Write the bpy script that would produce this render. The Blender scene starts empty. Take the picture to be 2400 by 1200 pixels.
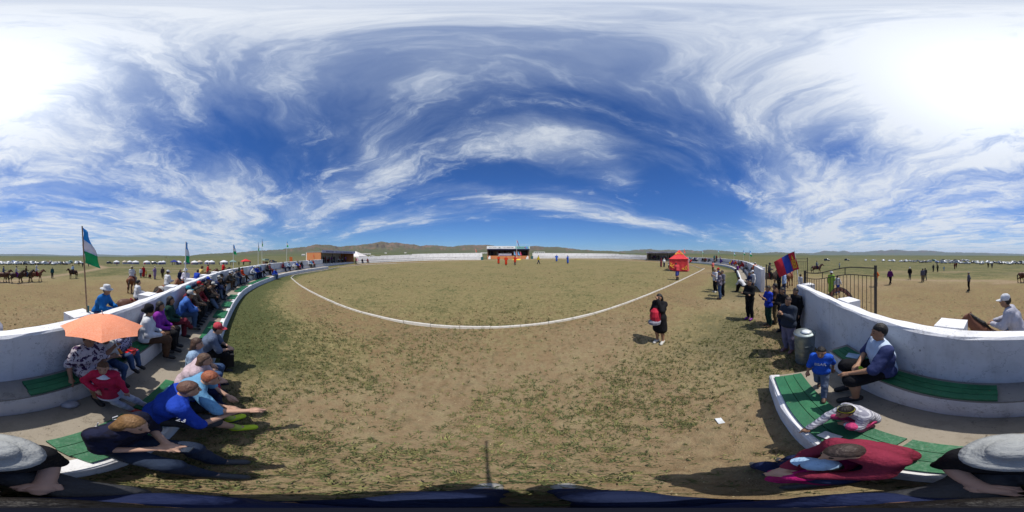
import bpy, bmesh, math, random
import numpy as np
from mathutils import Vector, Matrix
random.seed(7); RNG = np.random.default_rng(7)
scn = bpy.context.scene
R = math.radians
CAM_H = 2.7
# ------------------------------------------------------------------ camera (a 360 degree panorama)
cam_d = bpy.data.cameras.new('camera'); cam = bpy.data.objects.new('camera', cam_d)
scn.collection.objects.link(cam); scn.camera = cam
cam.location = (0, 0, CAM_H); cam.rotation_euler = (R(90), 0, 0)
cam_d.type = 'PANO'
try: cam_d.panorama_type = 'EQUIRECTANGULAR'
except Exception: cam_d.cycles.panorama_type = 'EQUIRECTANGULAR'
cam_d.clip_start = 0.02; cam_d.clip_end = 60000
# ------------------------------------------------------------------ light
SUN_AZ, SUN_EL = 171.0, 61.5          # azimuth clockwise from +Y
def azdir(az, el=0.0):
    a, e = R(az), R(el); return Vector((math.sin(a)*math.cos(e), math.cos(a)*math.cos(e), math.sin(e)))
SD = azdir(SUN_AZ, SUN_EL)
sun_d = bpy.data.lights.new('sun', 'SUN'); sun = bpy.data.objects.new('sun', sun_d)
scn.collection.objects.link(sun)
sun_d.energy = 5.0; sun_d.angle = R(0.6); sun_d.color = (1.0, 0.95, 0.87)
sun.rotation_euler = (-SD).to_track_quat('-Z', 'Y').to_euler()
scn.view_settings.view_transform = 'Standard'; scn.view_settings.look = 'None'
scn.view_settings.exposure = 0.0; scn.view_settings.gamma = 1.0
scn.cycles.use_denoising = True
scn.cycles.max_bounces = 6; scn.cycles.diffuse_bounces = 2; scn.cycles.volume_bounces = 0
scn.cycles.transparent_max_bounces = 8

# ------------------------------------------------------------------ node helper
class NB:
    def __init__(s, tree):
        s.t = tree; s.n = tree.nodes; s.l = tree.links
    def new(s, typ, **kw):
        n = s.n.new(typ)
        for k, v in kw.items(): setattr(n, k, v)
        return n
    def put(s, sock, v):
        if isinstance(v, bpy.types.NodeSocket): s.l.new(v, sock)
        elif v is not None: sock.default_value = v
    def m(s, op, a, b=None, c=None, clamp=False):
        n = s.new('ShaderNodeMath', operation=op, use_clamp=clamp)
        for i, v in enumerate((a, b, c)): s.put(n.inputs[i], v)
        return n.outputs[0]
    def add(s, a, b): return s.m('ADD', a, b)
    def sub(s, a, b): return s.m('SUBTRACT', a, b)
    def mul(s, a, b): return s.m('MULTIPLY', a, b)
    def div(s, a, b): return s.m('DIVIDE', a, b)
    def ss(s, x, lo, hi, to0=0.0, to1=1.0):
        n = s.new('ShaderNodeMapRange', interpolation_type='SMOOTHSTEP')
        for k, v in zip(('Value', 'From Min', 'From Max', 'To Min', 'To Max'), (x, lo, hi, to0, to1)): s.put(n.inputs[k], v)
        return n.outputs[0]
    def noise(s, vec, scale, detail=4.0, rough=0.55, dist=0.0, out=0, lac=2.0):
        n = s.new('ShaderNodeTexNoise'); s.put(n.inputs['Vector'], vec)
        n.inputs['Scale'].default_value = scale; n.inputs['Detail'].default_value = detail
        n.inputs['Roughness'].default_value = rough; n.inputs['Distortion'].default_value = dist
        n.inputs['Lacunarity'].default_value = lac
        return n.outputs[out]
    def mixc(s, f, a, b, blend='MIX'):
        n = s.new('ShaderNodeMix', data_type='RGBA', blend_type=blend)
        s.put(n.inputs[0], f); s.put(n.inputs[6], a); s.put(n.inputs[7], b)
        return n.outputs[2]
    def comb(s, x, y, z):
        n = s.new('ShaderNodeCombineXYZ')
        for i, v in enumerate((x, y, z)): s.put(n.inputs[i], v)
        return n.outputs[0]
    def sep(s, v):
        n = s.new('ShaderNodeSeparateXYZ'); s.put(n.inputs[0], v); return n.outputs
    def vm(s, op, a, b=None):
        n = s.new('ShaderNodeVectorMath', operation=op); s.put(n.inputs[0], a)
        if b is not None: s.put(n.inputs[1], b)
        return n.outputs['Value'] if op in ('DOT_PRODUCT', 'LENGTH', 'DISTANCE') else n.outputs[0]

# ------------------------------------------------------------------ world: Nishita sky with a layer of cirrus
world = bpy.data.worlds.new('World'); scn.world = world; world.use_nodes = True
w = NB(world.node_tree); w.n.clear()
sky = w.new('ShaderNodeTexSky', sky_type='NISHITA')
sky.sun_disc = False; sky.sun_elevation = R(SUN_EL); sky.sun_rotation = R(SUN_AZ)
sky.altitude = 1500; sky.air_density = 1.1; sky.dust_density = 0.2; sky.ozone_density = 2.6
tc = w.new('ShaderNodeTexCoord'); D = tc.outputs['Generated']
dx, dy, dz = w.sep(D)
zz = w.m('MAXIMUM', w.add(dz, 0.055), 0.02)
u, v = w.div(dx, zz), w.div(dy, zz)            # the cloud deck as a plane overhead
warp = w.noise(w.comb(u, v, 0.0), 0.55, 3, 0.5, out=1)
wx, wy, wz = w.sep(warp)
uw = w.add(u, w.mul(w.sub(wx, 0.5), 1.3)); vw = w.add(v, w.mul(w.sub(wy, 0.5), 1.1))
wb = w.sep(w.noise(w.comb(uw, vw, 4.0), 2.3, 4, 0.6, out=1))
ux = w.add(uw, w.mul(w.sub(wb[0], 0.5), 0.55)); vx = w.add(vw, w.mul(w.sub(wb[1], 0.5), 0.42))
us = w.add(uw, w.mul(vw, 0.35))
n1 = w.noise(w.comb(w.mul(us, 0.45), w.mul(vw, 0.95), 3.1), 1.0, 6, 0.60, 0.3)
n2 = w.noise(w.comb(w.mul(w.add(ux, w.mul(vx, 0.3)), 1.15), w.mul(vx, 2.7), 8.3), 1.0, 13, 0.66, 0.25)
n3 = w.noise(w.comb(w.mul(ux, 5.0), w.mul(vx, 9.0), 1.7), 1.0, 9, 0.70, 0.5)
def blob(cu, cv, ru, rv, amp, rot=0.0):
    c, s_ = math.cos(R(rot)), math.sin(R(rot))
    a = w.sub(u, cu); b = w.sub(v, cv)
    p = w.div(w.add(w.mul(a, c), w.mul(b, s_)), ru); q = w.div(w.sub(w.mul(b, c), w.mul(a, s_)), rv)
    g = w.m('EXPONENT', w.mul(w.add(w.mul(p, p), w.mul(q, q)), -1.0))
    return w.mul(g, amp)
# cover: thick overhead and behind, thin in front
cov = w.ss(w.div(v, w.add(1.0, w.mul(w.m('ABSOLUTE', u), 0.28))), -0.45, 0.72, 0.18, -0.09)
for b in SKY_BLOBS if 'SKY_BLOBS' in globals() else [
    (0.30, -0.48, 0.42, 0.36, 0.22, 0), (-0.5, -0.85, 0.38, 0.38, 0.14, 0), (-0.55, -0.35, 0.3, 0.3, -0.05, 0), (0.20, 1.08, 0.48, 0.28, 0.36, -8), (1.05, 1.35, 0.35, 0.2, 0.16, 20), (1.3, 1.75, 0.45, 0.25, 0.12, 15), (-0.45, 1.55, 0.6, 0.25, -0.10, 0),
    (-1.15, -0.40, 0.60, 0.5, -0.26, -40), (-2.6, -0.9, 1.0, 0.6, -0.10, 20), (1.10, -0.55, 0.30, 0.28, -0.18, 20), (-2.3, -2.6, 1.6, 0.5, -0.08, 30), (0.0, -5.5, 4.0, 1.5, -0.06, 0),
    (-2.0, 1.1, 0.9, 0.30, 0.12, -35), (-1.25, 0.55, 0.42, 0.5, -0.06, 0), (1.45, 0.75, 0.35, 0.75, -0.10, 0),
    (-2.9, 2.75, 2.8, 0.6, 0.30, 0), (3.4, 2.45, 2.6, 0.5, 0.28, -14), (-0.95, 1.0, 0.3, 0.45, 0.15, 20), (0.5, 2.5, 1.2, 0.4, 0.20, 0), (-0.1, 0.45, 0.6, 0.14, 0.09, 0), (0.0, 0.12, 1.0, 0.3, 0.10, 0), (0.6, 2.0, 1.0, 0.22, 0.07, 0),
    (0.3, 5.6, 6.0, 1.9, -0.16, 0), (2.5, 1.0, 0.7, 0.7, -0.18, 0), (-5.0, -1.4, 4.0, 1.0, 0.05, 12), (5.5, -1.0, 4.0, 1.6, 0.10, 0),
    (-2.3, -0.1, 0.9, 0.35, 0.05, 10), (-1.75, 0.60, 0.40, 0.5, -0.14, -30), (-3.2, 1.1, 1.6, 0.75, 0.20, -12)]:
    cov = w.add(cov, blob(*b))
base = w.add(cov, w.mul(w.sub(n1, 0.5), 0.80))
veil = w.mul(w.ss(w.add(base, w.mul(w.sub(n2, 0.5), 0.35)), -0.12, 0.34), 0.62)
wisp = w.ss(w.add(base, w.add(w.mul(w.sub(n2, 0.5), 1.45), w.mul(w.sub(n3, 0.5), 0.45))), 0.02, 0.50)
dens = w.sub(1.0, w.mul(w.sub(1.0, veil), w.sub(1.0, wisp)))
# thin veil and horizon haze band
hz = w.m('EXPONENT', w.mul(w.m('ABSOLUTE', dz), -9.0))
back = w.ss(dy, -0.65, 0.55, 1.0, 0.0)
dens = w.m('MINIMUM', w.add(dens, w.mul(w.mul(hz, back), 0.55)), 1.0)
sdot = w.vm('DOT_PRODUCT', D, tuple(SD))
ang = w.m('ARCCOSINE', w.m('MINIMUM', sdot, 0.9999))
halo = w.m('EXPONENT', w.mul(w.m('POWER', w.div(ang, 0.33), 2.0), -1.0))
dens = w.m('MINIMUM', w.add(dens, w.mul(halo, 0.6)), 1.0)
lum = w.add(w.add(7.2, w.mul(w.m('EXPONENT', w.mul(w.div(ang, 0.95), -1.0)), 3.2)), w.mul(halo, 4.0))
ccol = w.mixc(dens, (0.70, 0.86, 1.05, 1), (0.92, 0.97, 1.04, 1))
cloud = w.vm('SCALE', ccol); w.put(cloud.node.inputs['Scale'], lum)
skt = w.mixc(w.ss(dz, 0.0, 0.42), (0.40, 0.64, 0.92, 1), (0.28, 0.66, 1.22, 1))
skyc = w.mixc(1.0, sky.outputs[0], skt, 'MULTIPLY')
mixd = w.mixc(w.mul(dens, 0.93), skyc, cloud)
bg = w.new('ShaderNodeBackground'); bg.inputs['Strength'].default_value = 0.1
w.l.new(mixd, bg.inputs['Color'])
wo = w.new('ShaderNodeOutputWorld'); w.l.new(bg.outputs[0], wo.inputs['Surface'])
world.cycles.sampling_method = 'MANUAL'; world.cycles.sample_map_resolution = 512

# ================================================================== helpers: pixel <-> world, meshes, materials
def px_az(x): return (x - 1200.0) * 0.15
def px_el(y): return (600.0 - y) * 0.15
_gy = (np.array([-300, -160, -100, -70, -40, -25, -15, 0, 20, 35, 50, 70, 110, 300.]),
       np.array([-2.6, -2.4, -2.0, -1.5, -1.05, -0.8, -0.5, 0.0, 0.55, 1.05, 1.72, 2.25, 2.8, 3.4]))
_gx = (np.array([-300, -160, -100, -60, -34, 0, 300.]), np.array([-2.3, -2.2, -1.9, -0.8, 0, 0, 0.]))
_yy = np.linspace(-300, 300, 1201)
_g1 = np.interp(_yy, *_gy); _g2 = np.interp(_yy, *_gx)
_ker = np.hanning(25); _ker /= _ker.sum()
def _sm(a): return np.convolve(np.pad(a, 12, mode='edge'), _ker, mode='valid')
_g1, _g2 = _sm(_g1), _sm(_g2)
_g1 -= np.interp(0, _yy, _g1)
# hill outline in the photograph: azimuth -> elevation
_SIL = np.array([(0,595.5),(60,595),(110,596),(150,598),(185,598.5),(210,597),(235,595.5),(265,597),(300,599),(335,597),(360,597.5),(400,599),(440,599.5),(470,596),(500,594),(520,593),(540,592),(560,591.5),(590,588),(640,585.5),(670,583),(700,580),(725,576),(740,572.6),(755,574),(770,574),(795,578.5),(820,575.5),(835,575),(850,573),(870,571),(880,568),(892,566),(905,568),(915,569),(930,568.5),(945,571),(960,572.5),(970,572),(985,577),(1000,574.5),(1020,575),(1040,577),(1060,578),(1075,576),(1100,574),(1115,574.3),(1140,574),(1170,577),(1190,578.5),(1215,580),(1241,577),(1256,576),(1270,578),(1280,579),(1303,578.5),(1325,581),(1360,585),(1400,587.5),(1450,589),(1480,587),(1500,585),(1520,583.4),(1545,586.5),(1567,585),(1590,587),(1610,585.5),(1640,588),(1660,585),(1675,586),(1690,587),(1735,591),(1780,593),(1820,590.5),(1850,592.5),(1870,593.5),(1895,592.5),(1910,592.5),(1930,587.5),(1945,588.5),(1955,588),(1965,589),(1978,587.3),(1995,591),(2030,590),(2045,588),(2065,586),(2075,587),(2090,584.5),(2105,585),(2120,587),(2140,588),(2158,586.5),(2190,588),(2215,591),(2240,591),(2260,592),(2310,592),(2340,593.5),(2400,595.5)], float)
def sil_el(az):
    x = (np.asarray(az, float) / 0.15 + 1200.0) % 2400.0
    return (600.0 - np.interp(x, _SIL[:, 0], _SIL[:, 1])) * 0.15
def plain_el(az):     # where the open plain ends below the hills
    x = (np.asarray(az, float) / 0.15 + 1200.0) % 2400.0
    return (600.0 - np.interp(x, [0, 300, 480, 700, 900, 1200, 1500, 1700, 1850, 2400], [600, 601.5, 600, 594, 591, 592, 594, 596, 598, 599.3])) * 0.15
def ground(x, y):
    x = np.asarray(x, float); y = np.asarray(y, float)
    r = np.hypot(x, y); az = np.degrees(np.arctan2(x, y))
    near = np.interp(y, _yy, _g1) + np.interp(x, _yy, _g2)
    far = CAM_H + r * np.tan(np.radians(plain_el(az)))
    t = np.clip((r - 110.0) / 900.0, 0, 1); t = t * t * (3 - 2 * t)
    return near * (1 - t) + far * t
def gz(x, y): return float(ground(x, y))
def at_px(px, py, dz=0.0, rmax=400.0):
    """the point of the ground (raised by dz) seen along a line of sight"""
    d = azdir(px_az(px), px_el(py)); a, b = 0.2, None
    f = lambda t: CAM_H + d.z * t - gz(d.x * t, d.y * t) - dz
    t = 0.3; prev = t
    while t < rmax:
        if f(t) < 0: break
        prev = t; t *= 1.03
    lo, hi = prev, t
    for _ in range(40):
        m_ = 0.5 * (lo + hi)
        if f(m_) > 0: lo = m_
        else: hi = m_
    return Vector((d.x * hi, d.y * hi, gz(d.x * hi, d.y * hi)))
def at_d(px, d):
    a = R(px_az(px)); x, y = math.sin(a) * d, math.cos(a) * d
    return Vector((x, y, gz(x, y)))

COL = scn.collection
def link(o, parent=None):
    COL.objects.link(o)
    if parent is not None: o.parent = parent
    return o
def mesh_obj(name, verts, faces, mat=None, parent=None, smooth=False):
    me = bpy.data.meshes.new(name); me.from_pydata([tuple(map(float, p)) for p in verts], [], [tuple(int(i) for i in f) for f in faces]); me.update()
    if smooth: me.shade_smooth()
    if mat: me.materials.append(mat)
    return link(bpy.data.objects.new(name, me), parent)
def np_mesh(name, V, F, mat=None, smooth=True):
    """quads from numpy arrays"""
    me = bpy.data.meshes.new(name); V = np.asarray(V, np.float32); F = np.asarray(F, np.int32)
    me.vertices.add(len(V)); me.vertices.foreach_set('co', V.ravel())
    k = F.shape[1]
    me.loops.add(F.size); me.loops.foreach_set('vertex_index', F.ravel())
    me.polygons.add(len(F)); me.polygons.foreach_set('loop_start', np.arange(0, F.size, k, dtype=np.int32))
    me.polygons.foreach_set('loop_total', np.full(len(F), k, np.int32))
    me.polygons.foreach_set('use_smooth', np.full(len(F), smooth))
    if mat: me.materials.append(mat)
    me.update(calc_edges=True)
    return me
def tag(o, label=None, cat=None, group=None, kind=None):
    if label: o['label'] = label
    if cat: o['category'] = cat
    if group: o['group'] = group
    if kind: o['kind'] = kind
    return o
def thing(name, label, cat, loc=(0, 0, 0), rz=0.0, group=None):
    o = bpy.data.objects.new(name, None); o.empty_display_size = 0.2; COL.objects.link(o)
    o.location = loc; o.rotation_euler = (0, 0, rz); tag(o, label, cat, group); return o

class MB:
    """collects boxes, bars, tubes, lathes; build() links them as one mesh"""
    def __init__(s): s.v = []; s.f = []
    def raw(s, vs, fs):
        n = len(s.v); s.v += [tuple(p) for p in vs]; s.f += [tuple(i + n for i in f) for f in fs]; return s
    def box(s, cx, cy, cz, sx, sy, sz, rz=0.0):
        c, q = math.cos(rz), math.sin(rz); vs = []
        for k in (-.5, .5):
            for i, j in ((-.5, -.5), (.5, -.5), (.5, .5), (-.5, .5)):
                a, b = i * sx, j * sy; vs.append((cx + a * c - b * q, cy + a * q + b * c, cz + k * sz))
        return s.raw(vs, [(3, 2, 1, 0), (4, 5, 6, 7), (0, 1, 5, 4), (1, 2, 6, 5), (2, 3, 7, 6), (3, 0, 4, 7)])
    def tube(s, pts, rad, n=8, cap=True):
        pts = [Vector(p) for p in pts]; rs = rad if isinstance(rad, (list, tuple)) else [rad] * len(pts)
        base = len(s.v); up = None
        for i, p in enumerate(pts):
            t = (pts[min(i + 1, len(pts) - 1)] - pts[max(i - 1, 0)]).normalized()
            a = t.orthogonal().normalized() if up is None else (up - t * up.dot(t)).normalized()
            up = a; b = t.cross(a)
            for k in range(n):
                an = 2 * math.pi * k / n; s.v.append(tuple(p + (a * math.cos(an) + b * math.sin(an)) * rs[i]))
        for i in range(len(pts) - 1):
            for k in range(n):
                a0 = base + i * n + k; a1 = base + i * n + (k + 1) % n
                s.f.append((a0, a1, a1 + n, a0 + n))
        if cap:
            s.f.append(tuple(base + k for k in reversed(range(n)))); e = base + (len(pts) - 1) * n
            s.f.append(tuple(e + k for k in range(n)))
        return s
    def lathe(s, prof, n=20, c=(0, 0, 0), cap=True):
        base = len(s.v)
        for r_, z in prof:
            for k in range(n):
                a = 2 * math.pi * k / n; s.v.append((c[0] + r_ * math.cos(a), c[1] + r_ * math.sin(a), c[2] + z))
        for i in range(len(prof) - 1):
            for k in range(n):
                a0 = base + i * n + k; a1 = base + i * n + (k + 1) % n
                s.f.append((a0, a1, a1 + n, a0 + n))
        if cap:
            s.f.append(tuple(base + k for k in reversed(range(n)))); e = base + (len(prof) - 1) * n
            s.f.append(tuple(e + k for k in range(n)))
        return s
    def mesh(s, name, mat=None, smooth=False):
        me = bpy.data.meshes.new(name); me.from_pydata(s.v, [], s.f); me.update()
        if smooth: me.shade_smooth()
        if mat: me.materials.append(mat)
        return me
    def build(s, name, mat=None, parent=None, smooth=False):
        return link(bpy.data.objects.new(name, s.mesh(name, mat, smooth)), parent)

def material(name, col=(.5, .5, .5), rough=0.8, spec=0.25, metal=0.0):
    m_ = bpy.data.materials.new(name); m_.use_nodes = True
    b = m_.node_tree.nodes['Principled BSDF']
    b.inputs['Base Color'].default_value = (*col, 1); b.inputs['Roughness'].default_value = rough
    b.inputs['Specular IOR Level'].default_value = spec; b.inputs['Metallic'].default_value = metal
    return m_, NB(m_.node_tree), b
def noisy(name, c0, c1, scale=8, rough=0.85, spec=0.2, bump=0.0, bscale=None, metal=0.0, coord='Object', detail=5):
    m_, nb, b = material(name, c0, rough, spec, metal)
    t = nb.new('ShaderNodeTexCoord').outputs[coord]
    f = nb.ss(nb.noise(t, scale, detail, 0.6), 0.35, 0.65)
    nb.l.new(nb.mixc(f, (*c0, 1), (*c1, 1)), b.inputs['Base Color'])
    if bump:
        bn = nb.new('ShaderNodeBump'); bn.inputs['Strength'].default_value = bump; bn.inputs['Distance'].default_value = 0.02
        nb.l.new(nb.noise(t, bscale or scale * 4, 4), bn.inputs['Height']); nb.l.new(bn.outputs[0], b.inputs['Normal'])
    return m_

# ------------------------------------------------------------------ numpy value noise
_perm = RNG.random((256, 256)).astype(np.float64)
def vnoise(x, y):
    xi = np.floor(x).astype(int); yi = np.floor(y).astype(int); fx = x - xi; fy = y - yi
    fx = fx * fx * (3 - 2 * fx); fy = fy * fy * (3 - 2 * fy)
    g = lambda a, b: _perm[a & 255, b & 255]
    return (g(xi, yi) * (1 - fx) + g(xi + 1, yi) * fx) * (1 - fy) + (g(xi, yi + 1) * (1 - fx) + g(xi + 1, yi + 1) * fx) * fy
def fbm(x, y, o=5, ridged=False):
    s, a, t = 0, 0.5, 0
    for i in range(o):
        n = vnoise(x + 17.3 * i, y - 9.1 * i)
        if ridged: n = 1 - np.abs(2 * n - 1)
        s = s + a * n; t += a; a *= 0.5; x, y = x * 2.03, y * 2.03
    return s / t

# ------------------------------------------------------------------ curves of the arena
def catmull(P, n=12):
    P = [Vector((*p, 0)) for p in P]; out = []
    Q = [P[0] * 2 - P[1]] + P + [P[-1] * 2 - P[-2]]
    for i in range(1, len(Q) - 2):
        a, b, c, d = Q[i - 1:i + 3]
        for k in range(n):
            t = k / n
            out.append(0.5 * ((2 * b) + (c - a) * t + (2 * a - 5 * b + 4 * c - d) * t * t + (3 * b - a - 3 * c + d) * t ** 3))
    out.append(P[-1]); return [(p.x, p.y) for p in out]
class Curve:
    """arclength curve; normal points into the arena (to the left of travel)"""
    def __init__(s, pts, closed=False):
        A = np.array(pts, float); s.A = A
        d = np.hypot(*np.diff(A, axis=0).T); s.S = np.concatenate([[0], np.cumsum(d)]); s.L = s.S[-1]
    def pos(s, q, off=0.0):
        x = np.interp(q, s.S, s.A[:, 0]); y = np.interp(q, s.S, s.A[:, 1]); e = 0.15
        x0, x1 = np.interp([max(q - e, 0), min(q + e, s.L)], s.S, s.A[:, 0]); y0, y1 = np.interp([max(q - e, 0), min(q + e, s.L)], s.S, s.A[:, 1])
        t = Vector((x1 - x0, y1 - y0, 0)).normalized(); n = Vector((-t.y, t.x, 0))
        return Vector((x, y, 0)) + n * off, t, n
    def s_at(s, px, off=0.0):
        best, bs = 9e9, 0; a = px_az(px)
        for q in np.arange(0, s.L, 0.04 if s.L < 60 else 0.05):
            p, _, _ = s.pos(q, off); d = abs((math.degrees(math.atan2(p.x, p.y)) - a + 180) % 360 - 180)
            if d < best: best, bs = d, q
        return bs
W_LEFT = Curve(catmull([(-28.6, 12.4), (-25.2, 6.8), (-21.3, 2.6), (-17, -.1), (-12.7, -1.9), (-9.3, -2.45), (-6.0, -2.5), (-4.0, -2.38), (-2.24, -2.24), (-.88, -2.08), (0, -1.93), (1.0, -1.74), (2.0, -1.55), (3.4, -1.36), (4.6, -1.2), (5.7, -1.02)]))
W_RIGHT = Curve(catmull([(11.8, .5), (16, 1.35), (21, 2.45), (27, 4.0), (33, 6.4), (38, 9.7), (42.3, 14.2), (44.8, 20), (45.6, 26.5)]))
W_FARR = Curve(catmull([(44.2, 40.5), (40, 46.5), (31.5, 53.2), (20, 56.4), (7.2, 57.0)]))
W_FARL = Curve(catmull([(-8.9, 48.2), (-17, 46.4), (-25.3, 42.6), (-32.2, 34.5), (-36.8, 26)]))
KERB = catmull([(-18.6, 4.05), (-13.1, 3.75), (-7.6, 4.0), (-4.45, 4.5), (-.98, 5.25), (3.3, 5.95), (6.4, 6.6), (14.1, 8.3), (27.4, 11.4), (28.4, 12.6), (36.0, 19.5), (37.5, 28), (33, 40), (20, 48), (6, 49.2), (-6, 46), (-20, 37.5), (-29.8, 21), (-24.2, 10.2), (-21.4, 5.6), (-18.6, 4.05)], 10)

# ------------------------------------------------------------------ ground sheet
def seg_dist(X, Y, poly):
    d = np.full(X.shape, 1e9)
    for (x0, y0), (x1, y1) in zip(poly[:-1], poly[1:]):
        ex, ey = x1 - x0, y1 - y0; L = ex * ex + ey * ey + 1e-9
        t = np.clip(((X - x0) * ex + (Y - y0) * ey) / L, 0, 1)
        d = np.minimum(d, np.hypot(X - x0 - t * ex, Y - y0 - t * ey))
    return d
def inside(X, Y, poly):
    c = np.zeros(X.shape, bool); n = len(poly)
    for i in range(n):
        x0, y0 = poly[i]; x1, y1 = poly[(i + 1) % n]
        if y0 == y1: continue
        k = ((y0 > Y) != (y1 > Y)) & (X < (x1 - x0) * (Y - y0) / (y1 - y0) + x0); c ^= k
    return c
def front_poly(c, off, n=60): return [tuple(c.pos(q, off)[0][:2]) for q in np.linspace(0, c.L, n)]
NA, = (480,)
rad = [0.0]
r_ = 0.25
while r_ < 14000: rad.append(r_); r_ *= 1.035 if r_ < 150 else 1.05
rad = np.array(rad)
AZ = np.linspace(0, 2 * np.pi, NA, endpoint=False)
RR, AA = np.meshgrid(rad[1:], AZ, indexing='ij')
X, Y = RR * np.sin(AA), RR * np.cos(AA)
Z = ground(X, Y) + (fbm(X * .35, Y * .35, 4) - .5) * 0.07 * np.clip(RR / 6, .3, 1) + (fbm(X * .02, Y * .02, 4) - .5) * np.clip((RR - 120) / 200, 0, 1) * 1.6
Z[RR > 9000] -= (RR[RR > 9000] - 9000) * 0.01
V = np.concatenate([[[0, 0, 0.0]], np.stack([X, Y, Z], -1).reshape(-1, 3)])
nr = len(rad) - 1
ii, jj = np.meshgrid(np.arange(nr - 1), np.arange(NA), indexing='ij')
a = 1 + ii * NA + jj; b = 1 + ii * NA + (jj + 1) % NA
F = np.stack([a, a + NA, b + NA, b], -1).reshape(-1, 4)[:, ::-1]
V[0] = (0, 0, Z[0].mean())
inner = np.array([[0, 1 + (k + 1) % NA, 1 + k, 1 + k] for k in range(NA)])
zone = np.zeros((len(V), 4), np.float32); zone[:, 3] = 1
Xf, Yf, Rf = V[:, 0], V[:, 1], np.hypot(V[:, 0], V[:, 1])
ins = inside(Xf, Yf, KERB); dk = seg_dist(Xf, Yf, KERB)
zone[:, 0] = np.where(ins, np.clip(dk / 1.5, 0, 1) * .20 + .20, 0)
dl = seg_dist(Xf, Yf, front_poly(W_LEFT, 1.42)); dr = seg_dist(Xf, Yf, front_poly(W_RIGHT, 1.42))
dst = np.minimum(dl, dr)
arena = inside(Xf, Yf, front_poly(W_LEFT, 1.3) + front_poly(W_RIGHT, 1.3) + front_poly(W_FARR, 1.3) + front_poly(W_FARL, 1.3))
strip = arena & (dst < 5) & (np.abs(Xf) > 2.2)
zone[:, 0] = np.maximum(zone[:, 0], np.where(strip, np.clip(1.35 - dst / 2.8, 0, 1.15) * np.clip((np.abs(Xf) - 1.5) / 2.5, 0, 1), 0))
# outside: bare earth near the stand, green plain farther off
dout = np.minimum(seg_dist(Xf, Yf, front_poly(W_LEFT, -.3)), seg_dist(Xf, Yf, front_poly(W_RIGHT, -.3)))
zone[:, 0] = np.maximum(zone[:, 0], np.where(~arena, np.clip((Rf - 17) / 12, 0, 1) * .72, 0))
trk = [[tuple(at_px(*q)[:2]) for q in t] for t in (
    [(-60, 664), (0, 660), (60, 655), (120, 648), (170, 641), (215, 633), (240, 628), (232, 623), (200, 620)],
    [(238, 627), (300, 626), (400, 628), (470, 629)], [(2090, 655), (2170, 657), (2250, 658), (2340, 658), (2460, 664)], [(200, 620), (150, 619)])]
dt = np.min([seg_dist(Xf, Yf, t) for t in trk], axis=0)
tw = 0.55 + Rf * .028
zone[:, 1] = np.exp(-(dt / tw) ** 2)
zone[:, 1] = np.maximum(zone[:, 1], np.where(arena & ~ins, np.clip(1 - dst / 2.0, 0, 1) * 0, 0))
worn = (fbm(Xf * .12 + 3, Yf * .12, 3) - .42) * 2
zone[:, 1] = np.maximum(zone[:, 1], np.where(~ins & (Rf < 40), np.clip(worn, 0, .5), 0))
zone[:, 2] = np.clip((Rf - 90) / 500, 0, 1)
gm, g, gb = material('steppe_ground', rough=0.97, spec=0.08)
pos = g.new('ShaderNodeNewGeometry').outputs['Position']
at = g.new('ShaderNodeVertexColor', layer_name='zone').outputs[0]
zr, zg, zb = g.sep(at)
nA = g.noise(pos, 0.35, 5, 0.6); nB = g.noise(pos, 2.2, 6, 0.65); nC = g.noise(pos, 9.0, 6, 0.72); nD = g.noise(pos, 42.0, 4, 0.7)
nE = g.noise(pos, 0.006, 5, 0.6); nF = g.noise(pos, 5.0, 8, 0.75); nG = g.noise(pos, 110.0, 3, 0.7)
soil = g.mixc(g.ss(nC, .3, .72), (.122, .084, .044, 1), (.238, .170, .092, 1))
soil = g.mixc(g.ss(nA, .35, .65), soil, g.mixc(.5, soil, (.225, .146, .078, 1)))
dry = g.mixc(g.ss(g.add(g.mul(nD, .5), g.mul(nF, .5)), .36, .64), (.104, .088, .039, 1), (.268, .220, .108, 1))
green = g.mixc(g.ss(g.add(g.mul(nD, .6), g.mul(nC, .4)), .36, .66), (.036, .048, .018, 1), (.100, .104, .044, 1))
grassy = g.add(g.add(g.mul(g.sub(nB, .5), 1.1), g.mul(g.sub(nC, .5), 2.0)), g.add(g.mul(zr, 1.0), g.mul(g.sub(nA, .5), 1.1)))
soil = g.mixc(g.mul(g.ss(nF, .48, .62), .8), soil, (.098, .090, .046, 1))
soil = g.mixc(g.mul(g.ss(nG, .60, .74), .6), soil, (.33, .26, .175, 1)); soil = g.mixc(g.mul(g.ss(nG, .42, .30), .5), soil, (.07, .05, .032, 1))
c1 = g.mixc(g.ss(grassy, -.15, .40), soil, dry)
c2 = g.mixc(g.ss(g.add(grassy, g.mul(g.sub(nD, .5), .8)), .30, .95), c1, green)
trc = g.mixc(g.ss(nB, .3, .7), (.20, .145, .088, 1), (.26, .20, .128, 1))
c3 = g.mixc(g.mul(zg, g.ss(g.add(nC, g.mul(zg, .4)), .35, .75)), c2, trc)
farc = g.mixc(g.ss(nE, .35, .65), (.058, .075, .028, 1), (.098, .098, .046, 1))
c4 = g.mixc(zb, c3, farc)
g.l.new(c4, gb.inputs['Base Color'])
bp = g.new('ShaderNodeBump'); bp.inputs['Strength'].default_value = 0.75; bp.inputs['Distance'].default_value = 0.05
g.l.new(g.add(g.mul(nC, .8), g.mul(nD, .5)), bp.inputs['Height']); g.l.new(bp.outputs[0], gb.inputs['Normal'])
Fall = np.concatenate([F, inner])
me = bpy.data.meshes.new('ground'); me.from_pydata(V.tolist(), [], [tuple(f) for f in F.tolist()] + [(0, 1 + (k), 1 + (k + 1) % NA)[::-1] for k in range(NA)])
me.update(); me.shade_smooth(); me.materials.append(gm)
ca = me.color_attributes.new('zone', 'FLOAT_COLOR', 'POINT'); ca.data.foreach_set('color', zone.ravel())
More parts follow.
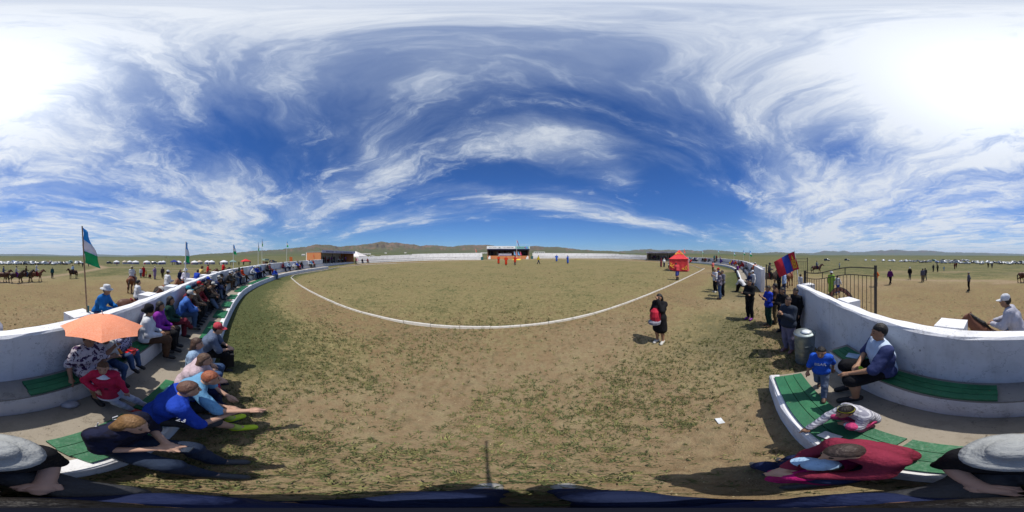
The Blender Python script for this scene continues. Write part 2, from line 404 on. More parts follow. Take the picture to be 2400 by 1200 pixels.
gro = link(bpy.data.objects.new('ground', me)); tag(gro, kind='structure')
if me.polygons[5].normal.z < 0: me.flip_normals()

# ------------------------------------------------------------------ hills
hm, h, hb = material('hill_slopes', rough=0.95, spec=0.05)
hp = h.new('ShaderNodeNewGeometry'); hpos = hp.outputs['Position']; hz_ = h.sep(hp.outputs['Normal'])[2]
k1 = h.noise(hpos, .004, 6, .6); k2 = h.noise(hpos, .022, 5, .65)
hc = h.mixc(h.ss(k1, .35, .68), (.098, .076, .048, 1), (.170, .112, .076, 1))
hc = h.mixc(h.ss(k2, .45, .75), hc, (.062, .058, .036, 1))
hc = h.mixc(h.ss(hz_, .955, .995), hc, (.085, .088, .042, 1))
hbm = h.new('ShaderNodeBump'); hbm.inputs['Strength'].default_value = 1.0; hbm.inputs['Distance'].default_value = 60.0
h.l.new(h.noise(hpos, .006, 7, .62), hbm.inputs['Height']); h.l.new(hbm.outputs[0], hb.inputs['Normal'])
h.l.new(hc, hb.inputs['Base Color'])
def hills(name, x0, x1, r0, r1, rc, rough_amp, lift=0.0, sil=None):
    """a range with foot at r0, crest near rc, back slope to r1; crest outline follows the skyline of the place"""
    n = int((x1 - x0) / 2.0) + 1; m_ = 44
    xs = np.linspace(x0, x1, n); az = np.radians((xs - 1200) * .15)
    sl = (sil(xs) if sil else sil_el((xs - 1200) * .15)) + lift
    sl = sl + (fbm(xs * .16 + r0, xs * 0 + 2.5, 4) - .5) * .42 * np.clip(sl / 2.0, .12, 1)
    T = np.linspace(0, 1, m_); rr = r0 + (r1 - r0) * T
    rcv = rc * (1 + .14 * (fbm(xs * .02 + 5, xs * 0 + r0 * .01, 4) - .5))
    A, Rr = np.meshgrid(az, rr, indexing='ij'); Xh, Yh = Rr * np.sin(A), Rr * np.cos(A)
    RC = rcv[:, None]; up = np.clip((Rr - r0) / (RC - r0), 0, 1); dn = np.clip((r1 - Rr) / (r1 - RC), 0, 1)
    env = np.where(Rr < RC, up ** 1.35, dn ** .8)
    foot = np.degrees(np.arctan2(ground(Rr * np.sin(A), Rr * np.cos(A)) - CAM_H, Rr))
    zb_ = ground(Xh, Yh) - 3
    H = np.maximum(CAM_H + RC * np.tan(np.radians(sl))[:, None] - ground(RC * np.sin(A), RC * np.cos(A)), 0)
    sc = 9.0 / rc
    rid = fbm(Xh * sc * 1.3, Yh * sc * 1.3, 5, True) - .62
    spur = fbm(Xh * sc * 3.7 + 9, Yh * sc * 3.7, 4, True) - .6
    bump = (rid * 1.1 + spur * .8) * 1.25 * rough_amp * np.minimum(1, env * 3) * (1 - .82 * np.exp(-((Rr - RC) / (.05 * RC)) ** 2))
    Zh = zb_ + H * np.clip(env * (1 + 0) + bump * np.minimum(env + .05, 1), 0, None)
    crest_lim = CAM_H + Rr * np.tan(np.radians(sl))[:, None]
    Zh = np.minimum(Zh, np.maximum(crest_lim, zb_))
    edge = np.clip(np.minimum(np.arange(n), np.arange(n)[::-1]) / 8.0, 0, 1)[:, None]
    if x1 - x0 < 2399: Zh = zb_ + (Zh - zb_) * edge
    Vh = np.stack([Xh, Yh, Zh], -1).reshape(-1, 3)
    i_, j_ = np.meshgrid(np.arange(n - 1), np.arange(m_ - 1), indexing='ij'); q = i_ * m_ + j_
    Fh = np.stack([q, q + 1, q + m_ + 1, q + m_], -1).reshape(-1, 4)
    me_ = np_mesh(name, Vh, Fh, hm)
    if me_.polygons[len(me_.polygons) // 2].normal.z < 0: me_.flip_normals()
    return tag(link(bpy.data.objects.new(name, me_)), kind='structure')
hills('hills', 425, 1470, 1100, 4200, 2500, .95)
hills('hills', 1380, 1900, 2200, 6500, 4200, .9)
hills('hills', 1840, 2330, 5200, 11000, 8200, .45)
hills('hills', 2200, 2840, 6500, 12000, 9600, .4, sil=lambda xs: (600 - np.interp(xs, [2200, 2330, 2400, 2460, 2510, 2550, 2585, 2620, 2700, 2735, 2800, 2840], [592.5, 593, 595.3, 595, 596, 598, 598.5, 595.6, 598.5, 596.8, 598.5, 599])) * .15)
hills('hills', 300, 470, 1500, 3600, 2400, .4, sil=lambda xs: (600 - np.interp(xs, [300, 335, 352, 365, 378, 400, 420, 470], [601.5, 600.5, 599, 598.2, 599, 600, 599.6, 600])) * .15)

# ------------------------------------------------------------------ the air: a closed box of pale haze round everything
hzb = MB().box(0, 0, 205, 29000, 29000, 490).build('haze'); tag(hzb, kind='stuff')
hmat = bpy.data.materials.new('haze_air'); hmat.use_nodes = True; hn = NB(hmat.node_tree); hn.n.clear()
pv = hn.new('ShaderNodeVolumePrincipled'); pv.inputs['Density'].default_value = 0.000060
pv.inputs['Color'].default_value = (.50, .68, .95, 1); pv.inputs['Anisotropy'].default_value = 0.0
ho = hn.new('ShaderNodeOutputMaterial'); hn.l.new(pv.outputs[0], ho.inputs['Volume'])
hzb.data.materials.append(hmat)

# ================================================================== materials for built things
def plaster(name, base, dirt, sc=1.0):
    m_, nb, b = material(name, base, .9, .15)
    t = nb.new('ShaderNodeNewGeometry').outputs['Position']
    a = nb.noise(t, 1.3 * sc, 6, .65); c = nb.noise(t, 11 * sc, 5, .7); e = nb.noise(t, 60, 3, .6)
    px_, py_, pz_ = nb.sep(t)
    drip = nb.noise(nb.comb(nb.mul(px_, 5), nb.mul(py_, 5), nb.mul(pz_, .6)), 1.0, 4, .6)
    f = nb.m('MINIMUM', nb.add(nb.mul(nb.ss(a, .46, .72), .5), nb.add(nb.mul(nb.ss(c, .57, .70), .6), nb.mul(nb.ss(drip, .52, .74), .45))), 1.0)
    vo = nb.new('ShaderNodeTexVoronoi', feature='DISTANCE_TO_EDGE'); vo.inputs['Scale'].default_value = .9; nb.l.new(nb.vm('ADD', t, nb.vm('SCALE', nb.noise(t, 3.0, 5, .7, out=1))), vo.inputs['Vector'])
    crk = nb.mul(nb.ss(vo.outputs['Distance'], .010, .003), nb.ss(a, .42, .55))
    chip = nb.mul(nb.ss(nb.noise(t, 17, 3, .5), .70, .735), .8)
    cc_ = nb.mixc(f, (*base, 1), (*dirt, 1)); cc_ = nb.mixc(nb.m('MAXIMUM', nb.mul(crk, .55), chip), cc_, (*[q * .45 for q in dirt], 1))
    nb.l.new(cc_, b.inputs['Base Color'])
    bn = nb.new('ShaderNodeBump'); bn.inputs['Strength'].default_value = .6; bn.inputs['Distance'].default_value = .015
    nb.l.new(nb.add(nb.mul(c, .7), nb.mul(e, .3)), bn.inputs['Height']); nb.l.new(bn.outputs[0], b.inputs['Normal'])
    return m_
M_WHITE = plaster('whitewashed_plaster', (.64, .64, .655), (.40, .395, .39))
M_CONC = plaster('worn_concrete', (.26, .228, .182), (.175, .148, .115), 2.0)
M_CONCG = plaster('grey_concrete', (.23, .215, .20), (.14, .13, .12), 2.0)
M_KERB = plaster('kerb_whitewash', (.46, .44, .41), (.30, .26, .21), 3.0)
M_GREEN, ng_, bg0 = material('green_board_paint', (.014, .115, .048), .55, .3)
_gp = ng_.new('ShaderNodeNewGeometry').outputs['Position']; _a = ng_.noise(_gp, 4, 5, .65); _b = ng_.noise(_gp, 34, 5, .7); _r = ng_.new('ShaderNodeObjectInfo').outputs['Random']
_c = ng_.mixc(ng_.ss(_a, .3, .7), (.010, .088, .036, 1), (.022, .140, .060, 1)); _c = ng_.mixc(ng_.mul(_r, .45), _c, (.016, .10, .055, 1))
_c = ng_.mixc(ng_.mul(ng_.ss(_b, .58, .68), .6), _c, (.10, .115, .075, 1)); _c = ng_.mixc(ng_.ss(ng_.noise(_gp, 11, 6, .75), .66, .70), _c, (.13, .10, .07, 1))
ng_.l.new(_c, bg0.inputs['Base Color']); ng_.l.new(ng_.ss(_b, .3, .7, .42, .75), bg0.inputs['Roughness'])
_bn = ng_.new('ShaderNodeBump'); _bn.inputs['Strength'].default_value = .4; _bn.inputs['Distance'].default_value = .01; ng_.l.new(_b, _bn.inputs['Height']); ng_.l.new(_bn.outputs[0], bg0.inputs['Normal'])
M_BRICKM, nb_, bb_ = material('orange_brick', (.45, .17, .07), .9, .1)
_t = nb_.new('ShaderNodeTexCoord').outputs['Object']; _x, _y, _z = nb_.sep(_t)
bt = nb_.new('ShaderNodeTexBrick'); bt.inputs['Scale'].default_value = 4.0
nb_.l.new(nb_.comb(nb_.add(_x, _y), _z, 0.0), bt.inputs['Vector'])
bt.inputs['Color1'].default_value = (.42, .155, .060, 1); bt.inputs['Color2'].default_value = (.50, .20, .085, 1); bt.inputs['Mortar'].default_value = (.35, .22, .14, 1)
bt.inputs['Mortar Size'].default_value = .012; nb_.l.new(bt.outputs[0], bb_.inputs['Base Color'])
M_STEEL = noisy('black_gate_steel', (.018, .017, .016), (.035, .027, .022), 20, .55, .4)
M_RUST = noisy('brown_gate_paint', (.22, .085, .055), (.16, .06, .04), 12, .6, .3)
M_DARK = noisy('dark_inside_wall', (.20, .17, .16), (.14, .12, .11), 3)
M_CREAM = noisy('cream_inside_wall', (.66, .62, .58), (.55, .52, .48), 2)
M_WOOD = noisy('pale_pole_wood', (.30, .22, .14), (.20, .14, .09), 18)
M_POLE = noisy('white_metal_pole', (.62, .62, .62), (.5, .5, .5), 14, .45, .4)
M_ZINC, nz, bz = material('galvanised_metal', (.30, .33, .33), .45, .5, .75)
_n = nz.noise(nz.new('ShaderNodeTexCoord').outputs['Object'], 7, 5, .6); nz.l.new(nz.ss(_n, .3, .7, .32, .6), bz.inputs['Roughness'])
nz.l.new(nz.mixc(nz.ss(_n, .35, .7), (.34, .38, .38, 1), (.20, .24, .25, 1)), bz.inputs['Base Color'])
_plain = {}
def plain(col, rough=.75, spec=.25):
    k = (tuple(round(c, 3) for c in col), rough, spec)
    if k not in _plain:
        c2 = tuple(min(1, c * .78) for c in col); _plain[k] = noisy('paint_%d' % len(_plain), tuple(col), c2, 5, rough, spec)
    return _plain[k]

# ================================================================== spectator stands
def sweep(name, cur, s0, s1, sec, mat, parent, step=0.5, wob=0.006, smooth=False):
    n = max(2, int((s1 - s0) / step) + 1); V, F, k = [], [], len(sec); rr = random.Random(hash(name) & 255)
    for i in range(n):
        q = s0 + (s1 - s0) * i / (n - 1); b0, _, _ = cur.pos(q, 0.7); zb = gz(b0.x, b0.y)
        for (o_, z) in sec:
            p, _, _ = cur.pos(q, o_); V.append((p.x + rr.uniform(-wob, wob), p.y + rr.uniform(-wob, wob), zb + z + (rr.uniform(-wob, wob) if z > .1 else 0)))
    for i in range(n - 1):
        for j in range(k):
            a = i * k + j; b = i * k + (j + 1) % k; F.append((a, b, b + k, a + k))
    F.append(tuple(range(k))[::-1]); F.append(tuple((n - 1) * k + j for j in range(k)))
    o = mesh_obj(name, V, F, mat, parent)
    bm = bmesh.new(); bm.from_mesh(o.data); bmesh.ops.recalc_face_normals(bm, faces=bm.faces); bm.to_mesh(o.data); bm.free()
    return o
H_STEP, H_BENCH, H_WALL = 0.40, 0.86, 1.69
O_BENCH, O_STEP = 0.37, 1.43
def stand(label, cur, w0, w1, b0, b1, stepm=0.5, far=False):
    c = cur.pos((w0 + w1) / 2)[0]
    t = thing('spectator_stand', label, 'stand', (0, 0, 0))
    sweep('wall', cur, w0, w1, [(-.23, -.5), (-.23, H_WALL - .03), (-.20, H_WALL), (-.03, H_WALL), (0, H_WALL - .035), (0, -.5)], M_WHITE, t, stepm * .7, .011)
    sweep('bench', cur, b0, b1, [(.002, -.3), (.002, H_BENCH - .03), (O_BENCH - .03, H_BENCH - .03), (O_BENCH, H_BENCH - .06), (O_BENCH, -.3)], M_WHITE, t, stepm)
    sweep('bench_top', cur, b0 + .02, b1 - .02, [(.004, H_BENCH - .05), (.004, H_BENCH), (O_BENCH - .02, H_BENCH), (O_BENCH + .008, H_BENCH - .018), (O_BENCH + .008, H_BENCH - .05)], M_CONCG, t, stepm)
    if far: sweep('bench_lip', cur, b0 + .02, b1 - .02, [(O_BENCH + .01, H_BENCH - .07), (O_BENCH + .01, H_BENCH - .02), (O_BENCH + .06, H_BENCH - .02), (O_BENCH + .06, H_BENCH - .07)], M_WHITE, t, stepm)  # overhang added on far benches to throw a thin shadow line on the riser
    if far: sweep('step_lip', cur, b0 + .02, b1 - .02, [(O_STEP + .01, H_STEP - .07), (O_STEP + .01, H_STEP - .02), (O_STEP + .07, H_STEP - .02), (O_STEP + .07, H_STEP - .07)], M_WHITE, t, stepm)  # step overhang, likewise added for the shadow line it casts
    sweep('platform', cur, b0, b1, [(O_BENCH + .002, -.3), (O_BENCH + .002, H_STEP), (O_STEP - .16, H_STEP), (O_STEP - .16, -.3)], M_CONC, t, stepm)
    sweep('step_edge', cur, b0 - .01, b1 + .01, [(O_STEP - .158, -.3), (O_STEP - .158, H_STEP + .006), (O_STEP - .02, H_STEP + .006), (O_STEP, H_STEP - .02), (O_STEP + .015, -.3)], M_WHITE, t, stepm)
    return t
S_END = W_LEFT.s_at(1945, O_BENCH)        # where the near bench stops short of the gate
ST1 = stand('long whitewashed curved wall with bench and concrete step, from orange pavilion to gate', W_LEFT, 0, W_LEFT.L, 0.2, S_END, .4)
ST2 = stand('whitewashed curved stand with crowd beyond the open gate', W_RIGHT, 0, W_RIGHT.L, 2.6, W_RIGHT.L - .1, .6)
ST3 = stand('sunlit white stepped stand between main stage and the grey roofed pavilion', W_FARR, 0, W_FARR.L, .1, W_FARR.L - .1, 1.2, True)
ST4 = stand('sunlit white stepped stand between orange brick pavilion and main stage', W_FARL, 0, W_FARL.L, .1, W_FARL.L - .1, 1.2, True)
def raised(cur, px0, px1, z0, z1, t):
    q0, q1 = sorted((cur.s_at(px0), cur.s_at(px1))); sweep('raised_coping', cur, q0, q1, [(-.232, z0), (-.232, z1), (.002, z1), (.002, z0)], M_WHITE, t, 1.0)
raised(W_FARL, 893, 1133, H_WALL - .02, H_WALL + .17, ST4); raised(W_FARL, 966, 1133, H_WALL + .16, H_WALL + .33, ST4); raised(W_FARR, 1247, 1450, H_WALL - .02, H_WALL + .18, ST3)
def pier(cur, px, w_=.42, d_=.34, t=ST1, top=H_WALL + .012):
    q = cur.s_at(px, -.23); p, tn, nn = cur.pos(q, -.23 - d_ / 2 + .003); zb = gz(*cur.pos(q, .7)[0][:2])
    MB().box(p.x, p.y, zb + top / 2 - .3, w_, d_, top + .6, math.atan2(tn.y, tn.x)).build('buttress', M_WHITE, t)
for px in (196, 358, 411, 455, 484, 508): pier(W_LEFT, px)
for px in (1884, 1976, 2226): pier(W_LEFT, px)
for px in (1783, 1777, 1771.5, 1766.5, 1762, 1758): pier(W_RIGHT, px, .42, .34, ST2)
# ------------------------------------------------------------------ green seat boards, each of planks
def board(label, cur, pxa, pxb, o0, o1, z, n=3, grp='green wooden seat boards'):
    q0, q1 = sorted((cur.s_at(pxa, (o0 + o1) / 2), cur.s_at(pxb, (o0 + o1) / 2)))
    pc, _, _ = cur.pos((q0 + q1) / 2, (o0 + o1) / 2); zb0 = gz(pc.x, pc.y)
    t = thing('seat_board', label, 'seat board', (pc.x, pc.y, zb0 + z), 0, grp); w_ = (o1 - o0) / n
    m_ = max(2, int((q1 - q0) / .35) + 1)
    for k in range(n):
        V, F = [], []; a, b = o0 + k * w_ + .004, o0 + (k + 1) * w_ - .004; jit = random.uniform(-.012, .012)
        for i in range(m_):
            q = q0 + jit + (q1 - q0) * i / (m_ - 1); g0, _, _ = cur.pos(q, .7); zb = gz(g0.x, g0.y) - zb0
            for o_, zz_ in ((a, .006), (a, .040), (b, .040), (b, .006)):
                p, _, _ = cur.pos(q, o_); V.append((p.x - pc.x, p.y - pc.y, zb + zz_ + jit * .15))
        for i in range(m_ - 1):
            for j in range(4): F.append((i * 4 + j, i * 4 + (j + 1) % 4, i * 4 + 4 + (j + 1) % 4, i * 4 + 4 + j))
        F += [(3, 2, 1, 0), tuple((m_ - 1) * 4 + j for j in range(4))]
        o = mesh_obj('plank', V, F, M_GREEN, t); bm = bmesh.new(); bm.from_mesh(o.data); bmesh.ops.recalc_face_normals(bm, faces=bm.faces); bm.to_mesh(o.data); bm.free()
    return t
SB0, SB1 = O_STEP - .50, O_STEP - .06
board('green plank seat board on the bench beside the woman with the umbrella', W_LEFT, 58, 240, .085, .395, H_BENCH)
board('green plank seat board on the bench between the boy and the white shirted woman', W_LEFT, 266, 333, .085, .395, H_BENCH)
board('green plank seat board under the person in black and white printed shirt', W_LEFT, 152, 330, SB0, SB1, H_STEP)
board('green plank seat board under the man in blue tee', W_LEFT, 352, 420, SB0, SB1, H_STEP)
for i, (a, b) in enumerate(((486, 506), (512, 522), (527, 535), (540, 549), (556, 576), (584, 628))):
    board('green seat board on the step, number %s counting from the foreground group' % ('one two three four five six'.split()[i]) if 0 else ['nearest empty green seat board on the step past the foreground group', 'second empty green seat board along the step', 'third empty green seat board along the step', 'fourth empty green seat board along the step', 'fifth green seat board, long, along the step', 'farthest green seat board, long and thin, before the wall bend'][i], W_LEFT, a, b, SB0, SB1, H_STEP, 3)
board('long green seat board on the bench behind the man in raglan tee', W_LEFT, 2062, 2340, .085, .395, H_BENCH)
board('short green seat board at the bench end with leaflets on it', W_LEFT, 1968, 2024, .085, .395, H_BENCH)
board('long green seat board on the step under the squatting girl', W_LEFT, 1848, 2085, SB0, SB1, H_STEP)
board('green seat board on the step between maroon jacket and grey sun hat', W_LEFT, 2092, 2290, SB0, SB1, H_STEP)

# ------------------------------------------------------------------ ring kerb of separate stones
kc = Curve(KERB); kt = bpy.data.objects.new('kerb', None); COL.objects.link(kt); tag(kt, kind='structure')
ks = MB(); L_ = 0.985; hw, hh = .038, .09
V = []
for x in (-L_ / 2, L_ / 2):
    V += [(x, -hw, -.15), (x, -hw, hh - .015), (x, -hw + .02, hh), (x, hw - .02, hh), (x, hw, hh - .015), (x, hw, -.15)]
ks.raw(V, [(i, (i + 1) % 6, (i + 1) % 6 + 6, i + 6) for i in range(6)] + [(5, 4, 3, 2, 1, 0), (6, 7, 8, 9, 10, 11)])
kme = ks.mesh('kerb_stone', M_KERB)
bm = bmesh.new(); bm.from_mesh(kme); bmesh.ops.recalc_face_normals(bm, faces=bm.faces); bm.to_mesh(kme); bm.free()
nk = int(kc.L)
for i in range(nk):
    q = (i + .5) * kc.L / nk; p, t_, _ = kc.pos(q); z0 = gz(p.x, p.y)
    if p.y > 30: z0 -= .07
    o = link(bpy.data.objects.new('kerb_stone', kme), kt); o.location = (p.x, p.y, z0 + random.uniform(-.012, .008))
    o.rotation_euler = (random.uniform(-.02, .02), -math.atan2(gz(p.x + t_.x, p.y + t_.y) - gz(p.x, p.y), 1), math.atan2(t_.y, t_.x) + random.uniform(-.012, .012)); o.scale = (kc.L / nk, 1, 1)

# ------------------------------------------------------------------ steel gate leaves
def gate_leaf(label, H, E, h0, h1, emblem):
    H, E = Vector(H), Vector(E); L = (E - H).length; ang = math.atan2(E.y - H.y, E.x - H.x); zb = gz(H.x, H.y)
    t = thing('gate', label, 'gate', (H.x, H.y, zb), ang, 'gate leaves')
    top = lambda x: h0 + (h1 - h0) * (0.5 - .5 * math.cos(math.pi * min(1, max(0, (x / L - .1) / .7))))
    MB().box(0, 0, h0 / 2 + .02, .07, .07, h0 + .1).build('gate_post', M_STEEL, t)
    MB().box(L, 0, h1 / 2 + .02, .055, .055, h1 + .1).build('gate_post', M_STEEL, t)
    xs = [L * i / 24 for i in range(25)]
    MB().tube([(x, 0, top(x)) for x in xs], .015, 6).build('rail', M_STEEL, t)
    MB().tube([(x, 0, top(x) - .2) for x in xs], .013, 6).build('rail', M_STEEL, t)
    MB().tube([(x, 0, .18) for x in (0, L)], .02, 6).build('rail', M_STEEL, t)
    n = int(L / .128)
    for i in range(1, n):
        x = L * i / n; MB().tube([(x, 0, .18), (x, 0, top(x) - .2)], .0085, 6).build('bar', M_STEEL, t)
    for f in (.33, .66): MB().tube([(L * f, 0, top(L * f) - .2), (L * f, 0, top(L * f))], .014, 6).build('bar', M_STEEL, t)
    if emblem:
        cx, cz = emblem; e = MB()
        ring = lambda r, q: e.tube([(cx + r * math.cos(a), 0.02, cz + r * math.sin(a)) for a in np.linspace(0, 2 * math.pi, 33)], q, 6, False)
        ring(.50, .013); ring(.39, .013)
        em = e.build('wheel_emblem', M_STEEL, t)
        w2 = MB(); n2 = 40
        V = []; F = []
        for k in range(n2):
            a = 2 * math.pi * k / n2
            for r in (.40, .49):
                for y in (.012, .028): V.append((cx + r * math.cos(a), y, cz + r * math.sin(a)))
        for k in range(n2):
            a = k * 4; b = ((k + 1) % n2) * 4
            F += [(a, b, b + 2, a + 2), (a + 1, a + 3, b + 3, b + 1), (a, a + 1, b + 1, b), (a + 2, b + 2, b + 3, a + 3)]
        w2.raw(V, F).build('brown_band', M_RUST, em)
        sp = MB()
        for k in range(4):
            a = math.pi * (k / 4 + .1); sp.tube([(cx + .40 * math.cos(a), .02, cz + .40 * math.sin(a)), (cx - .40 * math.cos(a), .02, cz - .40 * math.sin(a))], .010, 6)
        sp.build('spokes', M_RUST, em)
    return t
gate_leaf('black barred gate leaf with round brown emblem folded back behind near wall', (5.82, -1.35, 0), (3.17, -2.46, 0), 2.14, 2.44, (1.72, 1.32))
gate_leaf('far black barred gate leaf standing open behind the brown horses', (11.95, .12, 0), (11.15, -2.75, 0), 2.0, 2.5, None)

# ------------------------------------------------------------------ zinc dustbin by the wall
p = at_px(1886, 846); tb = thing('dustbin', 'dented galvanised metal dustbin with lid against the white wall', 'dustbin', p)
prof = [(.20, 0), (.205, .02)]
for i in range(24):
    z = .04 + i * .82 / 24; prof.append((.205 + .035 * z + (.006 if i % 4 == 0 else 0), z))
MB().lathe(prof + [(.236, .87)], 28).build('can', M_ZINC, tb, True)
MB().lathe([(.252, .86), (.257, .875), (.25, .895), (.17, .915), (.0, .93)], 28).build('lid', M_ZINC, tb, True)
for s in (-1, 1):
    MB().tube([(s * .235, -.06, .62), (s * .275, -.05, .62), (s * .275, .05, .62), (s * .235, .06, .62)], .008, 6).build('handle', M_ZINC, tb)
bg_ = MB().lathe([(.10, 0), (.13, .02), (.08, .05), (.0, .055)], 9).build('plastic_bag', plain((.62, .66, .68), .35, .5), None, True)
bg_.location = (p.x - .06, p.y - .02, p.z + .91); tag(bg_, 'crumpled pale plastic bag lying on the dustbin lid', 'bag')

# ================================================================== pavilions round the arena
def strokes(t, name, x0, x1, z, hgt, col, y, seed, gap=.35):
    """rows of small painted marks where the lettering is too far off to read"""
    rr = random.Random(seed); m_ = MB(); x = x0
    while x < x1:
        w_ = hgt * rr.uniform(.45, .75)
        k = rr.random()
        m_.box(x + w_ * .1, y, z, hgt * .15, .01, hgt)
        if k > .2: m_.box(x + w_ * .45, y + .0011, z + rr.choice([-.42, 0, .42]) * hgt, w_ * .6, .01, hgt * .16)
        if k > .45: m_.box(x + w_ * .8, y, z + rr.uniform(-.1, .1) * hgt, hgt * .15, .01, hgt * .85)
        x += w_ * 1.32 + (hgt * gap * 2 if rr.random() < .12 else 0)
    o = m_.build(name, plain(col), t); tag(o, kind='stuff'); return o
def pavilion(label, A, B, depth, hb, hr, banner_h, side_mat, back_mat, base_mat, fascia, posts, overhang=.35):
    """A to B is the open front as seen from the arena, left to right"""
    A, B = Vector((*A, 0)), Vector((*B, 0)); L = (B - A).length; ang = math.atan2(B.y - A.y, B.x - A.x)
    zb = min(gz(A.x, A.y), gz(B.x, B.y)); t = thing('pavilion', label, 'pavilion', (A.x, A.y, zb), ang)
    MB().box(L / 2, depth / 2, hb / 2 - .3, L, depth, hb + .6).build('base', base_mat, t)
    MB().box(L / 2, depth - .1, hb + (hr - hb) / 2, L, .2, hr - hb).build('back_wall', back_mat, t)
    for x in (.12, L - .12): MB().box(x, (depth - .2) / 2, hb + (hr - hb) / 2, .24, depth - .2, hr - hb).build('side_wall', side_mat, t)
    MB().box(L / 2, depth / 2 - overhang / 2, hr + .06, L + .1, depth + overhang, .12).build('roof', plain((.30, .31, .33)), t)
    f = MB().box(L / 2, -overhang - .04, hr + .1 + banner_h / 2 - .25, L + .16, .06, banner_h).build('fascia', fascia, t)
    for x in posts: MB().box(L * x, .12, hb + (hr - hb) / 2, .12, .12, hr - hb).build('post', plain((.06, .055, .06)), t)
    return t, L, f
M_FASC = plain((.66, .68, .72), .5)
# main stage
PM, LM, fm = pavilion('main stage with brick base, white printed fascia and dark interior', (-7.75, 50.6), (5.45, 51.2), 5.0, 1.05, 3.35, .85, noisy('brown_side', (.17, .10, .065), (.13, .08, .05), 4), M_DARK, M_BRICKM, M_FASC, (.24, .62, .97))
strokes(PM, 'printed_mark', .6, 3.0, 3.62, .26, (.25, .26, .28), -.45, 3)
strokes(PM, 'printed_mark', 5.0, 8.2, 3.62, .30, (.05, .05, .12), -.45, 4)
MB().box(10.95, -.431, 3.62, 4.3, .02, .80).build('printed_panel', plain((.20, .42, .42), .5), PM)
strokes(PM, 'printed_mark', 9.3, 11.7, 3.65, .34, (.02, .05, .12), -.452, 5)
MB().box(12.3, -.447, 3.62, .75, .012, .6).build('printed_panel', plain((.10, .25, .62)), PM); MB().box(11.85, -.449, 3.55, .4, .012, .3).build('printed_panel', plain((.45, .08, .20)), PM)
hl = MB(); hl.raw([(3.4, -.45, 3.42), (4.4, -.45, 3.42), (4.15, -.45, 3.52), (3.95, -.45, 3.62), (3.85, -.45, 3.72), (3.72, -.45, 3.56), (3.55, -.45, 3.55)], [(0, 1, 2, 3, 4, 5, 6)]).build('printed_mark', plain((.02, .05, .08)), PM)
MB().box(LM / 2, -.35, 2.98, LM, .05, .16).build('awning_edge', plain((.012, .02, .10)), PM)
for x in (.75, LM - .75):
    o = MB().box(0, 0, .3, .75, .6, .6).box(.12, 0, .8, .4, .5, .4).build('steps', M_WHITE, PM); o.location = (x, -.6, .0)
# left pavilion, orange brick
PL, LL, _ = pavilion('orange brick pavilion with lilac lettered fascia and seated people in shade', (-32.4, 13.6), (-38.6, 26.4), 4.6, .62, 3.15, .62, M_BRICKM, M_CREAM, M_WHITE, plain((.40, .42, .58), .6), (.30, .63))
strokes(PL, 'painted_letter', 1.3, 4.2, 3.28, .26, (.04, .04, .16), -.435, 11); strokes(PL, 'painted_letter', 4.9, 7.6, 3.28, .26, (.10, .04, .14), -.435, 12); strokes(PL, 'painted_letter', 8.1, 12.6, 3.28, .26, (.04, .04, .16), -.435, 13)
# right pavilion, grey
PR, LR, _ = pavilion('grey roofed pavilion with dark crowd behind the red tent', (40.6, 37.4), (45.8, 26.8), 4.4, .55, 3.0, .55, noisy('tan_side', (.30, .26, .19), (.24, .2, .15), 3), M_CREAM, M_CONCG, plain((.34, .35, .42), .6), (.26, .60))
strokes(PR, 'painted_letter', 1.0, 2.2, 3.08, .2, (.08, .08, .14), -.435, 21); strokes(PR, 'painted_letter', 4.0, 7.0, 3.08, .2, (.08, .08, .14), -.435, 22); strokes(PR, 'painted_letter', 8.3, 9.6, 3.08, .2, (.08, .08, .14), -.435, 23)
# stage dressing
def local(t, x, y, z): return t.matrix_basis @ Vector((x, y, z))
tt = thing('long_table', 'long table under white and blue cloth on the main stage', 'table', local(PM, 5.6, .9, 1.05), PM.rotation_euler.z)
MB().box(0, .0, .74, 4.0, .8, .06).build('tabletop', M_WOOD, tt); MB().box(0, -.44, .48, 4.1, .04, .58).build('cloth', plain((.62, .64, .74)), tt); MB().box(0, -.43, .12, 4.1, .03, .14).build('cloth_band', plain((.05, .08, .30)), tt)
for x in (-1.9, 1.9): MB().box(x, .2, .36, .07, .07, .7).build('leg', M_WOOD, tt)
p = at_d(1211, 46.5); fp = thing('flagpole_plinth', 'yellow and red stepped plinth at the foot of the tall flagpole', 'plinth', p)
star = MB(); V = []
for k in range(16):
    a = math.pi * k / 8; r = 1.25 if k % 2 == 0 else .85; V.append((r * math.cos(a), r * math.sin(a)))
star.raw([(x, y, 0) for x, y in V] + [(x * .8, y * .8, .32) for x, y in V], [(k, (k + 1) % 16, (k + 1) % 16 + 16, k + 16) for k in range(16)] + [tuple(range(16, 32))])
star.build('yellow_skirt', plain((.75, .52, .05)), fp); MB().lathe([(.6, .32), (.55, .62), (.25, .66)], 12).build('red_block', plain((.50, .05, .06)), fp)
M_FRED, M_FBLUE, M_FYEL = plain((.55, .025, .045), .8), plain((.03, .05, .30), .8), plain((.85, .55, .04), .8)

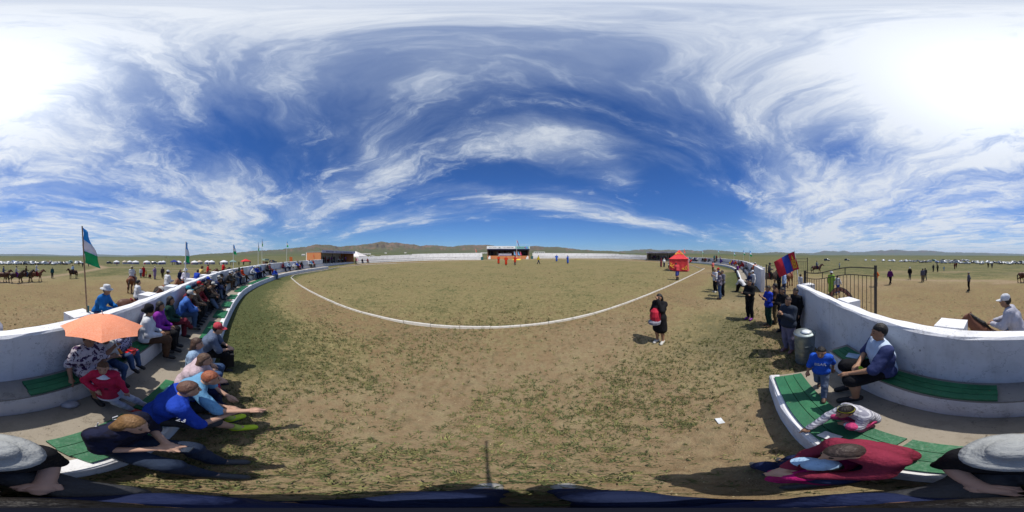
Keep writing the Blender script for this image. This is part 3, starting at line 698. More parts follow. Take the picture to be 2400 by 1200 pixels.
# ================================================================== flags
def cloth_strip(name, base, along, down, w, h, nu, nv, f, mat, parent, th=.006):
    """a hanging piece of cloth: (u,v) in 0..1 -> point by f"""
    V, F = [], []
    for side in (0, 1):
        for i in range(nu + 1):
            for j in range(nv + 1):
                p = f(i / nu, j / nv); V.append((p[0], p[1] + (th if side else 0), p[2]))
    n1 = (nu + 1) * (nv + 1)
    for i in range(nu):
        for j in range(nv):
            a = i * (nv + 1) + j; F.append((a, a + 1, a + nv + 2, a + nv + 1)); F.append((a + n1, a + n1 + nv + 1, a + n1 + nv + 2, a + n1 + 1))
    for i in range(nu):
        for j in (0, nv):
            a = i * (nv + 1) + j; b = a + nv + 1; F.append((a, b, b + n1, a + n1))
    for j in range(nv):
        for i in (0, nu):
            a = i * (nv + 1) + j; b = a + 1; F.append((a, b, b + n1, a + n1))
    return mesh_obj(name, V, F, mat, parent, True)
def bwg_flag(label, loc, h, w, hang, rz, group='blue white and green pennants', pole_r=.012, tilt=0.0, cols=None, slump=.6):
    t = thing('flag', label, 'flag', loc, rz, group)
    topx = tilt * h
    MB().tube([(0, 0, -.4), (topx, 0, h)], [pole_r * 1.2, pole_r], 8).build('pole', M_WOOD if pole_r < .02 else M_POLE, t)
    cols = cols or [(.03, .34, .85), (.80, .82, .85), (.015, .40, .13)]
    n = len(cols)
    for k, c in enumerate(cols):
        def f(u, v, k=k):
            vv = (k + v) / n; drop = vv * hang
            x = topx * (1 - drop / h) + w * u * (.35 + .65 * vv) + .02 * math.sin(9 * vv + 3 * u)
            return (x, .05 * math.sin(7 * u + 5 * vv) * u, h - .02 - drop - u * w * slump)
        cloth_strip('cloth', None, None, None, w, hang, 6, 4, f, plain(c, .8), t)
    return t
p = W_LEFT.pos(W_LEFT.s_at(207, -.33), -.33)[0]
bwg_flag('tall blue white and green flag on a thin pole above the umbrella', (p.x, p.y, gz(p.x, p.y) + 1.70), 1.62, .30, .64, R(149), pole_r=.012, tilt=-.07, slump=.35)
tb = MB().tube([(0, 0, -.01), (0, 0, .16)], .017, 8).build('flag_socket', plain((.03, .12, .13)), None); tb.location = (p.x + .002, p.y, gz(p.x, p.y) + 1.70); tag(tb, 'green pipe socket on the wall top holding the tall flag', 'pipe')
for px, hh_, ww, hg, lab in ((434, 1.75, .20, .85, 'blue white and green pennant on white pole beside the mounted man in white'), (547, 2.1, .32, .8, 'small blue and white flag above the man in striped jacket'),
        (605, 2.6, .16, 1.0, 'small pale flag over the blue shirted row, beyond the red canopy'), (614, 3.1, .16, .9, 'thin pale flag next to the blue shirted row'), (672, 3.2, .30, .9, 'tiny light blue flag above the spectators near the orange board')):
    q = W_LEFT.pos(W_LEFT.s_at(px, -.4), -.4)[0]
    bwg_flag(lab, (q.x, q.y, gz(q.x, q.y) + 1.66), hh_, ww, hg, R(-px_az(px)), pole_r=.02, tilt=.02 if px == 434 else 0, slump=.3)
for px, lab, h_ in ((1646, 'tiny white and blue flag over the right stand, nearest the red tent', 2.2), (1683, 'tiny blue and white flag above the two standing on the right stand', 2.3), (1720, 'faint white pennant over the right stand crowd', 1.8), (1742, 'blue white green pennant over the right stand crowd, left of a pair', 2.0), (1757, 'blue white green pennant over the right stand nearest the gate', 1.8)):
    q = W_RIGHT.pos(W_RIGHT.s_at(px, -.4), -.4)[0]
    bwg_flag(lab, (q.x, q.y, gz(q.x, q.y) + 1.66), h_, .42, .8, R(-px_az(px)), pole_r=.02, slump=.35)
for px, d_, h_, lab, c in ((733, 37, 3.4, 'small red flag left of the orange pavilion wall', (.62, .05, .03)), (1603, 46, 4.2, 'round red flag behind the red tent roof', (.55, .06, .05)), (1115, 60, 3.4, 'narrow red flag behind the left white stand', (.6, .06, .04)), (390, 105, 5.4, 'orange banner flag above the white tents', (.55, .2, .05))):
    q = at_d(px, d_); bwg_flag(lab, q, h_, .9 if px != 1115 else .35, 1.15, 0, 'red and orange flags far off', .03, cols=[c], slump=.25)
# national flag on the wall end
q = W_LEFT.pos(W_LEFT.s_at(1866, -.12), -.12)[0]; zb = gz(q.x, q.y) + H_WALL
nf = thing('flag', 'large red and blue flag with yellow emblem on a leaning white pole at wall end', 'flag', (q.x, q.y, zb), R(-10))
MB().tube([(0, 0, -.25), (-.06, .20, 1.22)], .013, 8).build('pole', M_POLE, nf)
# seen from the arena the cloth flies to the left (toward +Y side)
def nff(a, b):
    def f(u, v):
        s = a + (b - a) * u                          # 0 at hoist, 1 at fly
        hx, hy, hz_ = -.06, .20, 1.20
        dn = v * .62
        y = hy + .020 * math.cos(s * 6) + s * .70 - dn * .30 ; x = hx + .10 * math.sin(s * 5.0 + v) * s
        return (x, y, hz_ - dn * (1 - .10 * s) - s * .34 + .03 * math.sin(4 * s))
    return f
for k, (a, b, mt) in enumerate(((0, .34, M_FRED), (.34, .67, M_FBLUE), (.67, 1, M_FRED))):
    cloth_strip('cloth', 0, 0, 0, 0, 0, 8, 10, nff(a, b), mt, nf)
em = MB(); f0 = nff(0, .34)
def epatch(u0, u1, v0, v1):
    P = [f0(u0, v0), f0(u1, v0), f0(u1, v1), f0(u0, v1)]
    em.raw([(x - .009, y, z) for x, y, z in P], [(0, 1, 2, 3)]); em.raw([(x + .016, y, z) for x, y, z in P], [(0, 1, 2, 3)])
for a in ((.22, .32, .42, .88), (.72, .82, .42, .88), (.36, .68, .42, .46), (.36, .68, .84, .88), (.36, .68, .50, .53), (.36, .68, .77, .80), (.44, .60, .57, .73), (.42, .62, .28, .38), (.45, .59, .22, .28), (.49, .55, .14, .22)): epatch(*a)
em.build('emblem', M_FYEL, nf)
# tall pole flag over the plinth
tf = thing('flag', 'red and blue flag drooping from the tall white pole before the stage', 'flag', (fp.location.x, fp.location.y, fp.location.z + .66), 0)
MB().tube([(0, 0, -.1), (0, 0, 5.1)], .05, 8).build('pole', M_POLE, tf)
def tff(a, b): return lambda u, v: (.02 + (a + (b - a) * v) * .55 + u * .42 - .1 * u * u, .1 * math.sin(5 * u), 5.05 - (a + (b - a) * v) * 1.75 - u * .55)
for a, b, mt in ((0, .42, M_FRED), (.42, .70, M_FBLUE), (.70, 1, M_FRED)): cloth_strip('cloth', 0, 0, 0, 0, 0, 5, 5, tff(a, b), mt, tf)
for px, c, lab in ((1205, (.12, .38, .72), 'light blue flag standing left of the flagpole'), (1214, (.15, .40, .75), 'light blue flag standing right of the flagpole'), (1209, (.50, .04, .06), 'dark red flag between the two light blue flags'), (1219, (.50, .03, .12), 'crimson flag at the end of the stage table')):
    q = at_d(px, 48.6 if px != 1209 else 48.9); bwg_flag(lab, q, 2.45, .55, .95, 0, 'flags round the stage flagpole', .025, cols=[c], slump=.5)

# ================================================================== red pop-up tent in the ring
q = at_px(1592, 634); ang = R(-(59 + 4)); hw = 1.42
rt = thing('pop_up_tent', 'red pop-up tent with yellow scroll ornaments inside the ring', 'tent', q, ang)
M_TRED = noisy('red_tent_cloth', (.58, .050, .055), (.50, .034, .040), 3, .7, .2); M_TYEL = plain((.80, .50, .06))
for x in (-hw, hw):
    for y in (-hw, hw): MB().tube([(x, y, 0), (x, y, 1.95)], .022, 6).build('leg', M_POLE, rt)
prf = [(1.52, 1.90), (1.2, 2.08), (.8, 2.42), (.4, 2.92), (0, 3.32)]
V, F = [], []; nseg = 8
for r, z in prf[:-1]:
    for k in range(4 * nseg):
        s_, f_ = divmod(k, nseg); f_ = f_ / nseg * 2 - 1; sag = (1 - f_ * f_) * .03 * r
        P = [(f_, -1), (1, f_), (-f_, 1), (-1, -f_)][s_]; V.append((P[0] * r * (1 if abs(P[0]) == 1 else 1), P[1] * r, z - sag))
n4 = 4 * nseg
for i in range(len(prf) - 2):
    for k in range(n4): a = i * n4 + k; b = i * n4 + (k + 1) % n4; F.append((a, b, b + n4, a + n4))
V.append((0, 0, 3.32)); ap = len(V) - 1; l0 = (len(prf) - 2) * n4
for k in range(n4): F.append((l0 + k, l0 + (k + 1) % n4, ap))
roof = mesh_obj('roof', V, F, M_TRED, rt, False)
def wall_cloth(side, x0, x1, z0f, nme='side_cloth'):
    V, F = [], []; n = 18
    for i in range(n + 1):
        u = i / n; x = x0 + (x1 - x0) * u
        for j in range(7):
            v_ = j / 6; z = 1.92 + (z0f(u) - 1.92) * v_; bw = .05 * math.sin(u * 21) * v_ + .09 * math.sin(u * math.pi) * v_ * v_
            P = {'n': (x, -hw - .03 - bw), 'w': (-hw - .03 - bw, x), 'e': (hw + .03 + bw, x)}[side]; V.append((P[0], P[1], z))
    for i in range(n):
        for j in range(6): a = i * 7 + j; F.append((a, a + 1, a + 8, a + 7))
    return mesh_obj(nme, V, F, M_TRED, rt, True)
wc = wall_cloth('n', -hw, hw, lambda u: .28 - .26 * min(1, u * 2.2)); wall_cloth('e', -hw, hw, lambda u: .03); wall_cloth('w', -hw, hw, lambda u: 1.55)
orn = MB()
def scroll(cx, cz, s, fl, y, w_=.09):
    P = [(0, 0), (.3, .06), (.55, .0), (.75, .12), (.62, .26), (.48, .20), (.55, .12)]
    for A_, B_ in zip(P[:-1], P[1:]):
        orn.tube([(cx + fl * A_[0] * s, y, cz + A_[1] * s), (cx + fl * B_[0] * s, y, cz + B_[1] * s)], w_ * .5 * s, 5)
    for A_, B_ in (((0, 0), (-.06, .35)), ((-.06, .35), (.02, .7)), ((.1, .1), (.28, .42)), ((.28, .42), (.12, .5))): orn.tube([(cx + fl * A_[0] * s, y, cz + A_[1] * s), (cx + fl * B_[0] * s, y, cz + B_[1] * s)], w_ * .5 * s, 5)
scroll(1.22, .28, .9, -1, -hw - .16); scroll(-1.2, .85, .75, 1, -hw - .13)
for i in range(9):
    u = i / 8; orn.tube([(-1.28 + u * 1.0, -hw - .15, .95 - .62 * u ** .7), (-1.28 + (u + .1) * 1.0, -hw - .15, .95 - .62 * (u + .1) ** .7)], .055, 5)
tag(orn.build('scroll_ornament', M_TYEL, rt), kind='stuff')
o2 = MB()
for s in (-1, 1):
    o2.tube([(s * .62, -.72, 2.60), (s * .33, -.50, 2.80), (s * .12, -.40, 2.95)], .05, 5); o2.tube([(s * .25, -.58, 2.70), (s * .1, -.55, 2.74), (0, -.6, 2.66)], .045, 5); o2.tube([(s * .62, -.74, 2.58), (s * .42, -.70, 2.60), (s * .38, -.62, 2.67)], .04, 5)
tag(o2.build('scroll_ornament', M_TYEL, rt), kind='stuff')

# ================================================================== white tents of the fair
M_TENT = noisy('white_tent_canvas', (.66, .66, .67), (.56, .56, .58), 2, .8); M_TENTB = plain((.55, .47, .36)); M_TBAND = plain((.16, .15, .32)); M_TENTW = noisy('tent_side_cloth', (.30, .28, .33), (.22, .2, .25), 1.5)
def ger_tent(label, px, d_, rad_, wall, roof_h, roofm, wallm, rz=0.3, band=M_TBAND, door=True):
    q = at_d(px, d_); t = thing('festival_tent', label, 'tent', q, rz, 'white tents of the fair')
    n = 12; V, F = [], []
    prof = [(rad_ * 1.06, wall - .05), (rad_ * .75, wall + roof_h * .42), (rad_ * .32, wall + roof_h * .82), (rad_ * .08, wall + roof_h)]
    MB().lathe(prof, n).build('roof', roofm, t)
    MB().lathe([(rad_, 0), (rad_, wall)], n, cap=False).build('wall', wallm, t)
    MB().lathe([(rad_ * 1.07, wall - .32), (rad_ * 1.07, wall - .02)], n, cap=False).build('valance', roofm, t)
    if door: MB().box(0, -rad_ * 1.0, wall * .45, rad_ * .5, .12, wall * .9).build('door_cloth', band, t)
    for k in range(0, n, 3):
        a = 2 * math.pi * (k + .5) / n; MB().tube([(rad_ * 1.02 * math.cos(a), rad_ * 1.02 * math.sin(a), 0), (rad_ * 1.02 * math.cos(a), rad_ * 1.02 * math.sin(a), wall)], .05, 5).build('pole', M_POLE, t)
    return t
TENTS = [(273, 118, 2.3, 'white tent with purple door, leftmost of the fair row'), (292, 116, 1.7, 'tan roofed tent between the first two white tents'), (304, 126, 2.0, 'white tent tucked behind the tan roofed tent'), (318, 115, 2.5, 'white tent with red and purple side, third white roof of the row'), (344, 115, 2.5, 'white tent standing alone before the parked truck'), (376, 112, 1.7, 'small white canopy beside the parked truck'),
         (383, 118, 1.8, 'white pointed tent just left of the blue awning'), (418, 110, 2.3, 'white tent right of the blue awning'), (438, 116, 2.2, 'white tent half hidden by the pennant pole'), (456, 106, 2.3, 'white tent right of the pennant pole with blue side'), (468, 116, 2.1, 'beige tent behind the rider in yellow'), (486, 110, 1.9, 'white tent behind the rider in red, left of two'), (496, 108, 2.2, 'white tent behind the rider in red, right of two'), (525, 100, 2.5, 'big white tent with striped purple side above the man in red shirt')]
for i, (px, d_, r_, lab) in enumerate(TENTS):
    ger_tent(lab, px, d_, r_, 1.55, 1.05 if i != 5 else .8, M_TENTB if i in (1, 10) else M_TENT, [M_TENTW, plain((.42, .40, .46)), plain((.20, .19, .36))][i % 3], i * .4, [M_TBAND, plain((.45, .06, .12)), plain((.05, .07, .16))][i % 3])
def canopy(label, px, d_, hw_, h_, col, cat='canopy', grp=None):
    q = at_d(px, d_); t = thing('sun_canopy', label, cat, q, .4, grp)
    for x in (-hw_, hw_):
        for y in (-hw_, hw_): MB().tube([(x, y, 0), (x, y, h_)], .035, 5).build('leg', M_POLE, t)
    V = [(-hw_ * 1.08, -hw_ * 1.08, h_), (hw_ * 1.08, -hw_ * 1.08, h_), (hw_ * 1.08, hw_ * 1.08, h_), (-hw_ * 1.08, hw_ * 1.08, h_), (0, 0, h_ + hw_ * .62)]
    mesh_obj('roof', V, [(0, 1, 4), (1, 2, 4), (2, 3, 4), (3, 0, 4)], plain(col), t)
    V = [(x * hw_ * 1.08, y * hw_ * 1.08, z) for z in (h_ - .3, h_) for x, y in ((-1, -1), (1, -1), (1, 1), (-1, 1))]
    mesh_obj('valance', V, [(i, (i + 1) % 4, (i + 1) % 4 + 4, i + 4) for i in range(4)], plain(col), t)
canopy('bright red open canopy standing on the grass beyond the wall', 576, 70, 1.55, 1.75, (.60, .03, .04)); canopy('dark blue awning among the white tents', 408, 106, 2.2, 1.9, (.02, .03, .20))
canopy('pale grey green canopy beside the blue and white flag', 546, 95, 1.7, 1.6, (.20, .30, .28)); canopy('white pointed tent right of the orange pavilion', 834, 60, 3.0, 2.0, (.66, .62, .60))
q = at_d(682, 52); bo = thing('standing_banner', 'upright orange board above the spectators near the brick pavilion', 'board', q, R(75)); MB().box(0, 0, 1.75, .9, .06, 1.7).build('panel', plain((.62, .14, .03)), bo)
for x in (-.35, .35): MB().box(x, .05, .9, .05, .05, 1.8).build('post', M_WOOD, bo)
q = at_d(622, 52); kb = thing('kiosk', 'small brown kiosk with pale green roof beyond the bent wall', 'kiosk', q, .5); MB().box(0, 0, .7, 1.5, 1.2, 1.4).build('counter', plain((.13, .07, .04)), kb); MB().box(0, -.02, 2.0, 1.9, 1.5, .5).build('sign_roof', plain((.25, .34, .30)), kb)
for x in (-.7, .7): MB().box(x, -.5, 1.55, .06, .06, .5).build('post', M_WOOD, kb)
# settlement far behind
M_FH = plain((.55, .54, .52))
for px, d_, w_, dp, h_, lab in ((711, 420, 9, 6, 3.0, 'pale low house far behind, left of the brick pavilion'), (722, 430, 10, 6, 1.6, 'long low white shed behind the red flag'), (731, 440, 11, 6, 2.2, 'second long low shed behind the red flag'), (858, 520, 30, 8, 2.5, 'row of tiny white houses beyond the white stand'), (1136, 700, 34, 9, 2.6, 'long pale shed on the plain left of the stage'), (904, 640, 8, 7, 3, 'lone white house on the far slope'), (950, 700, 9, 7, 3, 'tiny white house at the foot of the hills'), (1264, 120, 15, 3, 2.0, 'long white bus with dark windows behind the right white stand')):
    q = at_d(px, d_); t = thing('far_house' if px != 1264 else 'bus', lab, 'house' if px != 1264 else 'bus', q, R(-px_az(px)))
    if px != 1264:
        MB().box(0, 0, h_ / 2, w_, dp, h_).build('wall', M_FH, t)
        MB().raw([(-w_ / 2 - .3, -dp / 2 - .3, h_), (w_ / 2 + .3, -dp / 2 - .3, h_), (w_ / 2 + .3, dp / 2 + .3, h_), (-w_ / 2 - .3, dp / 2 + .3, h_), (-w_ / 2, 0, h_ + 1.6), (w_ / 2, 0, h_ + 1.6)], [(0, 1, 5, 4), (2, 3, 4, 5), (1, 2, 5), (3, 0, 4)]).build('roof', plain((.45, .43, .42)), t)
        for k in range(3): MB().box((k - 1) * w_ * .28, -dp / 2 - .02, h_ * .5, w_ * .1, .05, h_ * .4).build('window', plain((.04, .05, .06), .3), t)
    else:
        MB().box(0, 0, 1.75, 8.0, 2.4, 2.5).build('body', plain((.60, .62, .60), .4), t)
        for k in range(5): MB().box(-2.9 + k * 1.45, -1.205, 2.2, 1.1, .03, .8).build('window', plain((.03, .04, .05), .2), t)
        for x in (-2.6, 2.5): MB().box(x, -1.15, .45, .85, .25, .85).build('wheel', plain((.02, .02, .02)), t)
p = at_d(796, 75); po = thing('utility_pole', 'bare wooden pole rising behind the orange pavilion roof', 'pole', p); MB().tube([(0, 0, 0), (0, 0, 4.3)], [.10, .07], 8).build('shaft', M_WOOD, po); MB().box(0, 0, 4.0, .7, .06, .08).build('cross_arm', M_WOOD, po)
for px, hh_ in ((1130, 0), (1247, 1)):
    q = at_d(px, 46.8 if px == 1130 else 52.5); o = MB().box(0, 0, .42, .62, .5, .84).box(0, 0, .87, .66, .54, .06).build('litter_bin', plain((.02, .10, .11)), None); o.location = q
    tag(o, ['dark teal bin at the stage end of the left white stand', 'dark teal bin at the stage end of the right white stand'][hh_], 'bin')

# ================================================================== figures: smooth implicit surfaces turned into meshes
def _cap(P, a, b, ra, rb):
    a = np.asarray(a, np.float32); b = np.asarray(b, np.float32); ab = b - a; L = float(ab @ ab) + 1e-9
    t = np.clip(((P - a) @ ab) / L, 0, 1); q = P - a - t[..., None] * ab
    return np.sqrt((q * q).sum(-1)) - (ra + (rb - ra) * t)
def _ell(P, c, r):
    q = (P - np.asarray(c, np.float32)) / np.asarray(r, np.float32); k0 = np.sqrt((q * q).sum(-1)); q2 = q / np.asarray(r, np.float32)
    return k0 * (k0 - 1) / (np.sqrt((q2 * q2).sum(-1)) + 1e-6)
def fold(G, amp, seed):
    rr = np.random.default_rng(seed); o = 0
    for f_ in (9., 15., 24., 38.):
        d1 = rr.normal(size=3); d1[2] *= .55; d1 /= np.linalg.norm(d1); d2 = rr.normal(size=3)
        o = o + np.sin(G @ (d1 * f_ * 2.2).astype(np.float32) + 1.6 * np.sin(G @ (d2 * f_ * .7).astype(np.float32)) + rr.uniform(0, 6)) * (9. / f_) ** .8
    return (amp * o / 2.2).astype(np.float32)
def sdf_arrays(prims, h, k=.03, cut=None, fl=None):
    lo = np.full(3, 9e9); hi = -lo
    for p in prims:
        if isinstance(p[0], str): lo = np.minimum(lo, np.array(p[1]) - p[2]); hi = np.maximum(hi, np.array(p[1]) + p[2])
        else:
            m_ = max(p[2], p[3]); lo = np.minimum(lo, np.minimum(p[0], p[1]) - m_); hi = np.maximum(hi, np.maximum(p[0], p[1]) + m_)
    lo -= 2.2 * h + k * .3; hi += 2.2 * h + k * .3; n = np.ceil((hi - lo) / h).astype(int) + 1
    ax = [lo[i] + h * np.arange(n[i]) for i in range(3)]
    D_ = np.full(tuple(n), 1.0, np.float32)
    for p in prims:
        if isinstance(p[0], str): a = np.array(p[1]) - p[2]; b = np.array(p[1]) + p[2]
        else:
            m_ = max(p[2], p[3]); a = np.minimum(p[0], p[1]) - m_; b = np.maximum(p[0], p[1]) + m_
        i0 = np.maximum(((a - lo) / h - k * 1.5 / h - 2).astype(int), 0); i1 = np.minimum(((b - lo) / h + k * 1.5 / h + 3).astype(int), n)
        sl = tuple(slice(i0[i], i1[i]) for i in range(3))
        G = np.stack(np.meshgrid(*[ax[i][sl[i]] for i in range(3)], indexing='ij'), -1).astype(np.float32)
        d = _ell(G, p[1], p[2]) if isinstance(p[0], str) else _cap(G, *p)
        o = D_[sl]; hh = np.clip(.5 + .5 * (d - o) / k, 0, 1); D_[sl] = d + (o - d) * (1 - hh) * 1.0 if False else (d * (1 - hh) + o * hh - k * hh * (1 - hh))
    if fl is not None: D_ = D_ - fold(np.stack(np.meshgrid(*ax, indexing='ij'), -1).astype(np.float32), *fl)
    if cut is not None:
        G = np.stack(np.meshgrid(*ax, indexing='ij'), -1).astype(np.float32); D_ = np.maximum(D_, cut(G))
    return surface_nets(D_, lo, h)
def surface_nets(D_, lo, h):
    S = D_ < 0; n = np.array(D_.shape)
    c = [S[i:n[0] - 1 + i, j:n[1] - 1 + j, k:n[2] - 1 + k] for i in (0, 1) for j in (0, 1) for k in (0, 1)]
    cnt = sum(x.astype(np.int8) for x in c); act = (cnt > 0) & (cnt < 8)
    I = np.argwhere(act)
    if len(I) == 0: return np.zeros((0, 3)), np.zeros((0, 4), int)
    idx = -np.ones(act.shape, np.int64); idx[act] = np.arange(len(I))
    off = np.array([(i, j, k) for i in (0, 1) for j in (0, 1) for k in (0, 1)])
    vals = np.stack([D_[I[:, 0] + o[0], I[:, 1] + o[1], I[:, 2] + o[2]] for o in off], 1)
    acc = np.zeros((len(I), 3)); num = np.zeros(len(I))
    for a in range(8):
        for b in range(a + 1, 8):
            if np.abs(off[a] - off[b]).sum() != 1: continue
            va, vb = vals[:, a], vals[:, b]; m_ = (va < 0) != (vb < 0); t = np.where(m_, va / (va - vb + 1e-12), 0)
            acc += np.where(m_[:, None], off[a] + t[:, None] * (off[b] - off[a]), 0); num += m_
    V = lo + h * (I + acc / num[:, None])
    Fs = []
    for ax_ in range(3):
        u_, v_ = [(1, 2), (2, 0), (0, 1)][ax_]
        sl0 = [slice(None)] * 3; sl1 = [slice(None)] * 3; sl0[ax_] = slice(0, n[ax_] - 1); sl1[ax_] = slice(1, n[ax_])
        s0, s1 = S[tuple(sl0)], S[tuple(sl1)]; E = np.argwhere(s0 != s1)
        E = E[(E[:, u_] > 0) & (E[:, v_] > 0) & (E[:, u_] < n[u_] - 1) & (E[:, v_] < n[v_] - 1)]
        if len(E) == 0: continue
        fl = s0[tuple(E.T)]
        def cell(du, dv):
            q = E.copy(); q[:, u_] -= du; q[:, v_] -= dv; return idx[tuple(q.T)]
        Q = np.stack([cell(1, 1), cell(0, 1), cell(0, 0), cell(1, 0)], 1); Q[~fl] = Q[~fl][:, ::-1]; Fs.append(Q)
    F = np.concatenate(Fs); F = F[(F >= 0).all(1)]
    return V, F
def sdf_mesh(name, prims, h, k=.03, cut=None, extra=None, fl=None):
    V, F = sdf_arrays(prims, h, k, cut, fl)
    for (p2, h2, k2) in (extra or []):
        V2, F2 = sdf_arrays(p2, h2, k2); F = np.concatenate([F, F2 + len(V)]); V = np.concatenate([V, V2])
    return np_mesh(name, V, F)

# ------------------------------------------------------------------ materials that take the object's own colour
def obj_mat(name, rough, spec, bump, bs, var=.30):
    m_, nb, b = material(name, (.5, .5, .5), rough, spec)
    oi = nb.new('ShaderNodeObjectInfo'); t = nb.new('ShaderNodeTexCoord').outputs['Object']
    tx, ty, tz = nb.sep(t)
    f = nb.noise(nb.comb(nb.mul(tx, 1.4), nb.mul(ty, 1.4), nb.mul(tz, .55)), bs, 4, .55); f2 = nb.noise(t, 60, 2, .5)
    c = nb.mixc(nb.ss(f, .3, .7, 0, var), oi.outputs['Color'], nb.mixc(1.0, oi.outputs['Color'], (.45, .45, .48, 1), 'MULTIPLY'))
    nb.l.new(c, b.inputs['Base Color'])
    if bump:
        bn = nb.new('ShaderNodeBump'); bn.inputs['Strength'].default_value = bump; bn.inputs['Distance'].default_value = .04
        nb.l.new(nb.add(f, nb.mul(f2, .06)), bn.inputs['Height']); nb.l.new(bn.outputs[0], b.inputs['Normal'])
    return m_
M_CLOTH = obj_mat('cloth', .85, .12, .75, 9.0); M_SKIN = obj_mat('skin', .6, .3, .08, 20, .12); M_HAIR = obj_mat('hair', .5, .3, .5, 30, .4)
M_SHOE = obj_mat('shoe', .55, .35, .1, 20, .2); M_COAT = obj_mat('horse_coat', .55, .25, .12, 4, .35)
def pattern(name, kind, c0, c1, scale, c2=None):
    m_, nb, b = material(name, c0, .85, .12); t = nb.new('ShaderNodeTexCoord').outputs['Object']
    if kind == 'stripe':
        z = nb.sep(t)[2]; f = nb.ss(nb.m('SINE', nb.mul(z, scale)), -.1, .1)
    elif kind == 'floral':
        f = nb.ss(nb.noise(t, scale, 3, .6, .6), .50, .56)
    elif kind == 'raglan':
        x = nb.m('ABSOLUTE', nb.sep(t)[0]); f = nb.ss(x, scale, scale + .012)
    elif kind == 'dots':
        v_ = nb.new('ShaderNodeTexVoronoi'); v_.inputs['Scale'].default_value = scale; nb.l.new(t, v_.inputs['Vector']); f = nb.ss(v_.outputs['Distance'], .25, .35)
    elif kind == 'plaid':
        x, y, z = nb.sep(t); f = nb.m('MAXIMUM', nb.ss(nb.m('SINE', nb.mul(x, scale)), .55, .7), nb.ss(nb.m('SINE', nb.mul(z, scale)), .55, .7))
    elif kind == 'patch':
        f = nb.ss(nb.noise(t, scale, 2, .5), .47, .52)
    c = nb.mixc(f, (*c0, 1), (*c1, 1))
    if c2: c = nb.mixc(nb.ss(nb.noise(t, scale * .8, 2, .5, out=0), .58, .62), c, (*c2, 1))
    nb.l.new(c, b.inputs['Base Color'])
    bn = nb.new('ShaderNodeBump'); bn.inputs['Strength'].default_value = .6; bn.inputs['Distance'].default_value = .04
    nb.l.new(nb.noise(t, 9, 4), bn.inputs['Height']); nb.l.new(bn.outputs[0], b.inputs['Normal'])
    return m_

# ------------------------------------------------------------------ poses; facing +Y, right hand on +X
def sym(d):
    o = {}
    for k, v_ in d.items():
        if k in ('sh', 'el', 'wr', 'hi', 'kn', 'an', 'to'): o[k + 'l'] = (-v_[0], v_[1], v_[2]); o[k + 'r'] = v_
        else: o[k] = v_
    return o
STAND = sym(dict(pel=(0, 0, .93), che=(0, 0, 1.22), nec=(0, -.01, 1.43), hed=(0, .02, 1.575), sh=(.175, -.01, 1.375), el=(.225, -.03, 1.11), wr=(.235, .05, .87), hi=(.085, 0, .90), kn=(.095, .02, .49), an=(.095, -.03, .085), to=(.115, .12, .035)))
SIT = sym(dict(pel=(0, .02, .11), che=(0, .05, .38), nec=(0, .06, .58), hed=(0, .09, .725), sh=(.175, .05, .53), el=(.225, .09, .27), wr=(.10, .31, .20), hi=(.085, .06, .095), kn=(.13, .45, .10), an=(.11, .43, -.34), to=(.125, .57, -.405)))
RIDE = sym(dict(pel=(0, 0, .12), che=(0, .03, .39), nec=(0, .05, .60), hed=(0, .08, .745), sh=(.175, .03, .54), el=(.23, .10, .29), wr=(.08, .34, .27), hi=(.10, .02, .10), kn=(.33, .24, -.12), an=(.31, .10, -.52), to=(.33, .24, -.56)))
def pose(base, **k): d = dict(base); d.update(sym(k)); return d
def over(base, **k): d = dict(base); d.update(k); return d
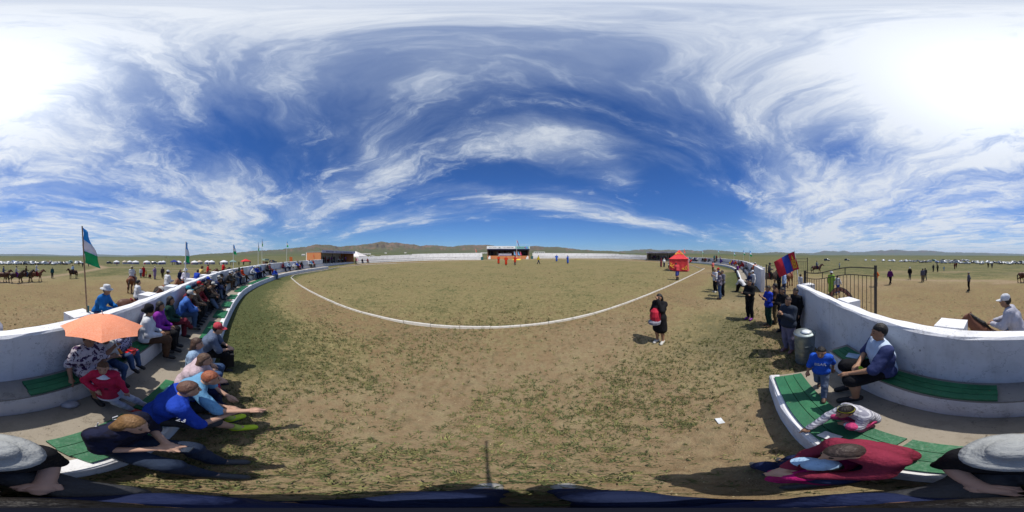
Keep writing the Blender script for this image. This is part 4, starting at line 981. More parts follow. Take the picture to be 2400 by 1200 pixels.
POSES = {
 'stand': STAND, 'akimbo': pose(STAND, el=(.35, -.06, 1.16), wr=(.19, .07, .99)),
 'crossed': over(STAND, ell=(-.22, .08, 1.13), elr=(.22, .08, 1.13), wrl=(.10, .22, 1.17), wrr=(-.10, .21, 1.13)),
 'hold': pose(STAND, el=(.23, .03, 1.13), wr=(.09, .28, 1.10)),
 'phone': over(STAND, ell=(-.2, .08, 1.13), elr=(.21, .10, 1.14), wrl=(-.05, .28, 1.28), wrr=(.06, .29, 1.32)),
 'shade': over(STAND, ell=(-.20, .22, 1.24), wrl=(-.06, .20, 1.53), elr=(.22, .06, 1.12), wrr=(.02, .22, 1.06), hed=(.0, .035, 1.57)),
 'walk': over(STAND, knl=(-.09, .17, .50), anl=(-.09, .32, .12), tol=(-.10, .47, .07), knr=(.09, -.05, .49), anr=(.09, -.34, .17), tor=(.10, -.21, .06), elr=(.24, .08, 1.12), wrr=(.23, .22, .92), ell=(-.24, -.12, 1.12), wrl=(-.23, -.16, .86)),
 'behind': pose(STAND, el=(.26, -.14, 1.13), wr=(.06, -.17, .97)),
 'bend': over(STAND, che=(0, .10, 1.20), nec=(0, .20, 1.38), hed=(0, .30, 1.47), shl=(-.185, .16, 1.33), shr=(.185, .16, 1.33), ell=(-.28, .14, 1.07), wrl=(-.24, .22, .84), elr=(.28, .14, 1.07), wrr=(.24, .22, .84), knr=(.10, .14, .49), anr=(.10, .05, .09), tor=(.11, .20, .035)),
 'sit': SIT, 'sit_lean': pose(over(SIT, che=(0, .13, .36), nec=(0, .23, .54), hed=(0, .31, .67)), sh=(.175, .21, .50), el=(.20, .34, .25), wr=(.07, .50, .20)),
 'sit_knee': pose(over(SIT, che=(0, .20, .33), nec=(0, .34, .46), hed=(0, .44, .57)), sh=(.175, .31, .43), el=(.21, .45, .20), wr=(.05, .62, .12), kn=(.16, .46, .12), an=(.13, .55, -.33), to=(.14, .70, -.40)),
 'sit_phone': pose(over(SIT, nec=(0, .09, .57), hed=(0, .16, .70)), el=(.21, .14, .29), wr=(.05, .34, .36)),
 'sit_cross': over(SIT, knr=(.06, .46, .18), anr=(-.12, .62, -.10), tor=(-.16, .74, -.16)),
 'sit_arms': over(SIT, ell=(-.22, .15, .30), elr=(.22, .15, .30), wrl=(.09, .26, .33), wrr=(-.09, .25, .30)),
 'sit_low': pose(SIT, kn=(.12, .40, .22), an=(.10, .50, -.20), to=(.11, .64, -.26)),
 'ride': RIDE, 'ride_lean': pose(over(RIDE, che=(0, .10, .37), nec=(0, .19, .56), hed=(0, .25, .70)), sh=(.175, .16, .51), el=(.24, .26, .28), wr=(.1, .46, .25)),
 'squat': pose(over(STAND, pel=(0, -.02, .22), che=(0, .10, .46), nec=(0, .19, .64), hed=(0, .27, .75)), sh=(.165, .17, .60), el=(.21, .32, .42), wr=(.12, .46, .28), hi=(.085, 0, .21), kn=(.17, .34, .44), an=(.12, .06, .085), to=(.14, .21, .035)),
}
def body_prims(J, fat=1.0, hs=1.0, inflate=0.0, what='all', female=False):
    V3 = lambda k: np.array(J[k], float); P = []; f = fat; t = inflate
    pel, che, nec, hed = V3('pel'), V3('che'), V3('nec'), V3('hed')
    ax = V3('shr') - V3('shl'); ax /= np.linalg.norm(ax); hx = V3('hir') - V3('hil'); hx /= np.linalg.norm(hx) + 1e-9
    if what in ('all', 'torso'):
        P += [(pel - hx * .065 * f, pel + hx * .065 * f, .118 * f + t, .118 * f + t), ((pel + che) / 2 - ax * .045 * f, (pel + che) / 2 + ax * .045 * f, .108 * f + t, .108 * f + t), (che - ax * .075 * f, che + ax * .075 * f, .115 * f + t, .115 * f + t)]
        m_ = che * .35 + nec * .65; P += [(m_ - ax * .08, m_ + ax * .08, .085 + t, .085 + t), (V3('shl') * .92 + nec * .08, V3('shr') * .92 + nec * .08, .058 + t, .058 + t)]
        if female:
            fw = np.cross(np.array([0, 0, 1.0]), ax); P += [(che + fw * .075 + ax * s * .07 + np.array([0, 0, .02]), che + fw * .08 + ax * s * .07 + np.array([0, 0, .01]), .062 + t, .06 + t) for s in (-1, 1)]
    if what in ('all', 'head'):
        P += [(nec - (hed - nec) * .25, nec * .3 + hed * .7, .055, .05)]
        P += [('e', hed + np.array([0, -.006, .022]) * hs, np.array([.077, .096, .102]) * hs), ('e', hed + np.array([0, .022, -.05]) * hs, np.array([.056, .066, .064]) * hs)]
        P += [(hed + np.array([0, .088, .012]) * hs, hed + np.array([0, .103, -.022]) * hs, .010 * hs, .015 * hs)]
        P += [('e', hed + np.array([s * .079, -.008, -.004]) * hs, np.array([.012, .021, .030]) * hs) for s in (-1, 1)]
    for s in 'lr':
        a, b, c = V3('sh' + s), V3('el' + s), V3('wr' + s)
        if what in ('all', 'uarm', 'arm'): P += [(a, b, .050 * f + t, .040 * f + t)]
        if what in ('all', 'arm'):
            P += [(b, c, .040 * f + t, .028 + t)]
        if what == 'all':
            d = (c - b) / (np.linalg.norm(c - b) + 1e-9); P += [(c + d * .02, c + d * .085, .026, .030), (c + d * .085, c + d * .145 + np.array([0, .01, -.012]), .024, .013)]
        a, b, c, e = V3('hi' + s), V3('kn' + s), V3('an' + s), V3('to' + s)
        if what in ('all', 'leg', 'thigh'): P += [(a, b, .088 * f + t, .060 * f + t)]
        if what in ('all', 'leg'): P += [(b, b * .6 + c * .4 + np.array([0, -.012, 0]), .060 * f + t, .055 * f + t), (b * .6 + c * .4 + np.array([0, -.012, 0]), c, .055 * f + t, .038 + t)]
        if what == 'all': P += [(c, e, .036, .03)]
    return P
def hand_prims(J, s, curl=.5):
    b, c = np.array(J['el' + s]), np.array(J['wr' + s]); d = (c - b) / np.linalg.norm(c - b)
    sd = np.cross(d, np.array([0, 0, 1.0])); sd = sd / (np.linalg.norm(sd) + 1e-6); nn = np.cross(sd, d); sg = 1 if s == 'r' else -1
    dn = -nn * np.sign(nn[2] + 1e-6); P = [(c, c + d * .03, .026, .03)]
    for i in range(4):
        o = sd * (i - 1.5) * .021; k0 = c + d * .085 + o * .95; ln = (.033, .041, .038, .030)[i]
        P += [(c + d * .03 + o * .7, k0, .018, .0135)]; k1 = k0 + (d * (1 - curl * .3) + dn * curl) * ln; P += [(k0, k1, .0115, .0100), (k1, k1 + (d * (.6 - curl * .5) + dn * (.35 + curl)) * ln * .85, .0100, .0085)]
    th = c + d * .03 - sd * sg * .03; P += [(th, th + d * .04 - sd * sg * .022 + dn * .015, .0135, .0115), (th + d * .04 - sd * sg * .022 + dn * .015, th + d * .072 - sd * sg * .012 + dn * .035, .0112, .0095)]
    return P
_lib = {}
def L(key, fn):
    if key not in _lib: _lib[key] = fn()
    return _lib[key]
def res_for(d): return .0125 if d < 2.6 else .0175 if d < 5 else .022 if d < 11 else .030 if d < 26 else .042
SKIN, SKIN2, PALE = (.30, .165, .10), (.24, .125, .075), (.40, .24, .17)
C = dict(white=(.52, .53, .56), offw=(.44, .43, .40), navy=(.012, .018, .055), black=(.010, .010, .012), blue=(.015, .05, .36), lblue=(.13, .30, .48), red=(.42, .015, .022), dred=(.15, .012, .02), maroon=(.13, .018, .03), brown=(.075, .042, .026), grey=(.17, .17, .18), dgrey=(.045, .046, .05), purple=(.13, .03, .19), dgreen=(.012, .04, .03), khaki=(.17, .13, .075), jeans=(.045, .08, .16), yellow=(.58, .38, .03), orange=(.58, .12, .02), pink=(.50, .13, .19), teal=(.015, .17, .20), cream=(.42, .36, .26), lime=(.25, .42, .06), crim=(.42, .02, .06), olive=(.08, .075, .035), sky=(.05, .22, .55), tanr=(.40, .05, .02), vest=(.5, .35, .04), deelb=(.02, .08, .40), lil=(.25, .18, .33), gblue=(.10, .13, .20))
def col(c): return C[c] if isinstance(c, str) else c
def put(name, me, mat, color, parent, loc=(0, 0, 0)):
    o = bpy.data.objects.new(name, me); COL.objects.link(o); o.parent = parent; o.location = loc
    if mat is not None and not me.materials: me.materials.append(mat)
    if mat is not None and me.materials[0] != mat: o.material_slots[0].link = 'OBJECT'; o.material_slots[0].material = mat
    if color is not None: o.color = (*col(color), 1)
    return o
def hat_mesh(kind, hs):
    m_ = MB()
    if kind == 'cap':
        m_.lathe([(.092, -.005), (.094, .03), (.083, .075), (.05, .103), (.0, .113)], 16); n = 10; V = []
        for k in range(n + 1):
            a = math.pi * (k / n); V += [(.086 * math.cos(a), .06 + .03 * math.sin(a), .004), (.082 * math.cos(a), .06 + .125 * math.sin(a), -.016)]
        m_.raw(V, [(2 * k, 2 * k + 1, 2 * k + 3, 2 * k + 2) for k in range(n)]); m_.raw([(x, y, z + .006) for x, y, z in V], [(2 * k, 2 * k + 2, 2 * k + 3, 2 * k + 1) for k in range(n)])
    elif kind == 'brim': m_.lathe([(.165, -.012), (.168, -.006), (.10, .005), (.094, .06), (.082, .098), (.05, .108), (.0, .10)], 20); m_.lathe([(.165, -.013), (.095, -.006)], 20, cap=False)
    elif kind == 'sun': m_.lathe([(.188, -.042), (.191, -.037), (.16, -.012), (.105, .012), (.100, .05), (.088, .09), (.05, .108), (.0, .112)], 28); m_.lathe([(.188, -.043), (.10, .0)], 28, cap=False)
    elif kind == 'scarf': m_.lathe([(.095, -.05), (.10, .0), (.10, .05), (.08, .10), (.04, .118), (.0, .12)], 16)
    me_ = m_.mesh('hat'); me_.shade_smooth(); me_.transform(Matrix.Scale(hs * 1.02, 4)); return me_
TOPKIND = {}
def person(label, pz, loc, face, ht=1.70, top='grey', bot='dgrey', sleeve='long', legs='trousers', shoes='black', hair='short', hairc=(.012, .010, .009), hat=None, hatc='white', skin=SKIN, fat=1.0, hs=1.0, group=None, topm=None, botm=None, dress=None, yaw=0.0, near=None, female=False, J=None, jkey=None, vis=True, cut_hem=None, cat='person'):
    J = J or POSES[pz]; jk = jkey or pz; loc = Vector(loc)
    d = near if near is not None else math.hypot(loc.x, loc.y); h = res_for(d); far = d > 26
    sc = ht / 1.70
    t = thing('person', label, cat, loc, R(-face), group); t.scale = (sc, sc, sc); hs = hs * (1 if ht > 1.4 else 1.0 + (1.4 - ht) * .55)
    hs = round(hs, 2); inf = .010 + h * .35
    hero = d < 4.2; FL = (.0085, len(jk) * 7 + int(fat * 10)) if h < .03 else None; inf += .004 if FL else 0
    ex = [(hand_prims(J, s, .45), .0095, .008) for s in 'lr'] if hero else None
    def mk_body():
        pr = body_prims(J, fat, hs, 0, 'all')
        if hero: pr = [p for p in pr]
        return sdf_mesh('body', pr, h, .022 if h < .02 else .03, extra=ex)
    put('body', L(('b', jk, fat, hs, h), mk_body), M_SKIN, skin, t)
    # ---- upper garment
    pel, che = np.array(J['pel']), np.array(J['che'])
    seated = pz.startswith('sit') or pz.startswith('ride')
    def mk_top():
        pr = body_prims(J, fat, hs, inf + .004, 'torso', female) + (body_prims(J, fat, hs, inf + .006, 'arm') if sleeve == 'long' else body_prims(J, fat, hs, inf + .012, 'uarm') if sleeve == 'short' else [])
        if dress in ('deel', 'dress', 'coat'):
            if seated:
                for s in 'lr':
                    a, b, c_ = (np.array(J[k + s]) for k in ('hi', 'kn', 'an'))
                    e_ = b + (c_ - b) * (.75 if dress == 'deel' else .12); pr += [(a, b, .12 + inf, .095 + inf), (b, e_, .09 + inf, .085 + inf)]
                pr += [((np.array(J['hil']) + J['knl']) / 2, (np.array(J['hir']) + J['knr']) / 2, .09, .09)]
            else:
                lowf = {'deel': .80, 'dress': .47, 'coat': .30}[dress]; g0 = (np.array(J['anl']) + J['anr']) / 2; e_ = pel + (g0 - pel) * lowf
                for s in (-1, 1): pr += [(pel + np.array([s * .05, 0, 0]), e_ + np.array([s * .09, 0, 0]), .135 + inf, .125 + inf)]
                pr += [(pel, e_, .14 + inf, .15 + inf)]
            return sdf_mesh('robe', pr, h, .05, None, fl=FL)
        hem = pel[2] - (.10 if not seated else .06)
        return sdf_mesh('top', pr, h, .045, lambda G: hem - G[..., 2], fl=FL)
    if sleeve is not None: put('robe' if dress else 'top', L(('t', jk, fat, h, sleeve, dress, female), mk_top), topm or M_CLOTH, None if topm else top, t)
    # ---- lower garment
    def mk_bot():
        pr = body_prims(J, fat, hs, inf, 'leg' if legs in ('trousers', 'boots') else 'thigh')
        hx = np.array(J['hir']) - np.array(J['hil']); hx = hx / np.linalg.norm(hx)
        pr += [(pel - hx * .06 * fat, pel + hx * .06 * fat, .122 * fat + inf * .7, .122 * fat + inf * .7)]
        if legs == 'shorts': pr = [(a, b, c_, c_) if i < 2 else (a, b, c_, e_) for i, (a, b, c_, e_) in enumerate(pr)]
        top_z = pel[2] + .07
        return sdf_mesh('lower', pr, h, .03, lambda G: np.minimum(G[..., 2] - top_z, pel[1] + .15 - G[..., 1]), fl=FL)
    if legs and not (dress == 'deel' and far): put('trousers' if legs == 'trousers' else legs, L(('l', jk, fat, h, legs), mk_bot), botm or M_CLOTH, None if botm else bot, t)
    # ---- shoes
    if not (seated and far) and shoes:
        for s in 'lr':
            def mk_shoe(s=s):
                c_, e_ = np.array(J['an' + s]), np.array(J['to' + s]); dn = np.array([0, 0, -.028])
                pr = [(c_ + dn * .8, e_ + dn * .1, .047 + h * .2, .043 + h * .2), (c_ + (e_ - c_) * -.25 + dn * 1.2, c_ + dn, .042 + h * .2, .042)]
                if shoes == 'boots': pr += [(c_, np.array(J['kn' + s]) * .6 + c_ * .4, .056, .07)]
                return sdf_mesh('shoe', pr, max(.012, h * .8), .02)
            put('shoe', L(('s', jk, h, shoes == 'boots', s), mk_shoe), M_SHOE, shoes if shoes != 'boots' else 'black', t)
    # ---- hair
    hed = np.array(J['hed'])
    if hair:
        def mk_hair():
            c0 = hed + np.array([0, -.014, .030]) * hs; r0 = np.array([.085, .101, .103]) * hs + h * .12; pr = [('e', c0, r0)]
            if hair == 'long':
                nk = np.array(J['nec']); pr += [(hed + np.array([s * .05, -.05, 0]) * hs, nk + np.array([s * .06, -.085, -.16]), .055 * hs, .04) for s in (-1, 0, 1)]
            if hair == 'bun': pr += [(hed + np.array([0, -.11, .03]) * hs, hed + np.array([0, -.13, .02]) * hs, .045 * hs, .045 * hs)]
            if hair == 'tail': pr += [(hed + np.array([0, -.10, .03]) * hs, hed + np.array([0, -.15, -.12]) * hs, .035 * hs, .02)]
            lim = -.055 if hair == 'short' else -.9
            def cut(G):
                q = (G - hed) / hs
                face = np.minimum(q[..., 1] - (.012 if hair != 'short' else .0), (.066 + .25 * (q[..., 1] - .09)) - q[..., 2])       # >0 in the face window
                low = lim + np.maximum(0, q[..., 1] + .05) * .9 - q[..., 2]
                return np.maximum(face, low) if hair == 'short' else np.where(q[..., 2] > -.12, face, -1.0)
            return sdf_mesh('hair', pr, min(h, .014 if d < 6 else .02) if not far else .03, .02, cut, fl=(.0045, 3) if not far else None)
        put('hair', L(('h', jk, hs, h, hair), mk_hair), M_HAIR, hairc, t)
    if hat:
        o = put('hat', L(('hat', hat, hs), lambda: hat_mesh(hat, hs)), M_CLOTH, hatc, t, tuple(hed + np.array([0, -.008, .048]) * hs)); o.rotation_euler = (R(-6), 0, 0)
    if hero or d < 7:
        EYE = L(('ey', hs), lambda: MB().raw([tuple(np.array(q) * hs) for q in ((-.013, 0, 0), (0, .008, -.005), (.013, 0, 0), (0, .006, .006), (0, -.02, 0))], [(0, 1, 3), (1, 2, 3), (0, 4, 1), (1, 4, 2), (2, 4, 3), (3, 4, 0)]).mesh('eye'))
        BRW = L(('br', hs), lambda: MB().raw([tuple(np.array(q) * hs) for q in ((-.018, -.004, 0), (0, .006, .003), (.018, -.006, -.002), (0, .005, .009), (0, -.02, .004))], [(0, 1, 3), (1, 2, 3), (0, 4, 1), (1, 4, 2), (2, 4, 3), (3, 4, 0)]).mesh('eyebrow'))
        for s in (-1, 1):
            put('eye', EYE, M_HAIR, (.012, .008, .006), t, tuple(hed + np.array([s * .030, .0795, .018]) * hs)); put('eyebrow', BRW, M_HAIR, (.012, .008, .006), t, tuple(hed + np.array([s * .031, .082, .040]) * hs))
        def mk_mouth():
            c0 = hed + np.array([0, .081, -.058]) * hs; m_ = MB()
            m_.raw([tuple(c0 + np.array([x, y, z]) * hs) for x, y, z in ((-.024, -.006, 0), (0, .008, -.009), (.024, -.006, 0), (0, .008, .007), (0, -.02, 0))], [(0, 1, 3), (1, 2, 3), (0, 4, 1), (1, 4, 2), (2, 4, 3), (3, 4, 0)]); return m_.mesh('mouth')
        put('mouth', L(('mo', jk, hs), mk_mouth), M_SKIN, (.22, .06, .05), t)
    return t

# ------------------------------------------------------------------ horses
def horse_prims(walk=0, head='up'):
    P = [((0, -.48, 1.04), (0, .42, 1.00), .255, .25), ((0, -.62, 1.08), (0, -.45, 1.06), .235, .25), ((0, .40, 1.06), (0, .56, .98), .235, .21), ((0, -.2, .93), (0, .25, .92), .245, .24)]
    if head == 'up': nk = ((0, .56, 1.18), (0, .98, 1.56)); hd = ((0, .99, 1.56), (0, 1.28, 1.30))
    elif head == 'low': nk = ((0, .58, 1.10), (0, 1.10, 1.12)); hd = ((0, 1.12, 1.14), (0, 1.38, .86))
    P += [(nk[0], nk[1], .20, .105), (hd[0], hd[1], .100, .055), ((0, hd[0][1] + .02, hd[0][2] - .05), (0, hd[0][1] + .10, hd[0][2] - .14), .085, .075)]
    P += [((s * .05, hd[0][1] - .03, hd[0][2] + .07), (s * .06, hd[0][1] - .03, hd[0][2] + .18), .025, .010) for s in (-1, 1)]
    ph = {0: ((0, 0), (0, 0)), 1: ((.22, -.16), (.20, -.20)), 2: ((-.14, .2), (-.2, .16))}[walk]
    for i, s in enumerate((-1, 1)):
        o = ph[0][i]; P += [((s * .13, .48, .88), (s * .13, .50 + o * .55, .52), .115, .055), ((s * .13, .50 + o * .55, .52), (s * .13, .49 + o, .13 + max(0, -o) * .25), .050, .036), ((s * .13, .49 + o, .13 + max(0, -o) * .25), (s * .13, .53 + o, .045 + max(0, -o) * .2), .045, .056)]
        o = ph[1][i]; P += [((s * .14, -.58, 1.0), (s * .15, -.46 + o * .3, .74), .19, .11), ((s * .15, -.46 + o * .3, .74), (s * .14, -.74 + o * .7, .50), .10, .056), ((s * .14, -.74 + o * .7, .50), (s * .14, -.70 + o, .13 + max(0, -o) * .15), .052, .038), ((s * .14, -.70 + o, .13 + max(0, -o) * .15), (s * .14, -.66 + o, .045 + max(0, -o) * .1), .045, .056)]
    return P, nk, hd
def horse(label, loc, face, coat, mane=(.010, .008, .007), walk=0, head='up', ht=1.0, saddle=True, near=None, mat=None, group='horses outside the arena'):
    loc = Vector(loc); d = near or math.hypot(loc.x, loc.y); h = .024 if d < 9 else .036 if d < 25 else .05
    t = thing('horse', label, 'horse', loc, R(-face), group); t.scale = (ht,) * 3
    P, nk, hd = horse_prims(walk, head)
    put('body', L(('H', walk, head, h), lambda: sdf_mesh('body', P, h, .06)), mat or M_COAT, None if mat else coat, t)
    def mk_mane():
        a, b = np.array(nk[0]), np.array(nk[1]); q = [(a + np.array([0, -.05, .16]), (a + b) / 2 + np.array([0, -.10, .12]), .035, .05), ((a + b) / 2 + np.array([0, -.10, .12]), b + np.array([0, -.05, .09]), .05, .04), (b + np.array([0, -.03, .10]), b + np.array([0, .08, .05]), .03, .02)]
        return sdf_mesh('mane', q, min(h, .03), .03)
    put('mane', L(('Hm', head, h), mk_mane), M_HAIR, mane, t)
    put('tail', L(('Ht', h), lambda: sdf_mesh('tail', [((0, -.84, 1.12), (0, -.93, .90), .045, .06), ((0, -.93, .90), (0, -.95, .55), .07, .06), ((0, -.95, .55), (0, -.92, .28), .06, .02)], min(h, .03), .03)), M_HAIR, mane, t)
    HF = L(('Hh',), lambda: MB().lathe([(.062, -.045), (.056, .02)], 8).mesh('hoof'))
    for p in P[-16:]:
        if abs(p[3] - .056) < 1e-6: put('hoof', HF, M_SHOE, (.02, .017, .014), t, tuple(p[1]))
    if saddle:
        put('saddle', L(('Hs', h), lambda: sdf_mesh('saddle', [((-.14, -.05, 1.26), (.14, -.05, 1.26), .05, .05), ((-.2, .0, 1.18), (-.27, .02, .92), .07, .05), ((.2, .0, 1.18), (.27, .02, .92), .07, .05), ((-.08, .2, 1.30), (.08, .2, 1.30), .05, .05), ((-.09, -.25, 1.29), (.09, -.25, 1.29), .045, .045)], min(h, .03), .05)), M_CLOTH, 'dred', t)
    return t
def rider(label, hlabel, loc, face, coat, walk=0, head='up', ht=1.0, near=None, hmat=None, mane=(.010, .008, .007), pz='ride', pht=1.68, rgroup=None, **k):
    hh = horse(hlabel, loc, face, coat, mane, walk, head, ht, near=near, mat=hmat)
    a = R(face); off = -.02
    q = Vector(loc) + Vector((math.sin(a) * off, math.cos(a) * off, 1.29 * ht))
    return person(label, pz, q, face, pht, near=near, group=rgroup, **k)

# ================================================================== who is where
def font_mesh(fo):
    tmp = bpy.data.objects.new('tmp', fo); COL.objects.link(tmp); bpy.context.view_layer.update()
    me_ = bpy.data.meshes.new_from_object(tmp.evaluated_get(bpy.context.evaluated_depsgraph_get())); bpy.data.objects.remove(tmp); me_.name = 'lettering'
    return tag(link(bpy.data.objects.new('lettering', me_)), kind='stuff')
def naz(n): return math.degrees(math.atan2(n.x, n.y))
def seat(cur, px, row='bench', off=None):
    o = off if off is not None else (.22 if row == 'bench' else O_STEP - .20 if row == 'step' else -.12)
    p, t_, n = cur.pos(cur.s_at(px, o), o); z = gz(*cur.pos(cur.s_at(px, o), .7)[0][:2]) + {'bench': H_BENCH, 'step': H_STEP, 'top': H_WALL}[row] + .04
    return Vector((p.x, p.y, z)), naz(n)
def sitter(label, cur, px, row, turn, pz='sit', **k):
    p, a = seat(cur, px, row); return person(label, pz, p, a + turn, **k)
def stander(label, px, py, face, pz='stand', dz=0.0, **k):
    p = at_px(px, py, dz); p.z += dz; return person(label, pz, p, face, **k)
FL1 = pattern('floral_dress_print', 'floral', (.50, .45, .47), (.045, .025, .065), 14); FL2 = pattern('floral_shirt_print', 'floral', (.38, .38, .48), (.03, .02, .07), 22)
STR = pattern('blue_stripes', 'stripe', (.50, .52, .58), (.06, .09, .25), 190); STR2 = pattern('grey_stripes', 'stripe', (.48, .48, .52), (.22, .22, .27), 150)
RAG = pattern('raglan_tee', 'raglan', (.40, .48, .60), (.035, .045, .12), .172); PLD = pattern('plaid_shirt', 'plaid', (.02, .02, .05), (.20, .18, .22), 130); CAMO = pattern('camouflage', 'patch', (.10, .075, .045), (.04, .035, .025), 12, (.16, .13, .09))
PRT = pattern('printed_black_tee', 'patch', (.012, .014, .035), (.010, .010, .02), 10); PINTO = pattern('pinto_coat', 'patch', (.45, .42, .38), (.04, .028, .022), 1.6)
# ---------------------------------------------------------------- the people right beside the camera
EXT = over(pose(POSES['sit_phone'], kn=(.14, .45, .10), an=(.11, .60, -.30), to=(.13, .73, -.35)))
POSES['sit_ext'] = EXT
t = sitter('person in black shirt with white print bent over a phone on the step', W_LEFT, 268, 'step', 8, 'sit_ext', top='black', topm=PRT, bot=(.02, .03, .055), sleeve='short', hair='long', hairc=(.20, .11, .045), skin=PALE, shoes='dgrey', ht=1.72)
mk = MB(); mk.tube([(-.14, -.055, .50), (-.10, -.075, .46), (-.06, -.082, .47), (-.06, -.085, .52), (-.10, -.075, .53)], .006, 5); mk.tube([(.04, -.086, .40), (.08, -.082, .46), (.15, -.058, .48)], .006, 5); mk.tube([(.08, -.082, .46), (.07, -.084, .53)], .005, 5); tag(mk.build('white_print', plain((.55, .55, .6)), t), kind='stuff')
for s in (-1, 1):
    b_, c_ = np.array(EXT['sh' + 'lr'[s > 0]]), np.array(EXT['el' + 'lr'[s > 0]]); e_ = b_ + (c_ - b_) * .95; MB().tube([tuple(e_), tuple(e_ + (c_ - b_) * .14)], .068, 12).build('white_cuff', plain((.52, .54, .6)), t)
def held(name, label, par, pos, mesh_mb, mat, rot=(0, 0, 0), cat=None):
    o = mesh_mb.build(name, mat); M_ = Matrix.LocRotScale(par.location, par.rotation_euler, par.scale); o.location = M_ @ Vector(pos); o.rotation_euler = (rot[0], rot[1], rot[2] + par.rotation_euler.z); tag(o, label, cat or name.replace('_', ' ')); return o
def phone_mb(w_=.07, l_=.14): return MB().box(0, 0, 0, w_, l_, .009).box(0, 0, .0055, w_ * .9, l_ * .86, .002)
M_PHONE = plain((.03, .04, .06), .2, .6); M_PAPER = plain((.55, .57, .58))
held('phone', 'phone held by the person in black printed shirt', t, (.0, .45, .37), phone_mb(), M_PHONE, (R(35), 0, 0))
CLASP = over(pose(POSES['sit_lean'], kn=(.14, .47, .10), an=(.10, .72, -.30), to=(.13, .86, -.33)), wrl=(-.05, .66, .14), wrr=(.10, .64, .16), ell=(-.24, .36, .20), elr=(.25, .36, .20)); POSES['sit_clasp'] = CLASP
t = sitter('man in blue tee and shorts with bright yellow shoes on the step', W_LEFT, 362, 'step', -20, 'sit_clasp', top='blue', bot='dgrey', sleeve='short', legs='shorts', shoes=(.50, .62, .02), skin=PALE, hairc=(.13, .07, .05), ht=1.78)
fo = bpy.data.curves.new('lettering', 'FONT'); fo.body = '23'; fo.size = .085; fo.extrude = .002; fo.materials.append(plain((.52, .54, .6)))
lt = font_mesh(fo); lt.parent = t; lt.location = (.262, .19, .345); lt.rotation_euler = (R(68), R(0), R(62))
for s in 'lr':
    c_, k_ = np.array(CLASP['an' + s]), np.array(CLASP['kn' + s]); MB().tube([tuple(c_ * 1.0), tuple(c_ * .72 + k_ * .28)], .05, 12).build('yellow_sock', plain((.42, .50, .08)), t)
REACH = over(POSES['sit_knee'], elr=(.36, .50, .25), wrr=(.40, .76, .27)); POSES['sit_reach'] = REACH
sitter('man in pale blue tee reaching out one hand on the step', W_LEFT, 403, 'step', -8, 'sit_reach', top='lblue', bot='navy', sleeve='short', skin=PALE, hairc=(.30, .10, .05), ht=1.76, shoes='dgrey')
sitter('woman in pale pink top with crimson bag strap on the step', W_LEFT, 430, 'step', -5, 'sit_lean', top=(.46, .36, .40), bot='crim', sleeve='short', skin=PALE, hair='long', hairc=(.10, .06, .04), ht=1.66, female=True)
sitter('woman in pale blue top with brown hair on the step', W_LEFT, 450, 'step', 0, 'sit', top=(.24, .34, .48), bot='jeans', sleeve='short', skin=PALE, hair='long', hairc=(.07, .04, .028), ht=1.66, female=True)
t = sitter('man in grey shirt and red cap with black bag on his knees', W_LEFT, 474, 'step', -5, 'sit_lean', top='gblue', bot='black', sleeve='short', skin=PALE, hat='cap', hatc=(.42, .05, .07), ht=1.78)
held('shoulder_bag', 'black bag hanging at the knees of the man in red cap', t, (0, .52, -.06), MB().box(0, 0, 0, .34, .2, .36).box(0, 0, .2, .2, .12, .05), plain((.012, .012, .014)), cat='bag')
# sun hat man and the photographer below the lens
sitter('man in black tee under a wide grey sun hat on the step', W_LEFT, 2372, 'step', 2, 'sit', top='black', bot='dgrey', sleeve='short', skin=PALE, hat='sun', hatc=(.27, .28, .28), ht=1.76, fat=1.12)
GRD = over(pose(POSES['sit'], kn=(.13, .36, .30), an=(.10, .50, -.03), to=(.11, .63, -.06), wr=(.03, .10, .33), el=(.17, .06, .27), sh=(.16, .03, .53)), nec=(0, .05, .57), hed=(0, .06, .71)); POSES['sit_ground'] = GRD
person('person in navy jacket and jeans sitting on the ground under the lens', 'sit_ground', (0.0, -.13, gz(0, 0) + .05), 4, 1.55, 'navy', (.010, .016, .045), shoes=(.26, .25, .23), hair='short')
st = thing('selfie_stick', 'thin black stick held upright whose shadow lies on the sand', 'stick', (0, 0, 0), 0); MB().tube([(0, .07, .40), (0, 0, 2.28)], .009, 8).build('rod', plain((.006, .007, .012), .9, .05), st); MB().tube([(0, 0, 2.26), (0, 0, 2.32)], [.011, .010], 10).build('mount', plain((.006, .007, .012), .9, .05), st)
t = sitter('man in maroon jacket leaning forward on the step', W_LEFT, 2082, 'step', -2, 'sit_lean', top=(.19, .022, .045), bot='navy', skin=PALE, ht=1.58, hairc=(.05, .035, .03), shoes='dgrey')
p = Vector((.50, -.22, gz(.6, -.16) + .02)); person('child in magenta jacket and pale blue hat sitting low by the step', 'sit_low', p + Vector((0, 0, .14)), 58, 1.25, (.34, .012, .11), 'navy', hat='cap', hatc=(.28, .42, .58), shoes='dgrey', hair='short')
